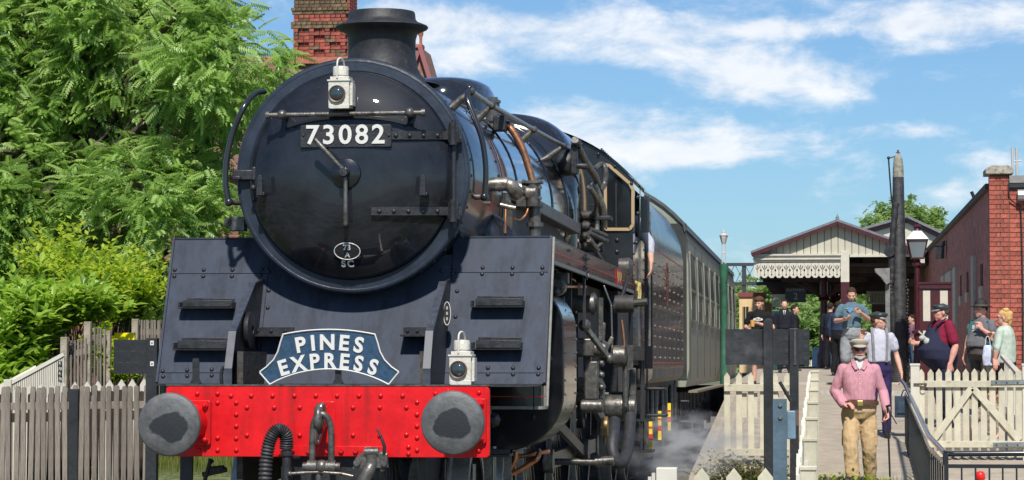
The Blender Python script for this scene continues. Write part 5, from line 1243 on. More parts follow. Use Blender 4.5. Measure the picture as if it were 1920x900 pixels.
for L_, dy in ((lst, 0), (lst2, .03)):
    for x, z, w in L_:
        if n_b < 298:
            o = bp_ if not used_ else bp_.copy()
            if used_: COL.objects.link(o)
            used_ = True; o.location = Vector((x, BY2 + dy + random.uniform(-.003, .003), z)) - WL[bld]; o.scale = (w, 1, 1); n_b += 1
        else: rest.box((x, BY2 + dy, z), (x + w, BY2 + dy + .04, z + bh))
if rest.v: rest.build('brick_course', BRK, bld, 0, kind='stuff')
for _n in (0,):
    b = MB(); b.prism([(X0b-.06, ztp+.01), (X1p+.07, ztp+.01), (X1p+.07, ztp+.10), (X1p-.02, ztp+.15), (X0b+.04, ztp+.15), (X0b-.06, ztp+.10)], BY2-.07, BY2+.6, 'Y'); b.build('pier_cap', STO, bld, 20, bevel=.012)
b = MB(); b.box((X1p+.005, BY2-.02, ztw+.005), (X0b+6, BY2+.5, ztw+.07)); b.box((X1p+.005, BY2-.08, ztw+.075), (X0b+6, BY2+.5, ztw+.19)); b.build('parapet_flashing', mat('lead_grey', (.20,.20,.19), .7, var=.3, vscale=5), bld, 0)
# side wall receding: courses carried by the material
def brickwall_mat(nm, c1, c2, mo, sx__, rot):
    m = mat(nm, c1, .9); n = m.node_tree.nodes; l = m.node_tree.links; b_ = n['Principled BSDF']
    t = n.new('ShaderNodeTexCoord'); mp = n.new('ShaderNodeMapping'); sp_ = n.new('ShaderNodeSeparateXYZ'); cb_ = n.new('ShaderNodeCombineXYZ'); l.new(t.outputs['Object'], sp_.inputs[0]); l.new(sp_.outputs[1 if rot[2] else 0], cb_.inputs[0]); l.new(sp_.outputs[2], cb_.inputs[1]); l.new(cb_.outputs[0], mp.inputs[0])
    br = n.new('ShaderNodeTexBrick'); l.new(mp.outputs[0], br.inputs[0]); br.inputs['Scale'].default_value = 1; br.inputs['Brick Width'].default_value = .225; br.inputs['Row Height'].default_value = .075; br.inputs['Mortar Size'].default_value = .011
    br.inputs['Color1'].default_value = (*c1, 1); br.inputs['Color2'].default_value = (*c2, 1); br.inputs['Mortar'].default_value = (*mo, 1)
    nz = n.new('ShaderNodeTexNoise'); nz.inputs['Scale'].default_value = 5; nz.inputs['Detail'].default_value = 8; l.new(t.outputs['Object'], nz.inputs[0])
    hs = n.new('ShaderNodeMixRGB'); hs.blend_type = 'MULTIPLY'; hs.inputs[0].default_value = .8; l.new(br.outputs[0], hs.inputs[1])
    rr = n.new('ShaderNodeValToRGB'); l.new(nz.outputs[0], rr.inputs[0]); rr.color_ramp.elements[0].position = .3; rr.color_ramp.elements[1].position = .7; rr.color_ramp.elements[0].color = (.45,.42,.42,1); rr.color_ramp.elements[1].color = (1.2,1.15,1.1,1)
    l.new(rr.outputs[0], hs.inputs[2]); l.new(hs.outputs[0], b_.inputs['Base Color'])
    bn = n.new('ShaderNodeBump'); bn.inputs['Distance'].default_value = .012; bn.inputs['Strength'].default_value = .8; bn.invert = True; l.new(br.outputs['Fac'], bn.inputs['Height']); l.new(bn.outputs[0], b_.inputs['Normal'])
    return m
SW = brickwall_mat('side_brick', (.58,.20,.155), (.44,.15,.12), (.30,.22,.19), 1, (R(90), 0, R(90)))
b = MB(); b.box((X0b+.03, BY2+.5, 0), (X0b+.4, 53, ztS)); b.build('side_wall', SW, bld, 0, local=False)
b = MB(); b.box((X0b-.03, BY2+.48, ztS+.002), (X0b+.5, 53.05, ztS+.10)); b.build('coping', mat('coping_dark', (.10,.09,.075), .9, var=.5, vscale=12, bump=.5), bld, 0)
b = MB(); b.box((X0b+.4, BY2+.5, 0), (X0b+6, 53, ztS-.5)); b.build('rear_block', MORT, bld, 0)
# pale stone panels and slots on the side wall (window surrounds)
ST = mat('cream_render', (.46,.44,.36), .8, var=.15, vscale=6)
def on_side(px0, px1, py0, py1, name, m_, thick=.05, parent=bld):
    xw = X0b + .03
    a_ = atX(px0, py0, xw - .0); e = atX(px1, py1, xw)
    y0_, y1_ = sorted((a_.y, e.y)); z0_ = atX(px1, py1, xw).z; z1_ = atX(px1, py0, xw).z
    b = MB(); b.box((xw - thick, y0_, z0_), (xw + .01, y1_, z1_)); return b.build(name, m_, parent, 0)
DK = mat('dark_slot', (.03,.015,.015), .8)
for a4 in ((1825, 1831, 478, 640), (1790, 1796, 500, 620), (1776, 1786, 507, 530), (1768, 1773, 516, 540)): on_side(*a4, 'pale_pilaster', ST)
for a4 in ((1839, 1843, 494, 536), (1813, 1816, 509, 548), (1801, 1803, 516, 555)): on_side(*a4, 'narrow_slot', DK, .012)
for a4 in ((1839, 1844, 536, 558), (1813, 1817, 548, 566), (1801, 1804, 555, 572)): on_side(*a4, 'slot_sill', ST, .04)
b = MB(); q = atX(1772, 470, X0b); b.box((X0b-.22, q.y-.15, q.z-.17), (X0b-.02, q.y+.15, q.z+.10)); b.add([(X0b-.24, q.y-.17, q.z+.10), (X0b, q.y-.17, q.z+.10), (X0b, q.y+.17, q.z+.10), (X0b-.24, q.y+.17, q.z+.10), (X0b, q.y-.17, q.z+.22), (X0b, q.y+.17, q.z+.22)], [(0,1,4),(1,2,5,4),(2,3,5),(3,0,4,5),(0,3,2,1)]); b.build('wall_light', M['black'], bld, 0)
# cable and CCTV on the front
b = MB(); b.tube(smooth_path([at(1891, 345, BY2-.02), at(1892, 368, BY2-.02), at(1899, 378, BY2-.01), at(1912, 388, BY2-.01), at(1915, 420, BY2-.01), at(1918, 560, BY2-.01), at(1918, 700, BY2-.01)], 5), .012, 6); b.build('wall_cable', M['black'], bld, 60)
b = MB(); q = at(1914, 366, BY2-.06); b.tube([q + Vector((-.05, 0, 0)), q + Vector((.15, 0, 0))], .09, 8); b.build('bulkhead_light', mat('grey_plastic', (.25,.26,.28), .4), bld, 30)
b = MB(); p = at(1907, 340, BY2+.3); b.tube([p, at(1906, 277, BY2+.3)], .022, 10); b.tube([at(1899, 318, BY2+.28), at(1898, 277, BY2+.28)], .022, 10); b.tube([at(1898, 302, BY2+.29), at(1914, 302, BY2+.29)], .012, 6); b.tube([at(1908, 305, BY2+.29), at(1897, 315, BY2+.29)], .008, 6); an = b.build('aerial', mat('aerial_grey', (.42,.43,.42), .5), None, 40); tag(an, 'pair of short grey aerial tubes on the brick building roof', 'aerial')
b = MB(); q = at(1827, 372, 30); b.tube([q, q + Vector((-.05, 0, .12))], .03, 8); q2 = b.build('vent_pipe', M['black'], bld, 40)
# maroon panelled gate leaf
MAR = mat('maroon_paint', (.060,.009,.013), .35, var=.15, vscale=8, coat=.2)
CRM = mat('cream_paint', (.55,.52,.43), .55, var=.08, vscale=6, wear=((.45,.43,.33), 5, .64))
DY = 29.0
t = thing('panelled_gate', 'open maroon gate leaf with tall cream panels against the brick side wall', 'gate', (at(1755, 700, DY).x, DY, 1.0))
a_ = at(1725, 700, DY); e = at(1784, 532, DY)
b = MB(); b.box((a_.x, DY, 1.0), (e.x, DY+.05, e.z)); b.build('gate_frame', MAR, t, 0)
for (x0_, x1_, y0_, y1_) in ((1731, 1744, 545, 602), (1763, 1777, 545, 602), (1731, 1744, 620, 668), (1763, 1777, 620, 668)):
    p0_, p1_ = at(x0_, y1_, DY-.01), at(x1_, y0_, DY-.01); b = MB(); b.box((p0_.x, DY-.012, p0_.z), (p1_.x, DY-.002, p1_.z)); b.build('cream_panel', CRM, t, 0)
b = MB(); b.box((a_.x-.02, DY-.02, e.z), (e.x+.02, DY+.06, e.z+.03)); b.box((a_.x, DY-.03, at(1750, 541, DY).z), (e.x, DY-.004, at(1750, 538, DY).z)); b.build('gate_moulding', MAR, t, 0)

# ================================================================ LAMP POSTS
LG = mat('lantern_glass', (.16,.20,.22), .08, spec=.8, coat=.5)
def lantern_post(x, y, z0, zlan, ztop, s_, label, matp, name='lamp_post', slim=False):
    t = thing(name, label, 'lamp post', (x, y, z0))
    b = MB(); h = zlan - z0
    b.lathe([(.10*s_, 0), (.10*s_, .25), (.075*s_, .3), (.06*s_, .5), (.052*s_, h*.4), (.085*s_, h*.41), (.085*s_, h*.425), (.046*s_, h*.44), (.038*s_, h-.12), (.07*s_, h-.10), (.07*s_, h-.07), (.035*s_, h-.03), (.05*s_, h)], (x, y, z0), 'Z', 20); b.build('column', matp, t, 40)
    H = ztop - zlan
    b = MB(); w0, w1 = .085*s_, .135*s_; zg0, zg1 = zlan + H*.04, zlan + H*.52
    gl = MB()
    cs = lambda w, z: [Vector((x-w, y-w, z)), Vector((x+w, y-w, z)), Vector((x+w, y+w, z)), Vector((x-w, y+w, z))]
    lo_, hi_ = cs(w0, zg0), cs(w1, zg1)
    for k in range(4):
        b.bar(lo_[k], hi_[k], .014*s_, .014*s_); b.bar(lo_[k], lo_[(k+1) % 4], .018*s_); b.bar(hi_[k], hi_[(k+1) % 4], .025*s_)
    fr = b.build('lantern_frame', matp, t, 0)
    for k in range(4):
        gl = MB(); gl.sheet([lo_[k], lo_[(k+1) % 4], hi_[(k+1) % 4], hi_[k]]); gl.build('pane', LG, fr, 0)
    b = MB(); r1, r2 = cs(w1*1.15, zg1+.01), cs(w1*.42, zlan + H*.76)
    b.add(r1 + r2, [(0,1,5,4),(1,2,6,5),(2,3,7,6),(3,0,4,7),(3,2,1,0),(4,5,6,7)]); b.build('lantern_roof', mat('lantern_roof_white', (.62,.6,.58), .4) if not slim else matp, t, 0)
    b = MB(); b.lathe([(w1*.42, H*.76), (w1*.36, H*.78), (w1*.36, H*.86), (w1*.5, H*.87), (w1*.2, H*.93), (.012, H*.95), (.02*s_, H*.98), (.001, H)], (x, y, zlan), 'Z', 14); b.build('finial', matp, t, 40)
    return t
LY = 30.0
q = at(1720, 487, LY); qt = at(1721, 416, LY)
lt = lantern_post(q.x, LY, 1.05, q.z, qt.z, 1.25, 'maroon lamp post with four sided glass lantern beside the panelled gate', MAR)
GRN = mat('lamp_green', (.03,.12,.07), .5, var=.25, vscale=8)
q = at(1357, 455, 30.0); LPX = q.x
t = thing('lamp_post', 'tall lamp post, green below and pale above, standing at the platform edge beside the coaches', 'lamp post', (LPX, 30, 1.0))
zg = at(1357, 495, 30).z
b = MB(); b.lathe([(.075, 0), (.062, .6), (.058, zg-1.0-.3), (.075, zg-1.0-.25), (.08, zg-1.0), (.001, zg-1.0)], (LPX, 30, 1.0), 'Z', 16); b.build('column', GRN, t, 40)
zl0, zl1 = at(1357, 457, 30).z, at(1357, 430, 30).z
PLS = mat('pale_lamp_paint', (.45,.43,.40), .5)
b = MB(); b.tube([(LPX-.03, 30, zg), (LPX-.03, 30, zl0)], .010, 6); b.tube([(LPX+.03, 30, zg), (LPX+.03, 30, zl0)], .010, 6); b.tube([(LPX-.03, 30, zg+.2), (LPX+.03, 30, zg+.2)], .012, 6); b.build('twin_stem', PLS, t, 0)
b = MB(); H = zl1 - zl0; b.lathe([(.035, 0), (.04, .01), (.075, H*.55), (.085, H*.57), (.05, H*.72), (.03, H*.75), (.03, H*.83), (.012, H*.88), (.001, H)], (LPX, 30, zl0), 'Z', 6); b.build('lantern', PLS, t, 20)

# ================================================================ WATER CRANE (tall ribbed dark column)
CYW = 31.5
RIB = mat('dark_lagging', (.040,.040,.042), .55, var=.5, vscale=10, bump=.4, bscale=30)
cx = at(1686, 600, CYW).x
wc = thing('water_crane', 'tall tapering dark ribbed water column with rounded grey top and lever arm', 'water crane', (cx, CYW, 1.06))
zb_ = 1.06; ztc = at(1687, 289, CYW).z; zring = at(1687, 333, CYW).z
def wcr(z): f = (z - zb_)/(zring - zb_); return .165 - .065*f + (.012 if f < .3 else 0)
prof = []; z = zb_
while z < zring:
    prof += [(wcr(z) + .0022, z), (wcr(z) - .0022, z + .024)]; z += .036
prof += [(wcr(zring)+.005, zring)]
b = MB()
# lean: bottom centre px 1686 -> top 1687
b.lathe([(r, z - zb_) for r, z in prof], (cx, CYW, zb_), 'Z', 28); b.build('lagged_column', RIB, wc, 20)
b = MB(); rr = wcr(zring) - .002
b.lathe([(rr, 0), (rr*.98, (ztc-zring)*.4), (rr*.80, (ztc-zring)*.8), (rr*.5, (ztc-zring)*.95), (.001, (ztc-zring))], (cx, CYW, zring+.003), 'Z', 24); b.build('column_cap', mat('lichen_grey', (.24,.23,.18), .9, var=.4, vscale=14, bump=.4, wear=((.32,.27,.10), 12, .62)), wc, 50)
b = MB(); b.tube([(cx, CYW, ztc-.02), (cx, CYW, ztc+.05)], .012, 6); b.tube([(cx-.04, CYW, ztc+.03), (cx+.04, CYW, ztc+.03)], .012, 6); b.sphere((cx, CYW, ztc+.06), .02); b.build('finial', mat('rusty_red', (.16,.06,.04), .7), wc, 0)
b = MB(); b.tube([at(1688, 290, CYW), at(1666, 297, CYW)], .012, 6); b.sphere(at(1666, 296, CYW), .03); b.tube([at(1666, 298, CYW), at(1669, 340, CYW), at(1672, 380, CYW)], .016, 6); b.tube([at(1666, 298, CYW), at(1673, 392, CYW)], .006, 5); b.build('lever', M['black'], wc, 40)
# side hose / bag folded down the left side
b = MB(); pts = [at(px, py, CYW-.1) for px, py in ((1680, 380), (1675, 430), (1672, 480), (1672, 520), (1668, 540), (1672, 560), (1676, 620), (1680, 690))]
sp_ = smooth_path(pts, 8); b.tube(sp_, [.06 + .008*math.sin(i*1.9) for i in range(len(sp_))], 12); b.build('hose', M['rubber'], wc, 70)
b = MB(); c = at(1668, 472, CYW-.15); b.lathe([(.001, -.05), (.09, -.05), (.10, 0), (.09, .05), (.001, .05)], c, 'Y', 20); b.build('pulley', M['black'], wc, 40)
b = MB()
for k in range(30):
    z = zb_ + .1 + k*.06; q = at(1699, 690, CYW); b.sphere((cx+.155 - .02*(k/30) + random.uniform(-.01,.02), CYW-.08, z), random.uniform(.018, .035), 6, 4)
b.build('chain', M['black'], wc, 40)
b = MB(); p0 = at(1640, 504, CYW-.3); 
prof2 = [(1640, 504), (1668, 503), (1668, 530), (1662, 534), (1652, 520), (1641, 510)]
pl = [at(*u, CYW-.3) for u in prof2]; b.prism([(v.x, v.z) for v in pl], CYW-.45, CYW-.15, 'Y'); b.box((pl[3].x-.02, CYW-.35, 1.05), (pl[3].x+.06, CYW-.25, pl[3].z)); b.build('side_chute', mat('lead_chute', (.22,.22,.21), .55, .3, var=.3, vscale=8), wc, 20)

# ================================================================ CANOPY BUILDING
CYc = 50.0
can = thing('platform_canopy', 'gabled station canopy with cream boarded gable, fretted valance and maroon columns', 'canopy', (at(1500, 690, CYc).x, CYc, 1.29))
PK = at(1570, 416, CYc); EL = at(1408, 474, CYc); ER = at(1736, 476, CYc)
EL.z = (EL.z+ER.z)/2; ER.z = EL.z
SLT = mat('slate_grey', (.16,.165,.175), .7, var=.2, vscale=8)
for e_, s_ in ((EL, -1), (ER, 1)):
    b = MB(); th = .06; b.add([(PK.x, CYc-.25, PK.z+th), (e_.x, CYc-.25, e_.z+th), (e_.x, CYc+26, e_.z+th), (PK.x, CYc+26, PK.z+th), (PK.x, CYc-.25, PK.z), (e_.x, CYc-.25, e_.z), (e_.x, CYc+26, e_.z), (PK.x, CYc+26, PK.z)], [(0,1,2,3)[::s_], (4,5,6,7)[::-s_], (0,1,5,4), (1,2,6,5), (0,3,7,4), (3,2,6,7)]); b.build('canopy_roof', SLT, can, 0)
    b = MB(); b.bar((PK.x, CYc-.24, PK.z-.05), (e_.x - s_*.02, CYc-.24, e_.z-.05), .05, .08); b.build('barge_board', MAR, can, 0)
b = MB(); b.lathe([(.05, 0), (.04, .08), (.015, .12), (.001, .17)], (PK.x, CYc-.2, PK.z+.03), 'Z', 8); b.build('finial', SLT, can, 0)
zbot_ = at(1500, 474, CYc).z
# gable planks
npk = 24; xs0, xs1 = EL.x + .12, ER.x - .12; w = (xs1 - xs0)/npk
zline = at(1500, 478, CYc).z
CW = mat('weathered_cream_board', (.50,.475,.37), .75, var=.14, vscale=5, stretch=(2,1,.3), wear=((.36,.36,.27), 5, .58), objrand=.06)
def roofz(x): return PK.z - (PK.z - EL.z)*abs(x - PK.x)/((PK.x-EL.x) if x < PK.x else (ER.x-PK.x)) - .08
for k in range(npk):
    xa, xb = xs0 + w*k + .008, xs0 + w*(k+1) - .008; za_, zb3 = roofz(xa), roofz(xb)
    if min(za_, zb3) < zline + .02: continue
    poly = [(xa, zline), (xb, zline), (xb, zb3)] + ([(PK.x, roofz(PK.x))] if xa < PK.x < xb else []) + [(xa, za_)]
    b = MB(); b.prism(poly, CYc-.02, CYc+.01, 'Y'); b.build('plank', CW, can, 0)
b = MB(); poly = [(xs0, zline), (xs1, zline), (PK.x, PK.z-.1)]; b.prism(poly, CYc+.02, CYc+.06, 'Y'); b.build('gable_backing', mat('dark_gap', (.10,.10,.08), .9), can, 0)
a_, e = at(1413, 491, CYc-.06), at(1576, 479, CYc-.06)
b = MB(); b.box((a_.x, CYc-.10, a_.z), (e.x, CYc-.02, e.z)); b.box((a_.x-.02, CYc-.14, at(1500, 487, CYc).z), (e.x, CYc-.10, at(1500, 484, CYc).z)); b.box((a_.x-.04, CYc-.16, e.z), (e.x+.02, CYc-.02, e.z+.04)); b.build('fascia', CRM, can, 0)
b = MB(); b.box((at(1593, 480, CYc).x, CYc-.06, at(1600, 482, CYc).z), (ER.x-.1, CYc-.0, zline)); b.build('right_beam', CRM, can, 0)
# valance boards: fretted with a sprig and half diamonds
nb = 12; wv = (e.x - a_.x)/nb; zt_v, zb_v = at(1500, 491.5, CYc).z, at(1500, 521, CYc).z; hv = zt_v - zb_v
def vboard():
    w2 = wv/2 - .003
    outer = [(-w2, 0), (-w2, -hv*.42), (-w2+.022, -hv*.52), (-w2, -hv*.62), (-w2, -hv*.86), (-w2+.05, -hv), (w2-.05, -hv), (w2, -hv*.86), (w2, -hv*.62), (w2-.022, -hv*.52), (w2, -hv*.42), (w2, 0)]
    stem = [(-.006, -hv*.36), (-.006, -hv*.76), (-.02, -hv*.79), (-.012, -hv*.86), (.012, -hv*.86), (.02, -hv*.79), (.006, -hv*.76), (.006, -hv*.36), (.012, -hv*.24), (0, -hv*.16), (-.012, -hv*.24)]
    l1 = [(-.014, -hv*.50), (-.055, -hv*.33), (-.062, -hv*.22), (-.048, -hv*.24), (-.014, -hv*.42)]
    l2 = [(-x, z) for x, z in l1[::-1]]
    return plate2d(outer, [stem, l1, l2], .02, Matrix(((1, 0, 0, 0), (0, 0, 1, 0), (0, 1, 0, 0), (0, 0, 0, 1))))
vm = vboard(); vm.materials.clear(); vm.materials.append(CRM)
for k in range(nb):
    o = link('valance_board', vm, can); o.location = Vector((a_.x + wv*(k+.5), CYc-.06, zt_v)) - WL[can]
for k in range(8):       # inner valances seen under the roof
    for px, py, Y in ((1449 + 5.6*k, 552, 66),) if k < 4 else (): 
        o = link('valance_board', vm, can); o.location = Vector((at(px+3, py, Y).x, Y, at(px, py, Y).z)) - WL[can]
    px = 1627 + 6*k
    o = link('valance_board', vm, can); o.location = Vector((at(px+3, 546, 64).x, 64, at(px, 546, 64).z)) - WL[can]
a_ = at(1577, 600, CYc-.1); e = at(1592, 470, CYc-.1); zmid = at(1585, 529, CYc).z
b = MB(); b.box((a_.x, CYc-.14, zmid), (e.x, CYc+.0, e.z)); b.build('cream_post', CRM, can, 0)
b = MB(); b.box((a_.x, CYc-.14, 1.29), (e.x, CYc+.0, zmid)); b.build('maroon_post', MAR, can, 0)
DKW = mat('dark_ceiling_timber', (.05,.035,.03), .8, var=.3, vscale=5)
def column(px, Y, zt__, r=.11):
    q = at(px, 600, Y); z0 = rz(Y); b = MB(); H = zt__ - z0
    b.lathe([(r*1.7, 0), (r*1.7, .35), (r*1.3, .42), (r*1.15, .8), (r, .9), (r*.85, H*.75), (r*1.4, H*.77), (r*.9, H*.8), (r*.9, H)], (q.x, Y, z0), 'Z', 16); b.build('column', MAR, can, 35)
    for s_ in (-1, 1):
        for k in range(5): 
            f0, f1 = k/5, (k+1)/5
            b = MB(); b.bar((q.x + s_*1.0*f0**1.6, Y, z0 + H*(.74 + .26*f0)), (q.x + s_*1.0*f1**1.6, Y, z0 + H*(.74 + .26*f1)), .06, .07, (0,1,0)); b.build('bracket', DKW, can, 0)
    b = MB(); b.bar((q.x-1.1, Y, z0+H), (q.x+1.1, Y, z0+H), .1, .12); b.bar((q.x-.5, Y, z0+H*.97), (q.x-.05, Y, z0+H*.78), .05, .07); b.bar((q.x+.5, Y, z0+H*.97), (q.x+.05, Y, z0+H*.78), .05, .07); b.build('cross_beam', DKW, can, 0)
zc = at(1500, 526, 56).z
column(1545, 52.5, at(1545, 524, 52.5).z); column(1562, 62, at(1562, 530, 62).z, .09); column(1568, 71, at(1562, 530, 71).z, .09)
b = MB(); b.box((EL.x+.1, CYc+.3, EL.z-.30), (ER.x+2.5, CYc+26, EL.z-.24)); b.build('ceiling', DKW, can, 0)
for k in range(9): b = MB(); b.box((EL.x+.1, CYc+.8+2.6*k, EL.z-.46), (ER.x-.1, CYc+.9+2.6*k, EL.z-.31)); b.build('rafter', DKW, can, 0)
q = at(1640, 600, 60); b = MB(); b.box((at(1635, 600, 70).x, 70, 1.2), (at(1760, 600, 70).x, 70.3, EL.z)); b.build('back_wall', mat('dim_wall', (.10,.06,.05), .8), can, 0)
b = MB(); b.box((at(1635, 600, 69.9).x, 69.7, 1.2), (at(1665, 600, 69.9).x, 69.9, at(1640, 590, 70).z)); b.build('pale_doorway', CRM, can, 0)
# second gable behind the crane
b = MB(); P2 = at(1700, 413, 58); L2 = at(1618, 436, 58); R2 = at(1770, 446, 58)
b.add([(P2.x, 58, P2.z), (L2.x, 58, L2.z), (L2.x, 58, EL.z-.2), (R2.x, 58, EL.z-.2), (R2.x, 58, R2.z), (P2.x, 58.1, P2.z), (L2.x, 58.1, L2.z), (L2.x, 58.1, EL.z-.2), (R2.x, 58.1, EL.z-.2), (R2.x, 58.1, R2.z)], [(0,1,2,3,4), (9,8,7,6,5)]); b.build('second_gable', CW, can, 0)
for a3, e3 in ((P2, L2), (P2, R2)):
    b = MB(); b.bar((a3.x, 57.95, a3.z), (e3.x, 57.95, e3.z), .06, .13); b.build('barge_board', MAR, can, 0)
    b = MB(); b.bar((a3.x, 57.9, a3.z+.10), (e3.x, 57.9, e3.z+.10), .3, .07); b.build('roof_edge', SLT, can, 0)
# hanging platform sign
q0, q1 = at(1472, 567, 51.2), at(1511, 539, 51.2)
t = thing('hanging_sign', 'dark hanging sign reading PLATFORM 2 under the canopy', 'sign', (q0.x, 51.2, q0.z))
b = MB(); b.box((q0.x, 51.2, q0.z), (q1.x, 51.26, q1.z)); b.build('sign_board', mat('sign_dark', (.012,.012,.014), .4), t, 0)
SG = mat('sign_grey', (.22,.23,.25), .5)
place_text('sign_text', 'PLATFORM', .09, frontal(at(1491, 544, 51.19)), SG, t, .003, .001); place_text('sign_number', '2', .24, frontal(at(1492, 556, 51.19)), SG, t, .003, .002)
b = MB()
for px in (1478, 1506): q = at(px, 539, 51.23); b.bar(q, q + Vector((0, 0, .25)), .015)
b.build('sign_hanger', M['black'], t, 0)
# canopy light strip between posts: station background trees and lattice bridge
LB = mat('bridge_dark', (.035,.04,.05), .6)
t = thing('lattice_footbridge', 'dark lattice footbridge crossing behind the coaches and canopy', 'footbridge', (at(1390, 500, 58).x, 58, 1.2))
a_ = at(1362, 496, 58); e = at(1430, 532, 58); h = a_.z - at(1362, 532, 58).z
b = MB(); b.bar((a_.x-3, 58, a_.z), (e.x+1, 58, a_.z), .1, .09); b.bar((a_.x-3, 58, a_.z-h), (e.x+1, 58, a_.z-h), .1, .09); b.build('girder_flange', LB, t, 0)
nl = 16
for k in range(nl):
    xk = a_.x - 2 + k*.28
    for s_ in (1, -1):
        b = MB(); x2 = xk + s_*.28; b.bar((xk, 58, a_.z), (x2, 58.02*1 + s_*.01, a_.z-h), .015, .03, (0,1,0)); b.build('lattice_bar', LB, t, 0)
b = MB(); q = at(1395, 500, 58); b.box((q.x-.06, 57.97, .5), (q.x+.06, 58.05, a_.z)); b.box((q.x-2.2, 58.5, .0), (q.x-1.9, 58.8, a_.z)); b.build('bridge_leg', LB, t, 0)
# cream kiosk with maroon fascia
HY_ = 56.0
t = thing('platform_kiosk', 'cream painted wooden hut with maroon top board between the coaches and the canopy', 'kiosk', (at(1408, 690, HY_).x, HY_, 1.2))
YC = mat('yellow_cream', (.66,.47,.24), .6, var=.08, vscale=4)
a_ = at(1386, 552, HY_); e = at(1432, 700, HY_)
b = MB(); b.box((a_.x, HY_, 1.15), (e.x, HY_+2.5, a_.z-.07)); b.build('hut_wall', YC, t, 0)
b = MB(); b.box((a_.x-.03, HY_-.05, a_.z-.068), (e.x+.04, HY_+2.55, a_.z+.05)); b.build('fascia_board', mat('dull_maroon', (.20,.045,.05), .6), t, 0)
p0_, p1_ = at(1394, 660, HY_), at(1403, 575, HY_); b = MB(); b.box((p0_.x, HY_-.02, p0_.z), (p1_.x, HY_-.004, p1_.z)); w = b.build('window', M['glass'], t, 0)
b = MB()
for px in (1393, 1398, 1404): q = at(px, 575, HY_); b.box((q.x-.015, HY_-.04, p0_.z), (q.x+.015, HY_-.02, p1_.z))
b.build('window_frame', mat('frame_olive', (.30,.24,.12), .6), w, 0)
b = MB(); q0, q1 = at(1408, 700, HY_), at(1428, 575, HY_); b.box((q0.x, HY_-.03, 1.15), (q1.x, HY_-.004, q1.z)); b.build('door', YC, t, 0, bevel=.01)
b = MB(); q0, q1 = at(1433, 700, 58), at(1446, 568, 58); b.box((q0.x, 58.2, 1.15), (q1.x, 60, q1.z)); w = b.build('hut_extension', YC, t, 0)
# green notice cabinet behind the kid
t = thing('green_cabinet', 'dark green cabinet standing on the platform right of the boy in black', 'cabinet', (at(1455, 690, 48).x, 48, 1.25))
b = MB(); q0, q1 = at(1447, 700, 48), at(1462, 581, 48); b.box((q0.x, 48, 1.2), (q1.x, 48.4, q1.z)); b.build('cabinet_body', mat('dark_green', (.01,.05,.035), .5), t, 0, bevel=.02)
b = MB(); b.box((q0.x+.04, 47.98, q1.z-.6), (q1.x-.04, 47.999, q1.z-.05)); b.build('pane', M['glass'], t, 0)
# small white fence and blue litter bin far under the canopy
t = thing('picket_fence', 'tiny distant white fence seen between the canopy columns', 'fence', (at(1528, 690, 80).x, 80, 1.2))
panel_fence(t, (at(1518, 670, 80).x, 80, 0), (at(1536, 670, 80).x, 80, 0), at(1525, 674, 80).z, at(1525, 674, 80).z, .5, 7, .04, WF, rails=(.5,), rail_h=.03)
b = MB(); q = at(1530, 660, 78); b.box((q.x-.14, 78, 1.28), (q.x+.14, 78.3, q.z+.1)); b.box((q.x-.16, 77.98, q.z+.1), (q.x+.16, 78.32, q.z+.16)); o = b.build('recycling_box', mat('pale_blue_box', (.40,.52,.60), .5), None, 0, bevel=.02); tag(o, 'pale blue box on the platform between the canopy columns', 'box')

# ================================================================ HOUSE behind the tree
HYb = 36.0
ho = thing('brick_house', 'brick house with brown tiled roof and tall ornate chimney stack behind the tree', 'house', (-8, HYb, 0))
TILE = mat('roof_tile', (.24,.13,.095), .85, var=.35, vscale=9, bump=.4, bscale=40, wear=((.13,.10,.08), 4, .58))
rz0, rz1 = at(400, 330, HYb).z, at(600, 112, HYb+3).z
xL, xR = -14.5, at(800, 120, HYb+3).x
rows = 30; b = MB()
for k in range(rows):
    f0, f1 = k/rows, (k+1)/rows
    b.box((xL, HYb + 3*f0, rz0 + (rz1-rz0)*f0), (xR-.35, HYb + 3*f1 + .12, rz0 + (rz1-rz0)*f1))
b.build('roof', TILE, ho, 0)
b = MB(); b.box((xL, HYb+3.0, rz1-.03), (xR-.3, HYb+3.2, rz1+.09)); b.build('ridge', mat('ridge_terracotta', (.38,.13,.08), .8, var=.3, vscale=10), ho, 0, bevel=.04)
HW = brickwall_mat('house_brick', (.30,.10,.06), (.22,.07,.045), (.25,.2,.16), 1, (R(90), 0, 0))
b = MB(); b.box((xL+.3, HYb+.3, -.1), (xR-.4, HYb+5.8, rz0+.1)); b.build('wall', HW, ho, 0)
# small gable with barge boards right of the chimney
gx0, gx1 = at(780, 130, HYb+1).x, at(808, 150, HYb+1).x
zg1, zg0 = at(795, 92, HYb+1).z, at(808, 152, HYb+1).z
b = MB(); xm = at(794, 90, HYb+1).x
b.add([(xm, HYb+.6, zg1), (xm+.28, HYb+.6, zg0-.3), (xm-.9, HYb+.6, zg0-.3), (xm-.2, HYb+.6, zg1), (xm, HYb+2, zg1), (xm+.28, HYb+2, zg0-.3), (xm-.9, HYb+2, zg0-.3), (xm-.2, HYb+2, zg1)], [(0,1,2,3)[::-1], (0,4,5,1), (0,3,7,4), (4,7,6,5)]); b.build('gable_wall', TILE, ho, 0)
b = MB(); b.bar((xm+.0, HYb+.5, zg1), (xm+.30, HYb+.5, zg0-.3), .08, .09); b.bar((xm-.02, HYb+.5, zg1-.1), (xm-.30, HYb+.5, zg0-.2), .06, .07); b.build('barge_board', mat('faded_maroon', (.28,.10,.10), .6), ho, 0)
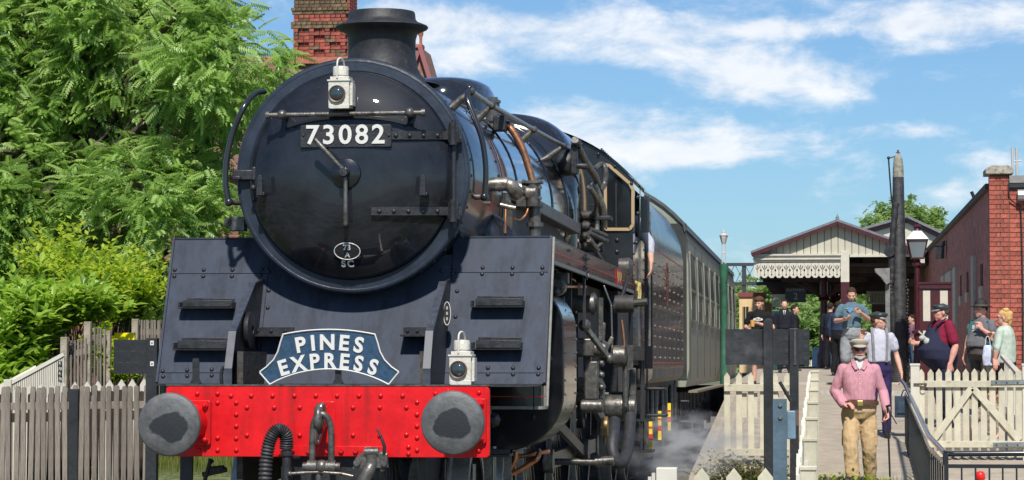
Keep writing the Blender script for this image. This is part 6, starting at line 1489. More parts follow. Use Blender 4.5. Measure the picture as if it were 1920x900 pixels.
b = MB(); b.lathe([(.05, 0), (.03, .1), (.03, .2), (.055, .26), (.055, .32), (.001, .38)], (xm-.01, HYb+.7, zg1), 'Z', 10); b.box((xm-.28, HYb+.55, zg1-.02), (xm+.04, HYb+.9, zg1+.05)); b.build('finial', mat('ridge_terracotta', (.38,.13,.08)), ho, 40)
# chimney stack of separate bricks
CY_ = 34.5; x0c, x1c = at(551, 50, CY_).x, at(652, 50, CY_).x
OB = mat('old_red_brick', (.27,.065,.045), .9, var=.35, vscale=12, bump=.4, bscale=40, stretch=(.2,1,1), wear=((.15,.09,.06), 8, .56), objrand=.32)
ch_core = MB(); z_b, z_t = at(600, 106, CY_).z, at(600, -14, CY_).z
ch_core.box((x0c+.02, CY_+.03, z_b-.6), (x1c-.02, CY_+.9, z_t)); ch_core.build('chimney_core', MORT, ho, 0)
bb = MB(); bb.box((0, 0, 0), (1, .05, .058)); bk = bb.build('chimney_brick', OB, ho, 0, local=True); u_ = False
bb = MB(); bb.box((0, 0, 0), (1, .05, .058)); bk2 = bb.build('chimney_brick', mat('mossy_brick', (.13,.09,.05), .95, var=.5, vscale=14, bump=.4, stretch=(.2,1,1), objrand=.3), ho, 0, local=True); u2 = False
z = z_b; r_ = 0
PYc = lambda z_: (680 - 0)  # unused
ledge0, ledge1 = at(600, 53, CY_).z, at(600, 30, CY_).z; ltop = at(600, 14, CY_).z
while z < z_t:
    proud = 0; ex = 0; mossy = False
    if ledge0 - .02 < z < ledge0 + .07: proud, ex, mossy = .05, .05, True
    elif ledge0 + .07 <= z < ledge1: proud, ex = .02, .0
    elif ledge1 <= z < ltop: proud = .03 + .02*((z-ledge1)/(ltop-ledge1)*3 // 1); ex = proud; mossy = True
    elif z >= ltop: proud, mossy = .01, True
    w_ = .215 if r_ % 2 == 0 else .105; x = x0c - ex - (.11 if r_ % 4 == 2 else 0); k = 0
    while x < x1c + ex - .01:
        xe = min(x + w_, x1c + ex); xs_b = max(x, x0c - ex)
        if xe - xs_b > .03:
            pr = proud
            if z < ledge0 - .02:
                u = (xs_b + xe)/2 - x0c; seg = int(u / ((x1c-x0c)/7)); pr = .05 if seg % 2 == 0 else .0
            if mossy or random.random() < .12:
                o = bk2 if not u2 else bk2.copy(); 
                if u2: COL.objects.link(o)
                u2 = True
            else:
                o = bk if not u_ else bk.copy()
                if u_: COL.objects.link(o)
                u_ = True
            o.location = Vector((xs_b, CY_ - pr, z)) - WL[ho]; o.scale = (xe - xs_b - .012, 1 + pr/.05, 1)
        x += w_; k += 1
    z += .070; r_ += 1
b = MB()
for k in range(40):
    zz = z_b + .070*k
    if zz > z_t: break
    for j in range(4): b.box((x1c-.03, CY_+.04+.21*j, zz), (x1c+.002+.03*(zz > ledge0), CY_+.04+.2+.21*j, zz+.058))
b.build('chimney_side_brick', OB, ho, 0, kind='stuff')
b = MB(); b.box((x0c-.08, CY_-.06, z_b-.14), (x1c+.06, CY_+.95, z_b-.01)); b.build('chimney_flashing', mat('ridge_terracotta', (.38,.13,.08)), ho, 0)
# ================================================================ VEGETATION
def leaf_mat(name, cols, objr=False, gloss=.5, trans=.5):
    m = bpy.data.materials.new(name); m.use_nodes = True; n = m.node_tree.nodes; l = m.node_tree.links
    b = n['Principled BSDF']; b.inputs['Roughness'].default_value = .36; b.inputs['Specular IOR Level'].default_value = gloss
    cr = n.new('ShaderNodeValToRGB'); cr.color_ramp.elements[0].color = (*cols[0], 1); cr.color_ramp.elements[1].color = (*cols[-1], 1)
    for i, c in enumerate(cols[1:-1]): e = cr.color_ramp.elements.new((i+1)/(len(cols)-1)); e.color = (*c, 1)
    if objr: oi = n.new('ShaderNodeObjectInfo'); l.new(oi.outputs['Random'], cr.inputs[0])
    else:
        at_ = n.new('ShaderNodeAttribute'); at_.attribute_name = 'tone'; l.new(at_.outputs['Fac'], cr.inputs[0])
    l.new(cr.outputs[0], b.inputs['Base Color'])
    tr = n.new('ShaderNodeBsdfTranslucent'); hs = n.new('ShaderNodeHueSaturation'); hs.inputs['Value'].default_value = 1.6; hs.inputs['Hue'].default_value = .485; l.new(cr.outputs[0], hs.inputs['Color']); l.new(hs.outputs[0], tr.inputs[0])
    mx_ = n.new('ShaderNodeMixShader'); mx_.inputs[0].default_value = trans; l.new(b.outputs[0], mx_.inputs[1]); l.new(tr.outputs[0], mx_.inputs[2]); l.new(mx_.outputs[0], n['Material Output'].inputs[0])
    return m
def leaf_template(kind):
    V, Fc = [], []
    def leaflet(p, d, ln, w, droop=0.15):
        p = Vector(p); d = Vector(d).normalized(); s = d.cross(Vector((0, 0, 1))).normalized(); up = s.cross(d); k = len(V)
        V.extend([p, p + d*ln*.45 + s*w/2 + up*.12*w, p + d*ln - up*ln*droop, p + d*ln*.45 - s*w/2 + up*.12*w]); Fc.append((k, k+1, k+2, k+3))
    if kind == 'pinnate':       # rachis along +x drooping, 8 pairs
        for i in range(8):
            x = .05 + .044*i; z = -.55*x*x
            for s in (1, -1): leaflet((x, 0, z), (.35 + .03*i, s, -.28), .118 - .004*abs(i-3), .046)
        leaflet((.40, 0, -.09), (1, 0, -.4), .10, .03)
        k = len(V); V.extend([Vector((0, .003, 0)), Vector((0, -.003, 0)), Vector((.40, 0, -.09))]); Fc.append((k, k+1, k+2))
    elif kind == 'ovate':       # laurel leaf folded along its midrib
        k = 0; V.extend([Vector(v) for v in ((0,0,0), (.035,.020,.008), (.085,.022,.006), (.14,0,-.02), (.085,-.022,.006), (.035,-.020,.008), (.06,0,-.002))])
        Fc.extend([(0,6,1), (1,6,2), (2,6,3), (3,6,4), (4,6,5), (5,6,0)])
    elif kind == 'small':
        V.extend([Vector(v) for v in ((0,0,0), (.035,.024,.004), (.08,0,-.01), (.035,-.024,.004))]); Fc.append((0,1,2,3))
    elif kind == 'clump':
        for i in range(5):
            a = i*2.4; leaflet((0,0,0), (math.cos(a), math.sin(a), .3*math.sin(i*1.7)), .17, .10)
    elif kind == 'blade':
        V.extend([Vector(v) for v in ((0,-.006,0), (.02,0,.5), (.09,0,1), (0,.006,0))]); Fc.extend([(0,1,3), (1,2,1) if 0 else (0,1,3)]); Fc[:] = [(0,3,1), (3,2,1)]
    return np.array([tuple(v) for v in V]), Fc
def leaves(name, kind, pos, rot, scl, tone, material, parent, kindtag=None):
    T, Fc = leaf_template(kind); nV = len(T); nL = len(pos)
    P_ = np.einsum('nij,vj->nvi', rot, T)*scl[:, None, None] + pos[:, None, :]
    base = np.array(WL.get(parent, Vector((0,0,0)))) if parent is not None else np.zeros(3)
    P_ = (P_ - base).reshape(-1, 3)
    idx = []; ls = []; lt = []; c = 0
    for f in Fc: ls.append(c); lt.append(len(f)); c += len(f); idx += f
    idx = (np.array(idx)[None, :] + (np.arange(nL)*nV)[:, None]).ravel()
    lsA = (np.array(ls)[None, :] + (np.arange(nL)*c)[:, None]).ravel(); ltA = np.tile(lt, nL)
    me = bpy.data.meshes.new(name); me.vertices.add(len(P_)); me.vertices.foreach_set('co', P_.ravel().astype(np.float32))
    me.loops.add(len(idx)); me.loops.foreach_set('vertex_index', idx.astype(np.int32))
    me.polygons.add(len(lsA)); me.polygons.foreach_set('loop_start', lsA.astype(np.int32)); me.polygons.foreach_set('loop_total', ltA.astype(np.int32))
    a_ = me.attributes.new('tone', 'FLOAT', 'POINT'); a_.data.foreach_set('value', np.repeat(tone, nV).astype(np.float32))
    me.update(calc_edges=True); me.validate(); me.materials.append(material)
    o = link(name, me, parent)
    if kindtag: o['kind'] = kindtag
    return o
def frames(dirs, rollr=.5):      # rotation matrices with x along dir, random roll about it
    d = dirs/np.linalg.norm(dirs, axis=1, keepdims=True); up = np.tile([0, 0, 1.], (len(d), 1))
    s = np.cross(up, d); s /= np.linalg.norm(s, axis=1, keepdims=True) + 1e-9; u = np.cross(d, s)
    a = RNG.normal(0, rollr, len(d)); ca, sa = np.cos(a)[:, None], np.sin(a)[:, None]
    y = s*ca + u*sa; z = -s*sa + u*ca
    return np.stack([d, y, z], axis=2)
def split_leaves(t, kind, pos, rot, scl, tone, m1, m2, name='leaf', n=290):
    # the leaves that show largest (in frame, nearest) are objects, the rest one mesh
    c = np.array(CAM); inv = np.array(MR.transposed()); q = (pos - c) @ inv.T
    px = 960 + F*q[:, 0]/-q[:, 2]; py = 450 - F*q[:, 1]/-q[:, 2]
    inside = (px > 5) & (px < 1915) & (py > 5) & (py < 895)
    order = np.argsort(np.where(inside, -q[:, 2] - scl*2, 1e9)); near = order[:n][inside[order[:n]]]
    T, Fc = leaf_template(kind); me = bpy.data.meshes.new(name); me.from_pydata([tuple(v) for v in T], [], Fc); me.update(); me.materials.append(m2)
    for i in near:
        o = link(name, me, t); Mx = Matrix(rot[i].tolist()).to_4x4(); Mx.translation = Vector(pos[i]) - WL[t]; o.matrix_local = Mx @ Matrix.Diagonal((scl[i],)*3 + (1,))
    keep = np.ones(len(pos), bool); keep[near] = False
    leaves('foliage', kind, pos[keep], rot[keep], scl[keep], tone[keep], m1, t, 'stuff')
BARK = mat('bark', (.060,.048,.036), .95, var=.5, vscale=14, bump=.8, bscale=30, stretch=(1,1,.3))
def crown_tree(label, name, base, ells, nclump, per, kind, cols, spread, scl_rng, trunk_r, gap=.0, group=None, split=True, gloss=.5, droop=-.25, front=1.0, branches=26, leafname='leaf'):
    t = thing(name, label, 'tree', base, 0, group)
    C = []; tries = 0
    tot = sum(e[1][0]*e[1][1]*e[1][2] for e in ells)
    while len(C) < nclump and tries < nclump*40:
        tries += 1; r = RNG.rand()*tot
        for e in ells:
            r -= e[1][0]*e[1][1]*e[1][2]
            if r <= 0: break
        u = RNG.normal(size=3); u /= np.linalg.norm(u); rad = (.45 + .6*RNG.rand()**.6)
        if u[1] > 0 and RNG.rand() > front: u[1] *= -1
        p = np.array(e[0]) + u*rad*np.array(e[1])
        if noise.noise(Vector(p)*.9) < gap - .35 - .0: continue
        if p[2] < .4: continue
        C.append((p, u))
    cent = np.array([c[0] for c in C]); out = np.array([c[1] for c in C])
    pos = np.repeat(cent, per, 0) + RNG.normal(size=(len(C)*per, 3))*spread
    dr = np.repeat(out, per, 0)*.5 + RNG.normal(size=(len(C)*per, 3))*np.array([.7, .7, .35]) + np.array([0, -.15, droop])
    rot = frames(dr, .5); scl = RNG.uniform(*scl_rng, len(pos)); tone = np.clip(np.repeat(RNG.uniform(.1, .9, len(C)), per) + RNG.normal(0, .16, len(pos)), 0, 1)
    m1 = leaf_mat(name + '_foliage', cols, False, gloss); m2 = leaf_mat(name + '_leaf', cols, True, gloss)
    if split: split_leaves(t, kind, pos, rot, scl, tone, m1, m2, leafname)
    else: leaves('crown', kind, pos, rot, scl, tone, m1, t)
    b0 = Vector(base); cc_ = Vector(np.mean([e[0] for e in ells], axis=0))
    fork = b0.lerp(cc_, .55); b = MB(); b.tube(smooth_path([b0, b0.lerp(fork, .5) + Vector((.05, 0, 0)), fork, cc_], 4), [trunk_r*(1 - .75*k/12) for k in range(13)], 10); b.build('trunk', BARK, t, 60)
    idx = RNG.choice(len(C), min(branches, len(C)), replace=False)
    for i in idx:
        e = Vector(cent[i]); s_ = b0.lerp(cc_, .35 + .6*random.random()); mid = s_.lerp(e, .5) + Vector((random.uniform(-.3, .3), random.uniform(-.3, .3), .25))
        pts_ = smooth_path([s_, mid, e], 5); b = MB(); b.tube(pts_, [trunk_r*.28*(1 - .85*k/(len(pts_)-1)) + .006 for k in range(len(pts_))], 6)
        for _ in range(3):
            k = random.randint(4, len(pts_)-2); p_ = pts_[k]; b.tube([p_, p_ + Vector((random.uniform(-.5,.5), random.uniform(-.5,.5), random.uniform(-.1,.5)))*trunk_r*5], [.012*trunk_r*8, .004], 5)
        b.build('limb', BARK, t, 60)
    return t
GR1 = [(.12,.22,.05), (.20,.34,.07), (.30,.47,.11), (.44,.58,.22)]
c1 = at(60, 180, 20.5); c2 = at(420, 110, 18.5); c3 = at(300, 430, 18.5); c4 = at(-100, 420, 19); c5 = at(250, 60, 19.5)
crown_tree('large tree of long feathery leaflets filling the left side of the photo above the fences', 'feathery_leaved_tree', (c1.x-.3, 21, -.14),
    [(c1, (2.9, 1.7, 2.7)), (c2, (1.05, 1.2, .85)), (c3, (1.4, 1.3, 1.1)), (c4, (1.9, 1.2, 1.5)), (c5, (1.4, 1.2, 1.1))], 1500, 13, 'pinnate', GR1, .13, (.54, .88), .24, gap=.20, gloss=.45, front=.35, branches=110)
# laurel bush and yellow green shrub
def bush(label, name, ells, nsh, per, kind, cols, scl_rng, spread=.10, upright=.6, gloss=.6, cat='bush'):
    base = Vector(np.mean([e[0] for e in ells], axis=0)); base.z = -.14
    t = thing(name, label, cat, base)
    P0 = []
    for _ in range(nsh):
        e = ells[RNG.randint(len(ells))]; u = RNG.normal(size=3); u /= np.linalg.norm(u); u[1] = -abs(u[1]) if RNG.rand() < .6 else u[1]; P0.append(np.array(e[0]) + u*np.array(e[1])*(.35 + .65*RNG.rand()**.5))
    P0 = np.array(P0); P0[:, 2] = np.maximum(P0[:, 2], .02)
    k = np.tile(np.linspace(0, 1, per), nsh); tip = np.repeat(RNG.normal(size=(nsh, 3))*[.5, .5, .15] + [0, -.15, upright], per, 0)
    pos = np.repeat(P0, per, 0) + tip*(k*spread*2*np.repeat(RNG.uniform(.4, 2.4, nsh), per))[:, None] + RNG.normal(size=(nsh*per, 3))*.012
    a = np.tile(np.arange(per)*2.4, nsh) + np.repeat(RNG.uniform(0, 6, nsh), per)
    dr = np.stack([np.cos(a), np.sin(a), np.full(len(a), .35)], 1) + tip*.7*k[:, None] + RNG.normal(size=(len(a), 3))*.2
    rot = frames(dr, .4); scl = RNG.uniform(*scl_rng, len(pos)); tone = np.clip(.25 + .6*k + RNG.normal(0, .15, len(pos)), 0, 1)
    m1 = leaf_mat(name + '_foliage', cols, False, gloss); m2 = leaf_mat(name + '_leaf', cols, True, gloss)
    split_leaves(t, kind, pos, rot, scl, tone, m1, m2, n=240)
    b = MB()
    for i in range(0, nsh, max(1, nsh//60)): p = Vector(P0[i]); b.tube([(base.x + (p.x-base.x)*.3, base.y + (p.y-base.y)*.5, -.14), p.lerp(base, .3) + Vector((0,0,.2)), p], [.014, .009, .004], 5)
    b.build('stem', BARK, t, 60); return t
LAU = [(.09,.18,.02), (.17,.31,.03), (.27,.44,.05), (.38,.54,.09)]
YEL = [(.10,.20,.018), (.20,.34,.025), (.33,.47,.035), (.46,.54,.06)]
e1 = at(72, 605, 12.7); e2 = at(18, 665, 12.6); e3 = at(165, 590, 12.9)
bush('glossy green laurel bush with upright shoots behind the cream sloping fence', 'laurel_bush', [(e1, (.42, .4, .34)), (e2, (.42, .4, .38)), (at(10, 740, 12.5), (.4, .4, .3)), (at(150, 592, 12.9), (.30, .25, .12))], 760, 12, 'ovate', LAU, (.95, 1.5))
e1 = at(190, 550, 15.0); e2 = at(235, 592, 14.8); e3 = at(105, 525, 15.2); e4 = at(250, 560, 14.8)
bush('yellow green leafy shrub rising above the brown trellis and the black board', 'leafy_shrub', [(e1, (.42, .5, .33)), (e2, (.30, .4, .17)), (e3, (.34, .5, .36)), (e4, (.24, .3, .22))], 620, 10, 'small', YEL, (.8, 1.4), spread=.16)
e1 = at(230, 695, 12.6); e2 = at(190, 665, 12.8)
bush('creeper with small green leaves climbing the brown trellis below the black board', 'creeper', [(e1, (.30, .15, .16)), (e2, (.12, .15, .30))], 170, 8, 'small', YEL, (.7, 1.1), spread=.06, cat='plant')
# grass and weeds
def grass(name, label, boxes, n, cols, h0, h1):
    P_, S = [], []
    for (x0, x1, y0, y1, z, w) in boxes:
        k = int(n*w); p = np.stack([RNG.uniform(x0, x1, k), RNG.uniform(y0, y1, k), np.full(k, z)], 1); P_.append(p)
    pos = np.concatenate(P_); dens = np.array([noise.noise(Vector((p[0]*1.3, p[1]*1.3, 3))) for p in pos]); pos = pos[dens > -.12]
    d = RNG.normal(size=(len(pos), 3))*[1, 1, 0] + [0, 0, .0001]; rot = frames(d, 0.0); scl = RNG.uniform(h0, h1, len(pos)); tone = RNG.uniform(0, 1, len(pos))
    o = leaves(name, 'blade', pos, rot, scl, tone, leaf_mat(name + '_blades', cols, False, .3), None, 'stuff'); o['label'] = label
GG = [(.07,.11,.015), (.13,.19,.03), (.22,.26,.06), (.34,.30,.12)]
grass('grass', 'rough green and straw coloured grass beside the track and fences', [(-6.5, -2.0, 11.5, 19, .22, .7), (-2.1, -1.3, 8, 22, -.12, .12), (2.0, 2.9, 1, 14.5, -.14, .22), (3.02, 3.35, 5, 13.6, -.12, .08), (3.35, 4.2, 12.6, 14.6, -.11, .04), (-6, -1.9, -1, 6, -.14, .2)], 26000, GG, .06, .30)
q = at(1345, 865, 14.6)
bush('low scrubby weeds with dry stalks at the foot of the platform ramp', 'weed_patch', [(Vector((2.05, 14.6, .05)), (.35, .4, .16)), (Vector((2.45, 14.8, .0)), (.4, .4, .12))], 210, 8, 'small', [(.05,.07,.02), (.10,.13,.03), (.2,.22,.06), (.24,.19,.10)], (.4, .8), spread=.08, cat='plant')
e_ = at(1530, 893, 12.5)
bush('bright green weeds growing beside the white fence at the foot of the path', 'weed_patch', [(Vector((e_.x, 12.5, -.06)), (.28, .9, .07)), (Vector((e_.x+.35, 13.3, -.05)), (.4, .5, .06))], 220, 8, 'small', YEL, (.5, 1.0), spread=.05, cat='plant')
# distant trees
FG = [(.12,.20,.06), (.18,.29,.08), (.25,.37,.11), (.32,.43,.15)]
c = at(1690, 470, 84); crown_tree('round light green tree rising behind the canopy and the brick building', 'round_tree', (c.x, 84, 0), [(c, (1.9, 2, 1.75))], 420, 14, 'clump', FG, .16, (.7, 1.3), .2, split=False, branches=10, gap=-.3)
for k, (px, py, Y, rx, rzz) in enumerate(((1470, 612, 120, 3.4, 2.6), (1530, 600, 135, 4.2, 3.4), (1595, 615, 125, 3.6, 3.0), (1500, 655, 110, 3.2, 1.7), (1640, 620, 130, 4, 3.0), (1560, 650, 112, 3.0, 2.0))):
    c = at(px, py, Y); crown_tree(('%s green tree far behind the station, %s' % (['pale', 'tall', 'broad', 'low', 'bushy', 'small'][k], ['left of the hanging sign column', 'behind the columns', 'behind the man in the blue T-shirt', 'just above the platform', 'behind the dark column', 'near the second column'][k])), 'distant_tree', (c.x, Y, 0), [(c, (rx, 3, rzz))], 240, 12, 'clump', FG, .3, (1.2, 2.2), .2, split=False, branches=3, gap=-.3)
for k, (px, py, Y, rx, rzz) in enumerate(((-60, 300, 60, 6, 4.5), (230, 420, 62, 5, 3.6), (470, 440, 64, 5, 3.4))):
    c = at(px, py, Y); crown_tree('dark green tree in the background %s' % ['at the far left edge behind the house', 'behind the house and feathery tree', 'behind the locomotive smokebox'][k], 'background_tree', (c.x, Y, 0), [(c, (rx, 3, rzz))], 300, 12, 'clump', GR1, .35, (1.4, 2.4), .3, split=False, branches=3, gap=-.3)

# ================================================================ LEFT FENCES
BR = mat('weathered_brown_paling', (.185,.158,.132), .9, var=.3, vscale=7, bump=.4, bscale=30, stretch=(4,4,.5), wear=((.30,.26,.21), 9, .58), objrand=.22)
t = thing('paling_fence', 'weathered brown paling fence across the lower left corner in front of the cream fence', 'fence', (at(140, 800, 8).x, 8, -.14))
a_, e = at(3, 732, 8), at(273, 722, 8)
panel_fence(t, (a_.x - .9, 8, 0), (e.x, 8, 0), a_.z + .02, e.z, 1.32, 34, .046, BR, rails=(.12, .86), rounded=True, rail_side=1, rail_h=.07, jitter=.012, name='paling', thick=.022)
fence_post(t, (at(140, 730, 8).x, 8.0), at(140, 729, 8).z, 1.4, .09, BK, False); fence_post(t, (at(283, 724, 8).x, 8.02), at(283, 722, 8).z, 1.4, .09, mat('grey_green_post', (.20,.25,.22), .7), False)
# second row behind (spacing shows double), coloured near black for shade in the gaps
t = thing('paling_fence', 'second brown paling row seen between the gaps of the front paling fence', 'fence', (at(140, 800, 8.4).x, 8.6, -.14))
panel_fence(t, (a_.x - .9, 8.6, 0), (at(280, 730, 8.6).x, 8.6, 0), a_.z - .05, e.z - .05, 1.2, 34, .048, mat('gap_shade_paling', (.035,.027,.02), .9, var=.4, vscale=8, objrand=.2), rails=(.15, .8), rounded=True, rail_side=1, jitter=.01, name='paling', thick=.02)
t = thing('picket_fence', 'cream pointed pickets showing just above the brown paling fence at the left', 'fence', (at(180, 720, 9.4).x, 9.4, -.14))
a1, e1 = at(35, 722, 9.4), at(270, 709, 9.4)
panel_fence(t, (a1.x, 9.4, 0), (e1.x, 9.4, 0), a1.z, e1.z, 1.2, 12, .08, WF, rails=(.15, .84), pt_=.06, rail_side=1)
# cream sloping slatted fence
t = thing('slatted_fence', 'cream close slatted fence with top sloping up to a small black badge', 'fence', (at(70, 720, 10.2).x, 10.2, -.14))
p0_, p1_ = at(16, 720, 10.0), at(119, 664, 10.2)
nS = 30; sl = None
for k in range(nS):
    f = k/(nS-1); q = p0_.lerp(p1_, f); w_ = (p1_.x-p0_.x)/nS*.78
    if sl is None: b = MB(); b.box((-.5, -.012, 0), (.5, .012, 1)); sl = b.build('slat', WF, t, 0, local=True); o = sl
    else: o = sl.copy(); COL.objects.link(o)
    o.location = Vector((q.x, q.y, -.14)) - WL[t]; o.scale = (w_, 1, q.z + .14)
b = MB(); b.bar(p0_ + Vector((0,0,.0)), p1_ + Vector((0,0,.0)), .05, .035); b.bar(p0_ + Vector((0,.022,-.64)), p1_ + Vector((0,.022,-.64)), .012, 1.2); b.build('top_rail', WF, t, 0)
q = at(110, 692, 10.1); b = MB()
for dz in (.05, -.055):
    for (u0, u1, v0, v1) in ((-.02,-.012,-.03,.03), (.012,.02,-.03,.03), (-.02,.02,.024,.03), (-.02,.02,-.03,-.024)): b.box((q.x+u0, 10.135, q.z+dz+v0), (q.x+u1, 10.15, q.z+dz+v1))
b.build('badge', M['black'], t, 0)
q = at(16, 715, 10.0); fence_post(t, (q.x, 10.0), q.z+.02, 1.3, .08, WF, False)
# brown trellis panels with concrete posts
t = thing('trellis_fence', 'brown slatted trellis fence with concrete posts below the yellow green shrub', 'fence', (at(200, 700, 12).x, 12, -.14))
CPO = mat('mossy_concrete_post', (.30,.26,.20), .9, var=.3, vscale=10, bump=.4)
for (px0, px1, y0_, y1_, Yp, n) in ((128, 160, 640, 634, 12.0, 6), (172, 196, 612, 616, 12.3, 5), (258, 300, 600, 600, 14.0, 11)):
    a2, e2 = at(px0, y0_, Yp), at(px1, y1_, Yp); panel_fence(t, (a2.x, Yp, 0), (e2.x, Yp, 0), a2.z, e2.z, 1.45, n, .020, BR, rails=(.25, .9), rail_h=.07, pt_=.004, thick=.02, rail_side=1, name='slat')
for px, py, Yp in ((121, 632, 11.9), (165, 603, 12.1), (202, 620, 12.4), (254, 598, 13.9)): fence_post(t, (at(px, py, Yp).x, Yp), at(px, py, Yp).z, 1.7, .075, CPO, False)
b = MB(); q = at(133, 648, 11.95); b.box((q.x-.05, 11.93, q.z-.03), (q.x+.03, 11.97, q.z+.03)); b.sphere(q, .035, 8, 5); b.build('padlock', M['black'], t, 40)
b = MB(); a2, e2 = at(205, 683, 13), at(214, 629, 13); b.box((a2.x, 13, a2.z-.4), (e2.x, 13.05, e2.z)); a2, e2 = at(214, 640, 13.1), at(252, 624, 13.1); b.box((a2.x, 13.1, a2.z-.3), (e2.x, 13.15, e2.z)); o = b.build('yellow_board', mat('bright_yellow', (.85,.72,.0), .5, var=.1), None, 0); tag(o, 'bright yellow board showing behind the trellis left of the black board', 'board')
# garden shed corner
t = thing('garden_shed', 'grey roofed garden shed corner at the left edge behind the laurel bush', 'shed', (at(0, 640, 14).x, 14, -.14))
SH = mat('shed_felt', (.20,.21,.20), .9, var=.3, vscale=6, bump=.4); SHW = mat('shed_timber', (.17,.12,.09), .85, var=.3, vscale=5, stretch=(.3,1,4))
a2, r2, l2 = at(29, 590, 14), at(26, 577, 14.5), at(-90, 572, 14.5)
b = MB(); b.add([at(-90, 622, 13.6), at(2, 620, 13.6), at(27, 583, 14.8), at(-60, 575, 15.2)], [(0,1,2,3)]); b.build('roof', SH, t, 0)
b = MB(); b.bar(at(-2, 622, 13.58), at(28, 584, 14.7), .03, .09); b.build('barge_board', CRM, t, 0)
b = MB(); b.box((at(-90, 640, 14.3).x, 14.3, -.14), (at(14, 640, 14.3).x, 15.5, at(10, 624, 14.3).z)); b.build('wall', SHW, t, 0)
# steam drifting by the platform edge
def steam(label, c, rx, ry, rz_, dens, rotx=0):
    b = MB(); b.sphere((0, 0, 0), 1, 24, 14)
    o = b.build('steam', None, None, 60, local=True); o.location = c; o.scale = (rx, ry, rz_); o.rotation_euler = (rotx, 0, 0)
    m = bpy.data.materials.new('steam'); m.use_nodes = True; n = m.node_tree.nodes; l = m.node_tree.links
    for k in list(n):
        if k.type != 'OUTPUT_MATERIAL': n.remove(k)
    pv_ = n.new('ShaderNodeVolumePrincipled'); pv_.inputs['Color'].default_value = (.93,.94,.96,1); pv_.inputs['Anisotropy'].default_value = .2
    t_ = n.new('ShaderNodeTexCoord'); ln = n.new('ShaderNodeVectorMath'); ln.operation = 'LENGTH'; l.new(t_.outputs['Object'], ln.inputs[0])
    fo = n.new('ShaderNodeMapRange'); fo.inputs[1].default_value = 1; fo.inputs[2].default_value = .15; fo.inputs[3].default_value = 0; fo.inputs[4].default_value = 1; l.new(ln.outputs['Value'], fo.inputs[0])
    no = n.new('ShaderNodeTexNoise'); no.inputs['Scale'].default_value = 3.2; no.inputs['Detail'].default_value = 6; no.inputs['Roughness'].default_value = .6; l.new(t_.outputs['Object'], no.inputs[0])
    mr_ = n.new('ShaderNodeMapRange'); mr_.inputs[1].default_value = .47; mr_.inputs[2].default_value = .68; l.new(no.outputs[0], mr_.inputs[0])
    mu = n.new('ShaderNodeMath'); mu.operation = 'MULTIPLY'; l.new(fo.outputs[0], mu.inputs[0]); l.new(mr_.outputs[0], mu.inputs[1])
    mu2 = n.new('ShaderNodeMath'); mu2.operation = 'MULTIPLY'; l.new(mu.outputs[0], mu2.inputs[0]); mu2.inputs[1].default_value = dens
    l.new(mu2.outputs[0], pv_.inputs['Density']); l.new(pv_.outputs[0], n['Material Output'].inputs['Volume']); o.data.materials.append(m)
    o['kind'] = 'stuff'; o['label'] = label
steam('thin white steam drifting low beside the tender wheels', at(1265, 835, 12.5), 1.0, 2.6, .42, 2.2)
steam('wisp of steam in front of the black timber board', at(1398, 665, 10.6), .36, .30, .34, 1.3)
# ================================================================ PEOPLE
def prims_caps(b, chain, n=14):
    for (p, r), (q, s_) in zip(chain[:-1], chain[1:]):
        p = Vector(p); q = Vector(q); d = q - p
        if d.length < 1e-5: continue
        d.normalize(); pts, rs = [], []
        for a in (-90, -60, -30): pts.append(p + d*r*math.sin(R(a))*.999); rs.append(max(.001, r*math.cos(R(a))))
        pts.append(p); rs.append(r); pts.append(q); rs.append(s_)
        for a in (30, 60, 90): pts.append(q + d*s_*math.sin(R(a))); rs.append(max(.001, s_*math.cos(R(a))))
        b.tube(pts, rs, n)
def prims_loft(b, rings, n=24):       # (cx, cy, cz, rx, ry)
    vs = []
    for cx_, cy_, cz_, rx, ry in rings:
        vs += [Vector((cx_ + rx*math.copysign(abs(math.cos(t))**.85, math.cos(t)), cy_ + ry*math.copysign(abs(math.sin(t))**.85, math.sin(t)), cz_)) for t in [2*math.pi*k/n for k in range(n)]]
    m = len(rings)
    b.add(vs, [(i*n+k, i*n+(k+1) % n, (i+1)*n+(k+1) % n, (i+1)*n+k) for i in range(m-1) for k in range(n)] + [tuple(range(n-1, -1, -1)), tuple((m-1)*n+k for k in range(n))])
def blob(name, b, material, parent, vox=.010, smooth=2, crease=0, cscale=9):
    me = bpy.data.meshes.new(name); me.from_pydata([tuple(v) for v in b.v], [], b.f); me.update()
    o = bpy.data.objects.new(name, me); COL.objects.link(o)
    m = o.modifiers.new('r', 'REMESH'); m.mode = 'VOXEL'; m.voxel_size = vox; m.adaptivity = 0
    if smooth: s_ = o.modifiers.new('s', 'SMOOTH'); s_.iterations = smooth; s_.factor = .5
    dg = bpy.context.evaluated_depsgraph_get(); me2 = bpy.data.meshes.new_from_object(o.evaluated_get(dg)); bpy.data.objects.remove(o); bpy.data.meshes.remove(me)
    me2.name = name
    if crease:
        nv = len(me2.vertices); co = np.empty(nv*3, np.float32); me2.vertices.foreach_get('co', co); co = co.reshape(-1, 3); no = np.empty(nv*3, np.float32); me2.vertices.foreach_get('normal', no); no = no.reshape(-1, 3)
        off = random.random()*50
        dv = np.array([noise.noise(Vector((c[0]*cscale + off, c[1]*cscale, c[2]*cscale*.55 + 3*c[0]))) - abs(noise.noise(Vector((c[0]*cscale*2.2, c[1]*cscale*2 + off, c[2]*cscale*1.3))))*.8 for c in co])
        me2.vertices.foreach_set('co', (co + no*dv[:, None]*crease).ravel()); me2.update()
    me2.materials.clear(); me2.materials.append(material); me2.shade_smooth()
    o = link(name, me2, parent); return o
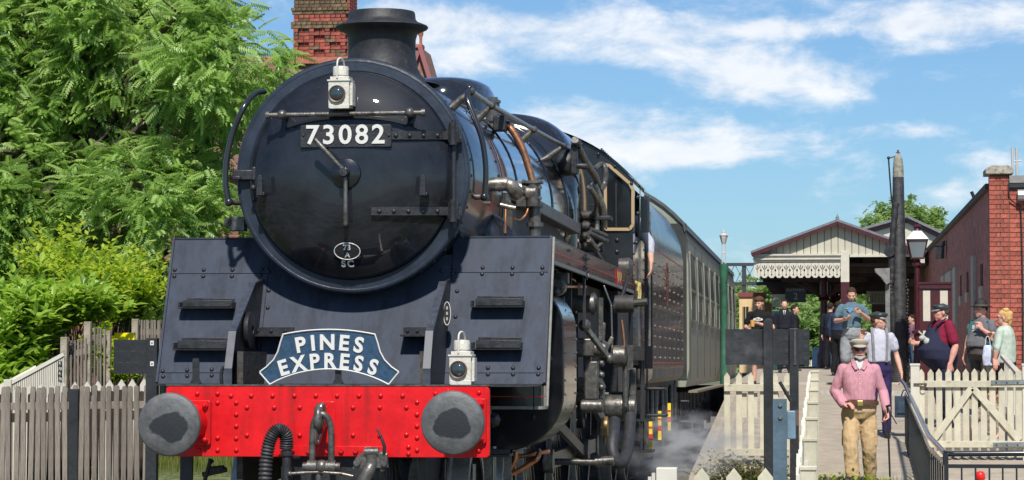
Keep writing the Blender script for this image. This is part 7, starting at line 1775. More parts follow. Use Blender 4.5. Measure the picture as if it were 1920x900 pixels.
def cloth(name, col, var=.12, rough=.85, vs=10): return mat('cloth_' + name, col, rough, var=var, vscale=vs, bump=.15, bscale=90, spec=.2)
SKIN = mat('skin', (.60,.33,.24), .5, var=.12, vscale=9, spec=.35)
SKIN2 = mat('skin_pink', (.62,.31,.24), .5, var=.12, vscale=9, spec=.35)
EYE = mat('eye_dark', (.05,.03,.025), .4); LIP = mat('lip', (.40,.13,.11), .5)
def hand(b, w, d, palm, curl=.5, k=1.0, thumb=1):
    # w wrist point, d direction of the hand, palm = direction the palm faces
    w = Vector(w); d = Vector(d).normalized(); pn = Vector(palm); pn = (pn - d*pn.dot(d)).normalized(); s_ = d.cross(pn)*thumb
    for j in range(4):
        o = (j - 1.5)*.019*k; base = w + d*.085*k + s_*o
        prims_caps(b, [(w + s_*o*.6, .021*k), (base, .0125*k)], 8)
        ln = (.072, .080, .076, .060)[3 - j]*k; a1 = curl*.9; p = base; dd = d.copy()
        for f_, r_ in ((.45, .0095), (.32, .0088), (.26, .0078)):
            a_ = a1; dd = (dd*math.cos(a_) + (pn*math.cos(0))*math.sin(a_)).normalized() if a_ else dd
            q = p + dd*ln*f_; prims_caps(b, [(p, (r_+.0005)*k), (q, r_*k)], 8); p = q
    tb = w + d*.03*k + s_*.03*k; t1 = tb + (d*.7 + s_*.6 + pn*.35*curl).normalized()*.04*k; t2 = t1 + (d*.8 + s_*.05 + pn*.6*curl).normalized()*.03*k
    prims_caps(b, [(w + s_*.012*k, .019*k), (tb, .015*k), (t1, .0115*k), (t2, .009*k)], 8)
def person(label, loc, rz_=0, h=1.76, J=None, build=1.0, belly=0, skin=None, head=(0, 0), shirt=None, sleeve=.45, trousers=None, legs_len=1.0, shoes=None, hands=None, hair=None, extra=None, vox=.011, hunch=0, neck_open=True, collar=None, waist=None, female=False):
    t = thing('person', label, 'person', loc, rz_)
    k = h/1.76; sk = skin or SKIN; J = J or {}
    jd = dict(hipL=(.09,0,.92), hipR=(-.09,0,.92), kneeL=(.105,-.01,.50), kneeR=(-.105,-.01,.50), ankL=(.11,.03,.09), ankR=(-.11,.03,.09), shL=(.178,.0,1.395), shR=(-.178,.0,1.395), elL=(.235,.02,1.14), elR=(-.235,.02,1.14), wrL=(.245,-.05,.90), wrR=(-.245,-.05,.90))
    jd.update(J); j = {a: Vector(v)*k for a, v in jd.items()}
    # left = +x
    w_ = build; hx, hz = 0, 0
    yb = -hunch
    neck = Vector((0, .01 + yb*.6, 1.445))*k; hc = Vector((0, -.025 + yb, 1.592))*k; yaw, pit = head
    HM = Matrix.Translation(hc) @ Matrix.Rotation(yaw, 4, 'Z') @ Matrix.Rotation(pit, 4, 'X')
    H = lambda x, y, z: HM @ Vector((x*k, y*k, z*k))
    b = MB()
    hb = MB(); hb.sphere((0, .012*k, .022*k), 1, 20, 14, (.076*k, .096*k, .098*k)); hb.sphere((0, -.022*k, -.035*k), 1, 18, 12, (.062*k, .072*k, .078*k)); hb.v = [HM @ v for v in hb.v]; b.add(hb.v, hb.f)
    prims_caps(b, [(H(0, -.058, -.092), .026*k), (H(0, -.064, -.075), .026*k)]); prims_caps(b, [(H(0, -.084, .012), .010*k), (H(0, -.104, -.026), .014*k)], 10); prims_caps(b, [(H(-.014, -.090, -.030), .010*k), (H(.014, -.090, -.030), .010*k)], 8)
    for s_ in (1, -1):
        prims_caps(b, [(H(.012*s_, -.083, .026), .009*k), (H(.044*s_, -.072, .028), .010*k)], 8); prims_caps(b, [(H(.035*s_, -.068, -.022), .018*k), (H(.05*s_, -.05, -.01), .02*k)], 8)
        e_ = MB(); e_.sphere((0, 0, 0), 1, 10, 8, (.010*k, .019*k, .031*k)); b.add([H(.079*s_, .010, -.004) + (HM.to_3x3() @ v) for v in e_.v], e_.f)
    prims_caps(b, [(H(-.02, -.085, -.058), .009*k), (H(.02, -.085, -.058), .009*k)], 8)
    prims_caps(b, [(neck + Vector((0, .012, -.06*k)), .060*k*w_**.5), (neck, .056*k*w_**.5), (H(0, .012, -.06), .054*k)], 14)
    tr = lambda z, rx, ry, y=0: (0, (y + yb*max(0, (z-1.0)/.5))*k, z*k, rx*k*w_, ry*k*w_)
    prims_loft(b, [tr(.86, .10, .08), tr(.92, .145, .10), tr(1.05, .13 if not female else .115, .09), tr(1.2, .145, .10), tr(1.32, .155, .095), tr(1.38, .12, .075), tr(1.43, .06, .055)])
    for S in 'LR':
        s_ = 1 if S == 'L' else -1
        prims_caps(b, [(Vector((j['sh'+S].x*.95, j['sh'+S].y, j['sh'+S].z - .012*k)), .036*k*w_), (j['el'+S], .037*k*w_), (j['el'+S].lerp(j['wr'+S], .35), .039*k*w_), (j['wr'+S], .026*k)], 12)
        lf = .72 if trousers and trousers[1] > 1.3 else 1
        prims_caps(b, [(j['hip'+S], .075*k*w_*lf), (j['knee'+S], .050*k*w_*lf), (j['knee'+S].lerp(j['ank'+S], .35) + Vector((0, .015*lf, 0)), .052*k*w_*lf), (j['ank'+S], .034*k)], 12)
        hd = (hands or {}).get(S, dict(d=(0, -.15, -1), palm=(-s_, 0, 0), curl=.35))
        hand(b, j['wr'+S], hd['d'], hd['palm'], hd.get('curl', .5), k*1.02, hd.get('thumb', 1))
    blob('body', b, sk, t, min(vox, .0075) if vox < .012 else vox, 1)
    # face details
    for s_ in (1, -1):
        b = MB(); b.sphere(H(.029*s_, -.0825, .006), .0060*k, 8, 6); b.build('eye', EYE, t, 60, local=True)
    b = MB(); b.tube([H(-.022, -.0935, -.060), H(0, -.099, -.058), H(.022, -.0935, -.060)], [.003*k, .005*k, .003*k], 6); b.build('mouth', LIP, t, 60, local=True)
    # clothes
    if trousers:
        mt, ln = trousers; b = MB(); g_ = 1.0
        prims_loft(b, [tr(.84, .15, .115), tr(.92, .17 + belly*.12, .125 + belly*.5, -belly*.35), tr(1.02, .155 + belly*.2, .115 + belly*.6, -belly*.45), tr(1.035, .15 + belly*.2, .11 + belly*.55, -belly*.45)])
        for S in 'LR':
            e_ = j['knee'+S].lerp(j['ank'+S], ln - 1) if ln > 1 else j['hip'+S].lerp(j['knee'+S], ln)
            ch = [(j['hip'+S] + Vector((0, 0, -.02*k)), .098*k*w_)]
            if ln > 1: ch += [(j['knee'+S], .078*k*w_**.7), (j['knee'+S].lerp(j['ank'+S], .5), .072*k*w_**.6), (e_, .068*k)]
            else: ch += [(j['hip'+S].lerp(j['knee'+S], .5), .098*k*w_), (e_, .096*k*w_)]
            prims_caps(b, ch, 14)
        blob('trousers', b, mt, t, vox, 2, .015*k, 8)
    if shirt:
        b = MB(); z0 = 1.03 if waist is None else waist
        rings = [tr(z0, .15 + belly*.22, .115 + belly*.7, -belly*.5), tr(z0+.02, .158 + belly*.25, .12 + belly*.8, -belly*.55), tr(1.12, .152 + belly*.25, .115 + belly*.8, -belly*.55), tr(1.24, .165 + belly*.1, .125 + belly*.4, -belly*.25), tr(1.35, .175, .120), tr(1.41, .150, .100), tr(1.45, .10, .08), tr(1.475, .078, .07, .0)]
        prims_loft(b, rings)
        for S in 'LR':
            sh, el, wr = j['sh'+S], j['el'+S], j['wr'+S]
            ch = [(Vector((sh.x*.95, sh.y, sh.z - .012*k)), .060*k*w_**.8)]
            if sleeve <= 1: ch += [(sh.lerp(el, sleeve*.5), .066*k*w_**.8), (sh.lerp(el, sleeve), .064*k*w_**.8)]
            else: ch += [(el, .056*k*w_**.8), (el.lerp(wr, sleeve-1), .046*k*w_**.6)]
            prims_caps(b, ch, 14)
        blob('shirt', b, shirt, t, vox, 2, .011*k, 8)
        if collar:
            b = MB(); c0 = neck + Vector((0, 0, .005*k))
            for s_ in (1, -1): b.add([c0 + Vector(v)*k for v in ((s_*.008, -.085, .0), (s_*.06, -.06, .045), (s_*.075, -.01, .05), (s_*.095, -.02, .0), (s_*.06, -.10, -.03))], [(0,1,4), (1,2,3,4)]); 
            b.lathe([(.078*k, -.01*k), (.068*k, .045*k), (.074*k, .04*k), (.085*k, -.015*k)], c0, 'Z', 18); b.build('collar', collar, t, 40, local=True)
    for S in 'LR':
        a_ = j['ank'+S]; f = Vector((a_.x*1.08, a_.y - .03*k, 0)); b = MB(); z0 = a_.z - .09*k
        prims_loft(b, [(a_.x, a_.y - .055*k, z0 + .002, .040*k, .13*k), (a_.x, a_.y - .055*k, z0 + .03*k, .045*k, .135*k), (a_.x, a_.y - .03*k, z0 + .06*k, .040*k, .10*k), (a_.x, a_.y, z0 + .10*k, .038*k, .05*k)]); b.build('shoe', shoes or M['black'], t, 50, local=True)
    if hair:
        hm, style = hair; b = MB()
        hb = MB(); hb.sphere((0, .020*k, .036*k), 1, 20, 14, (.083*k, .101*k, .098*k)); hb.v = [HM @ (v if not (v.y < -.045*k and v.z < .07*k) else Vector((v.x*.86, max(v.y, -.06*k), v.z))) for v in hb.v if True]; b.add(hb.v, hb.f)
        if style == 'bun':
            hb = MB(); hb.sphere((0, .04*k, .02*k), 1, 16, 10, (.088*k, .10*k, .11*k)); hb.sphere((0, .10*k, .06*k), 1, 12, 8, (.05*k, .045*k, .05*k)); hb.sphere((.03*k, .04*k, .12*k), 1, 12, 8, (.05*k, .05*k, .035*k)); hb.sphere((-.01*k, .09*k, -.06*k), 1, 12, 8, (.06*k, .04*k, .08*k)); b.add([HM @ v for v in hb.v], hb.f)
        if style == 'mop':
            hb = MB(); hb.sphere((0, -.03*k, .075*k), 1, 16, 10, (.082*k, .075*k, .05*k)); hb.sphere((0, .02*k, .07*k), 1, 16, 10, (.09*k, .095*k, .07*k)); b.add([HM @ v for v in hb.v], hb.f)
        cut = b if style in ('bun', 'mop') else b
        o = blob('hair', cut, hm, t, .008, 1, .006*k, 40)
        # trim the hair away from the face
        bm_ = o.data; inv = HM.inverted()
        co = np.array([tuple(inv @ v.co) for v in bm_.vertices])/k
        face = (co[:, 1] < -.045) & (co[:, 2] < .062) | ((np.abs(co[:, 0]) > .05) & (co[:, 1] < .0) & (co[:, 2] < .02))
        pull = np.where(face)[0]
        for i in pull:
            c_ = Vector(co[i]); c_.y = max(c_.y, -.02); c_.x *= .72; c_.z = c_.z*.8 + .01; bm_.vertices[i].co = HM @ (c_*k)
    t_ = dict(t=t, j=j, H=H, HM=HM, k=k, neck=neck)
    if extra: extra(t_)
    return t
def flat_cap(P_, m, brim=None, peak=True):
    k, HM = P_['k'], P_['HM']; b = MB(); n = 28; vs = []
    for z, rx, ry, y in ((.036, .084, .101, .008), (.056, .094, .112, .006), (.078, .105, .124, -.004), (.098, .100, .118, -.010), (.116, .074, .088, -.008), (.124, .004, .004, -.004)):
        vs += [Vector((rx*math.cos(t)*k, (ry*math.sin(t) + y)*k, (z - (.022*math.sin(t)*-1 if 0 else 0) + .016*math.sin(t)*(-.0))*k)) for t in [2*math.pi*i/n for i in range(n)]]
    hb = MB(); hb.add(vs, [(i*n+q, i*n+(q+1) % n, (i+1)*n+(q+1) % n, (i+1)*n+q) for i in range(5) for q in range(n)] + [tuple(range(n-1, -1, -1))]); hb.v = [HM @ v for v in hb.v]; hb.build('cap', m, P_['t'], 50, local=True)
    if peak:
        hb = MB(); vs = []; mm = 10
        for q in range(mm + 1):
            a = math.pi + math.pi*q/mm; ca, sa = math.cos(a), math.sin(a)
            vs += [Vector((.084*ca*k, (.10*sa)*k, .052*k)), Vector((.082*ca*k, (.170*sa + .01)*k, (.056 - .034*abs(sa))*k)), Vector((.082*ca*k, (.170*sa + .01)*k, (.048 - .034*abs(sa))*k)), Vector((.084*ca*k, (.10*sa)*k, .044*k))]
        hb.add([HM @ v for v in vs], [(4*q+a_, 4*q+(a_+1) % 4, 4*q+4+(a_+1) % 4, 4*q+4+a_) for q in range(mm) for a_ in range(4)]); hb.build('cap_peak', brim or m, P_['t'], 40, local=True)
def vec(J, k=1): return J
# --- man in the pink shirt with stick (walking towards us)
g = at(1612, 900, 13.6); zg = rz(13.6)
def ex_pink(P_):
    t, k, H, j = P_['t'], P_['k'], P_['H'], P_['j']
    flat_cap(P_, cloth('cap_beige', (.44,.39,.31)), None)
    b = MB()
    for s_ in (1, -1): b.add([H(s_*.010, -.104, .022), H(s_*.058, -.094, .024), H(s_*.056, -.090, -.012), H(s_*.034, -.100, -.022), H(s_*.012, -.106, -.010)], [(0,1,2,3,4)])
    b.tube([H(-.066, -.085, .02), H(-.012, -.108, .018), H(.012, -.108, .018), H(.066, -.085, .02)], .003, 5); b.tube([H(.064, -.085, .02), H(.082, .0, .02)], .003, 5); b.tube([H(-.064, -.085, .02), H(-.082, .0, .02)], .003, 5); b.build('sunglasses', mat('red_brown_lens', (.09,.012,.01), .12, coat=.5), t, 0, local=True)
    hb = MB(); prims_caps(hb, [(H(0, -.070, -.102), .024*k), (H(0, -.074, -.080), .018*k)]); prims_caps(hb, [(H(-.024, -.083, -.046), .0075*k), (H(.024, -.083, -.046), .0075*k)], 8)
    for s_ in (1, -1): prims_caps(hb, [(H(s_*.05, -.045, -.078), .013*k), (H(s_*.02, -.068, -.09), .020*k)], 8)
    blob('beard', hb, cloth('white_beard', (.38,.35,.32)), t, .007, 1, .004, 60)
    b = MB(); b.lathe([(.208*k, -.024), (.212*k, 0), (.208*k, .024)], (0, 0, 1.012*k), 'Z', 40); b.v = [Vector((v.x, v.y*.86 - .022, v.z)) for v in b.v]; b.build('belt', mat('belt_leather', (.10,.045,.025), .5), t, 60, local=True)
    b = MB(); b.box((-.030, -.212*k, .984*k), (.030, -.196*k, 1.040*k)); b.build('belt_buckle', M['brass'], t, 0, bevel=.003, local=True)
    b = MB(); yv = [(1.05, -.180), (1.15, -.172), (1.27, -.158), (1.37, -.146)]
    for (z1_, y1_), (z2_, y2_) in zip(yv[:-1], yv[1:]): b.bar((0, y1_*k, z1_*k), (0, y2_*k, z2_*k), .034, .008, (0, -1, 0))
    b.build('placket', PINK, t, 0, local=True)
    b = MB(); b.add([Vector(v)*k for v in ((-.045, -.112, 1.475), (.045, -.112, 1.475), (.022, -.146, 1.40), (0, -.152, 1.375), (-.022, -.146, 1.40))], [(0,4,3,2,1)]); b.build('undershirt', mat('undershirt_white', (.5,.5,.5), .9), t, 0, local=True)
    for s_ in (1, -1): b = MB(); b.add([Vector(v)*k for v in ((s_*.020, -.150, 1.385), (s_*.055, -.118, 1.48), (s_*.09, -.06, 1.50), (s_*.085, -.125, 1.43), (s_*.05, -.158, 1.375))], [(0,1,2,3,4) if s_ < 0 else (4,3,2,1,0)]); b.build('collar_wing', PINK, t, 0, local=True)
    b = MB()
    for i in range(6): b.dome((0, -.178*k + .004*i, 1.06*k + i*.055), .007, .005)
    b.build('shirt_button', M['white'], t, 60, local=True)
    for s_ in (1, -1): b = MB(); b.box((s_*.172*k - .02, -.09*k, .54*k), (s_*.172*k + .02, .05*k, .72*k)); b.build('cargo_pocket', KHA, t, 0, bevel=.015, local=True)
KHA = mat('cloth_khaki', (.50,.35,.19), .9, var=.14, vscale=7, bump=.5, bscale=16, spec=.15); PINK = mat('cloth_pink_stripe', (.52,.25,.29), .85, var=.16, vscale=60, stretch=(2.5,2.5,.15), bump=.2, bscale=80, spec=.2)
zf = at(1612, 948, 13.6).z
dz_p = zf - (-.10)
person('elderly man in pink shirt, beige cap and khaki cargo trousers walking with a black stick', (g.x, 13.6, -.06), R(2), 1.80,
    dict(kneeL=(.10,-.03,.50), kneeR=(-.10,-.17,.52), ankL=(.13,.14,.14), ankR=(-.08,-.22,.09), elL=(.26,.03,1.14), wrL=(.29,-.15,.93), elR=(-.27,.04,1.14), wrR=(-.175,-.13,.99)), 1.10, .03, SKIN2,
    (R(4), R(-4)), PINK, 1.92, (KHA, 1.95), shoes=mat('brown_shoe', (.06,.04,.03), .6), hands=dict(L=dict(d=(.1, -.3, -1), palm=(-1, -.2, 0), curl=.95), R=dict(d=(.8, -.7, .25), palm=(.2, 0, -1), curl=1.0, thumb=-1)), extra=ex_pink, vox=.009, collar=PINK, hunch=.02)
st = at(1664, 768, 13.42); b = MB(); b.tube([(st.x, 13.42, st.z + .02), (st.x+.03, 13.40, -.10)], .011, 8); b.tube([(st.x-.02, 13.46, st.z+.03), (st.x+.03, 13.36, st.z+.05)], .014, 8); b.tube([(st.x+.02, 13.4, st.z-.02), (st.x+.10, 13.38, st.z-.16)], .007, 6); o = b.build('walking_stick', mat('stick_black', (.02,.018,.018), .35), None, 40); tag(o, 'thin black walking stick held by the man in the pink shirt', 'walking stick')
# --- man in striped shirt, braces, cap
def braces(P_, m, back=False):
    t, k = P_['t'], P_['k']
    for s_ in (1, -1):
        b = MB(); pts_ = [Vector((s_*.085, -.150, 1.03)), Vector((s_*.092, -.152, 1.15)), Vector((s_*.096, -.148, 1.28)), Vector((s_*.10, -.125, 1.40)), Vector((s_*.10, -.03, 1.505)), Vector((s_*.09, .08, 1.45)), Vector((s_*.06, .14, 1.25)), Vector((s_*.05, .13, 1.03))]
        pts_ = [v*k for v in pts_]
        for a_, e in zip(pts_[:-1], pts_[1:]): b.bar(a_, e, .035, .006, (0, -1, .4))
        b.build('brace', m, t, 0, local=True)
q = at(1647, 600, 21.0)
STRP = mat('striped_shirt', (.46,.46,.53), .85, var=.06, vscale=40, bump=.15, bscale=90, stretch=(3,3,.2))
NAVY = cloth('navy', (.030,.022,.075)); GCAP = mat('cap_oilskin', (.035,.045,.045), .4, var=.3, vscale=12)
def ex_cap(P_): flat_cap(P_, GCAP, mat('cap_brim_grey', (.16,.17,.16), .35)); braces(P_, cloth('braces_grey', (.20,.20,.20)))
person('young man in pale striped shirt, braces and grey cap with one hand raised', (q.x, 21.0, rz(21.0)), R(8), 1.80,
    dict(elR=(-.27,-.02,1.17), wrR=(-.265,-.20,1.36), elL=(.25,.03,1.13), wrL=(.30,-.06,.88), kneeL=(.10,-.02,.5), ankL=(.10,.0,.09)), 1.0, .02, SKIN, (R(62), 0), STRP, .62, (NAVY, 1.97), hands=dict(R=dict(d=(.1, -.1, 1), palm=(.3, -1, 0), curl=.8)), hair=(cloth('brown_hair', (.08,.045,.025)), 'short'), extra=ex_cap, vox=.010, collar=STRP)
q = at(1700, 712, 21.2); b = MB(); b.box((q.x-.17, 21.0, rz(21)+.28), (q.x+.11, 21.2, rz(21)+.58)); b.box((q.x-.14, 20.98, rz(21)+.34), (q.x+.06, 21.0, rz(21)+.5)); b.tube([(q.x-.08, 21.1, rz(21)+.58), (q.x-.05, 21.1, rz(21)+.66), (q.x+.02, 21.1, rz(21)+.66), (q.x+.05, 21.1, rz(21)+.58)], .012, 6); o = b.build('bag', mat('bag_navy', (.02,.04,.07), .6, var=.4, vscale=10), None, 0, bevel=.03); tag(o, 'dark blue bag held low beside the man in braces', 'bag')
# --- man in blue T-shirt looking at his phone
TSH = cloth('slate_blue', (.10,.165,.205)); GSH = cloth('grey_short', (.27,.285,.30))
def ex_blue(P_):
    t, k = P_['t'], P_['k']; b = MB()
    hp = [(0, -.055), (.05, -.005), (.055, .03), (.03, .048), (0, .028), (-.03, .048), (-.055, .03), (-.05, -.005)]
    b.prism([((x - .03)*k, (1.335 + z)*k) for x, z in hp], -.150*k, -.125*k); b.build('heart_print', mat('heart_blue', (.12,.28,.46), .8), t, 0, local=True)
q = at(1597, 600, 30.0)
person('man in slate blue T-shirt and grey shorts looking down at his phone', (q.x, 30.0, rz(30)), 0, 1.80,
    dict(elR=(-.27,.0,1.15), wrR=(-.135,-.24,1.17), elL=(.29,.0,1.17), wrL=(.13,-.23,1.30)), 1.03, .02, SKIN, (0, R(22)), TSH, .60, (GSH, .98), hands=dict(R=dict(d=(.6, -.6, .1), palm=(.3, 0, 1), curl=.6), L=dict(d=(-.8, -.4, .3), palm=(-.3, -1, 0), curl=.9)), hair=(cloth('dark_brown_hair', (.05,.03,.02)), 'short'), extra=ex_blue, vox=.011)
b = MB(); q2 = at(1589, 579, 29.66); b.box((q2.x-.06, 29.6, q2.z-.01), (q2.x+.03, 29.74, q2.z+.005)); o = b.build('phone', mat('phone_black', (.015,.015,.02), .2), None, 0, bevel=.003); tag(o, 'black mobile phone in the hand of the man in the blue T-shirt', 'phone')
# --- boy in black T-shirt
BLK = cloth('black', (.012,.012,.014)); 
def ex_kid(P_):
    t, k = P_['t'], P_['k']; b = MB()
    for (x, z, w, h_) in ((-.05, 1.28, .05, .028), (.0, 1.29, .05, .032), (.05, 1.28, .04, .024), (-.02, 1.26, .07, .016)): b.prism([(x*k + w*math.cos(a)*k, z*k + h_*math.sin(a)*k) for a in [2*math.pi*i/12 for i in range(12)]], -.150*k, -.132*k)
    b.build('shirt_print', M['white'], t, 0, local=True)
q = at(1424, 600, 30.5)
person('boy with mop of brown hair in black T-shirt holding food behind the black board', (q.x, 30.5, rz(30.5)), R(-8), 1.62,
    dict(elR=(-.27,.0,1.13), wrR=(-.20,-.22,1.10), elL=(.27,-.02,1.12), wrL=(.02,-.25,1.20)), 1.0, 0, SKIN, (R(-14), R(12)), BLK, .62, (BLK, 1.0), hands=dict(R=dict(d=(.3, -.9, -.2), palm=(.8, 0, 0), curl=.9), L=dict(d=(-1, -.2, .1), palm=(0, -.3, -1), curl=.7)), hair=(cloth('brown_hair', (.08,.045,.025)), 'mop'), extra=ex_kid, vox=.011)
b = MB(); q2 = at(1411, 606, 30.2); b.lathe([(.035, -.06), (.045, .05), (.001, .06)], q2, 'Z', 12, capends=True); o = b.build('food_cup', mat('amber_food', (.62,.33,.08), .5), None, 40); tag(o, 'amber coloured snack cup held by the boy in black', 'cup')
# --- man in maroon polo and navy bib overalls, in profile
def ex_maroon(P_):
    t, k = P_['t'], P_['k']; flat_cap(P_, GCAP, mat('cap_brim_grey', (.16,.17,.16), .35))
    b = MB(); tr = lambda z, rx, ry, y: (0, y*k, z*k, rx*k*1.30, ry*k*1.28)
    prims_loft(b, [tr(.80, .15, .12, 0), tr(.95, .190, .212, -.07), tr(1.08, .190, .222, -.090), tr(1.2, .160, .180, -.095), tr(1.32, .115, .115, -.105), tr(1.38, .10, .08, -.11)]); 
    blob('bib', b, NVO, t, .012, 2, .008, 8)
    for s_ in (1, -1):
        b = MB(); pts_ = [Vector(v)*k for v in ((s_*.11, -.170, 1.33), (s_*.14, -.15, 1.42), (s_*.14, -.02, 1.515), (s_*.12, .11, 1.44), (s_*.08, .17, 1.25))]
        for a_, e in zip(pts_[:-1], pts_[1:]): b.bar(a_, e, .045, .010, (0, -1, .4))
        b.build('overall_strap', NVO, t, 0, local=True)
NVO = cloth('navy_overall', (.022,.024,.050)); MRN = cloth('maroon_polo', (.20,.014,.038))
q = at(1768, 600, 22.6)
person('stout man in maroon polo shirt, navy bib overalls and flat cap facing left', (q.x, 22.6, rz(22.6)), R(-68), 1.84,
    dict(elR=(-.24,-.10,1.16), wrR=(-.20,-.34,1.17), elL=(.27,.06,1.12), wrL=(.27,-.02,.88), shL=(.21,0,1.43), shR=(-.21,0,1.43)), 1.27, .07, SKIN2, (R(-8), 0), MRN, .72, (NVO, 1.95), hands=dict(R=dict(d=(.1, -.9, .4), palm=(.8, 0, 0), curl=1.0)), hair=(cloth('grey_brown_hair', (.09,.06,.045)), 'short'), extra=ex_maroon, vox=.011, collar=MRN)
b = MB(); q2 = at(1729, 634, 22.4); b.sphere(q2, .05, 10, 7, (1, 1, .8)); b.tube([q2 + Vector((-.05,0,.1)), q2 + Vector((.08,0,-.02))], .012, 6); b.sphere(q2 + Vector((.07,0,-.05)), .055, 10, 7); o = b.build('rag', cloth('rag_grey', (.42,.42,.38)), None, 60); tag(o, 'crumpled pale rag held out by the man in overalls', 'rag')
# --- man in trilby and teal jacket
def ex_hat(P_):
    t, k, HM = P_['t'], P_['k'], P_['HM']; b = MB(); b.lathe([(.001, .15), (.05, .155), (.075, .145), (.088, .10), (.094, .052), (.15, .044), (.152, .050), (.150, .040), (.09, .036)], (0, .005, 0), 'Z', 28); b.v = [HM @ (Vector((v.x, v.y*1.12, v.z))*k) for v in b.v]; b.build('hat', mat('hat_black', (.016,.014,.014), .7), t, 50, local=True)
    b = MB(); b.lathe([(.095, .054), (.093, .075), (.097, .075), (.099, .054)], (0, .005, 0), 'Z', 28); b.v = [HM @ (Vector((v.x, v.y*1.12, v.z))*k) for v in b.v]; b.build('hat_band', cloth('hat_band', (.10,.09,.08)), t, 50, local=True)
    for s_ in (1, -1):
        b = MB(); prims_loft(b, [(s_*.17*k, .03, .78*k, .05, .12), (s_*.175*k, .01, 1.0*k, .05, .14), (s_*.16*k, .01, 1.25*k, .055, .13), (s_*.14*k, .01, 1.42*k, .05, .09)]); blob('jacket_side', b, TEAL if s_ < 0 else TEALD, t, .012, 2, .008, 9)
    b = MB()
    for (x, z, w, h_) in ((-.035, 1.33, .010, .03), (.035, 1.33, .010, .03), (0, 1.28, .05, .008), (0, 1.24, .085, .006), (-.05, 1.26, .012, .014), (.05, 1.26, .012, .014)): b.box(((x-w)*k, -.172*k, (z-h_)*k), ((x+w)*k, -.14*k, (z+h_)*k))
    b.build('shirt_print', M['white'], t, 0, local=True)
TEAL = cloth('teal_jacket', (.01,.20,.19)); TEALD = cloth('teal_dark', (.012,.07,.09)); GTS = cloth('grey_tshirt', (.13,.13,.14)); DTR = cloth('dark_trouser', (.075,.065,.06))
q = at(1841, 600, 24.4)
person('man in black trilby and open teal jacket over a grey printed T-shirt, facing left', (q.x, 24.4, rz(24.4)), R(-42), 1.80,
    dict(elR=(-.26,.0,1.15), wrR=(-.27,-.06,.92), elL=(.26,-.06,1.18), wrL=(.17,-.22,1.30)), 1.08, .09, SKIN2, (R(-14), 0), GTS, .5, (DTR, 1.97), hands=dict(L=dict(d=(-.2, -.2, 1), palm=(-1, 0, 0), curl=1.0)), hair=(cloth('dark_hair', (.03,.02,.015)), 'short'), extra=ex_hat, vox=.011)
b = MB(); q2 = at(1852, 660, 23.9); prims_loft(b, [(q2.x, q2.y, q2.z-.20, .07, .04), (q2.x, q2.y, q2.z-.05, .085, .05), (q2.x, q2.y, q2.z+.08, .06, .03), (q2.x, q2.y, q2.z+.10, .05, .02)]); o = b.build('carrier_bag', mat('bag_white_blue', (.50,.54,.66), .35, var=.25, vscale=12, wear=((.06,.08,.40), 9, .56)), None, 60); tag(o, 'white and blue carrier bag hanging between the man in the trilby and the blonde woman', 'bag')
b = MB(); b.tube(smooth_path([q2 + Vector((-.04,0,.09)), q2 + Vector((-.02,0,.22)), q2 + Vector((.02,0,.22)), q2 + Vector((.04,0,.09))], 4), .006, 6); b.build('bag_handle', M['white'], o, 40)
# --- blonde woman in pale green top, back half turned, hand on the fence
SAGE = cloth('sage', (.43,.50,.42)); 
q = at(1884, 600, 22.9)
def ex_w(P_):
    b = MB(); H = P_['H']; b.tube([H(.084, .02, .006), H(.062, -.085, .006), H(.015, -.105, .003)], .0035, 5); b.tube([H(-.084, .02, .006), H(-.062, -.085, .006), H(-.015, -.105, .003)], .0035, 5); b.build('glasses', M['black'], P_['t'], 0, local=True)
person('blonde woman with hair up in sage green top resting a hand on the white fence', (q.x, 22.9, rz(22.9)), R(-118), 1.74,
    dict(elL=(.25,-.02,1.15), wrL=(.22,.18,1.02) if 0 else (.25,-.05,.98), elR=(-.25,-.1,1.16), wrR=(-.15,-.26,1.27)), 1.12, .05, SKIN2, (R(24), 0), SAGE, 1.3, (BLK, 1.95), waist=.92, hands=dict(R=dict(d=(.2, -.3, 1), palm=(1, 0, 0), curl=.9), L=dict(d=(.2, .2, -1), palm=(0, 0, -1), curl=.4)), hair=(cloth('blonde_hair', (.55,.34,.13), .3), 'bun'), extra=ex_w, vox=.011, female=True)
# --- seated person behind the gate
TAT = mat('patterned_cloth', (.42,.30,.24), .8, col2=(.06,.07,.07), vscale=28)
q = at(1862, 800, 20.0)
person('person sitting low behind the gate in a patterned top, partly hidden by the pickets', (q.x, 20.0, rz(20)-.80), R(-20), 1.62,
    dict(kneeL=(.12,-.42,.90), kneeR=(-.12,-.42,.88), ankL=(.13,-.46,.56), ankR=(-.12,-.48,.56), elL=(.26,-.16,1.14), wrL=(.14,-.36,.98), elR=(-.26,-.16,1.14), wrR=(-.14,-.38,.98)), 1.0, .02, SKIN2, (0, R(15)), TAT, .5, (mat('pale_short', (.35,.33,.3), .8), 1.0), hair=(cloth('brown_hair', (.08,.045,.025)), 'short'), shoes=mat('red_white_shoe', (.38,.08,.08), .6), vox=.013)
b = MB(); b.box((q.x-.3, 20.0, rz(20)-.0), (q.x+.35, 20.4, rz(20)+.40)); o = b.build('low_seat', mat('kerb_concrete', (.4,.38,.34)), None, 0, bevel=.02); tag(o, 'low pale block seat behind the picket gate', 'seat')
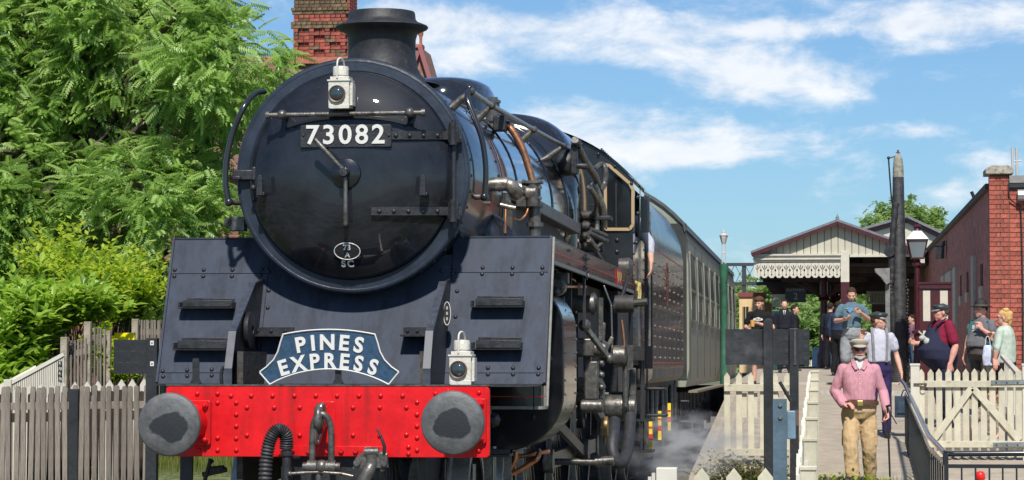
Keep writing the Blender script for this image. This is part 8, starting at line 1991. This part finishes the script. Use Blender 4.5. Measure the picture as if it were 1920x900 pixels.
# --- people in the shade of the canopy
SUIT = cloth('dark_suit', (.015,.017,.025)); DSK = SKIN
def shade(label, px, Y, h, shirt, tr_, rz__=0, hair_=True, **kw):
    q = at(px, 600, Y); person(label, (q.x, Y, rz(Y)), rz__, h, kw.pop('J', None), kw.pop('build', 1.05), 0, DSK, (0, 0), shirt, 1.9, (tr_, 1.95), hair=(cloth('dark_hair', (.03,.02,.015)), 'short') if hair_ else None, vox=.016, **kw)
def ex_suit(P_):
    k = P_['k']; b = MB(); b.add([Vector(v)*k for v in ((-.035, -.136, 1.46), (.035, -.136, 1.46), (0, -.150, 1.28))], [(0,2,1)]); b.build('white_shirt', M['white'], P_['t'], 0, local=True); b = MB(); b.add([Vector(v)*k for v in ((-.010, -.150, 1.45), (.010, -.150, 1.45), (.012, -.156, 1.33), (0, -.157, 1.29), (-.012, -.156, 1.33))], [(0,4,3,2,1)]); b.build('tie', SUIT, P_['t'], 0, local=True)
shade('man in dark suit and tie standing in shade behind the black board', 1471, 44, 1.72, SUIT, SUIT, extra=ex_suit)
shade('dark haired person standing just right of the man in the suit', 1489, 47, 1.62, BLK, BLK, 1.2)
shade('dark figure standing in shade directly behind the nearest maroon column', 1557, 49.4, 1.70, SUIT, BLK, 2.8)
shade('person in dark blue top behind the man in the blue T-shirt', 1572, 40, 1.62, cloth('deep_blue', (.03,.045,.09)), BLK, 2.6)
shade('person in checked shirt and jeans between the dark crane and the lamp post', 1711, 36, 1.30, mat('check_shirt', (.10,.10,.16), .8, col2=(.25,.10,.12), vscale=40), cloth('jeans', (.05,.09,.17)), -1.2)
# --- driver leaning at the cab side
dq = at(1221, 452, 10.6)
t = person('driver in pale striped shirt leaning an arm out of the cab side', (dq.x - .36, 10.85, 1.50), R(-4), 1.76,
    dict(elL=(.33,-.02,1.16), wrL=(.36,-.10,.95), shL=(.20,-.02,1.40)), 1.0, 0, SKIN, (R(10), 0), STRP, 1.5, (NAVY, 1.9), hair=(cloth('dark_hair', (.03,.02,.015)), 'short'), extra=lambda P_: flat_cap(P_, GCAP), vox=.011)
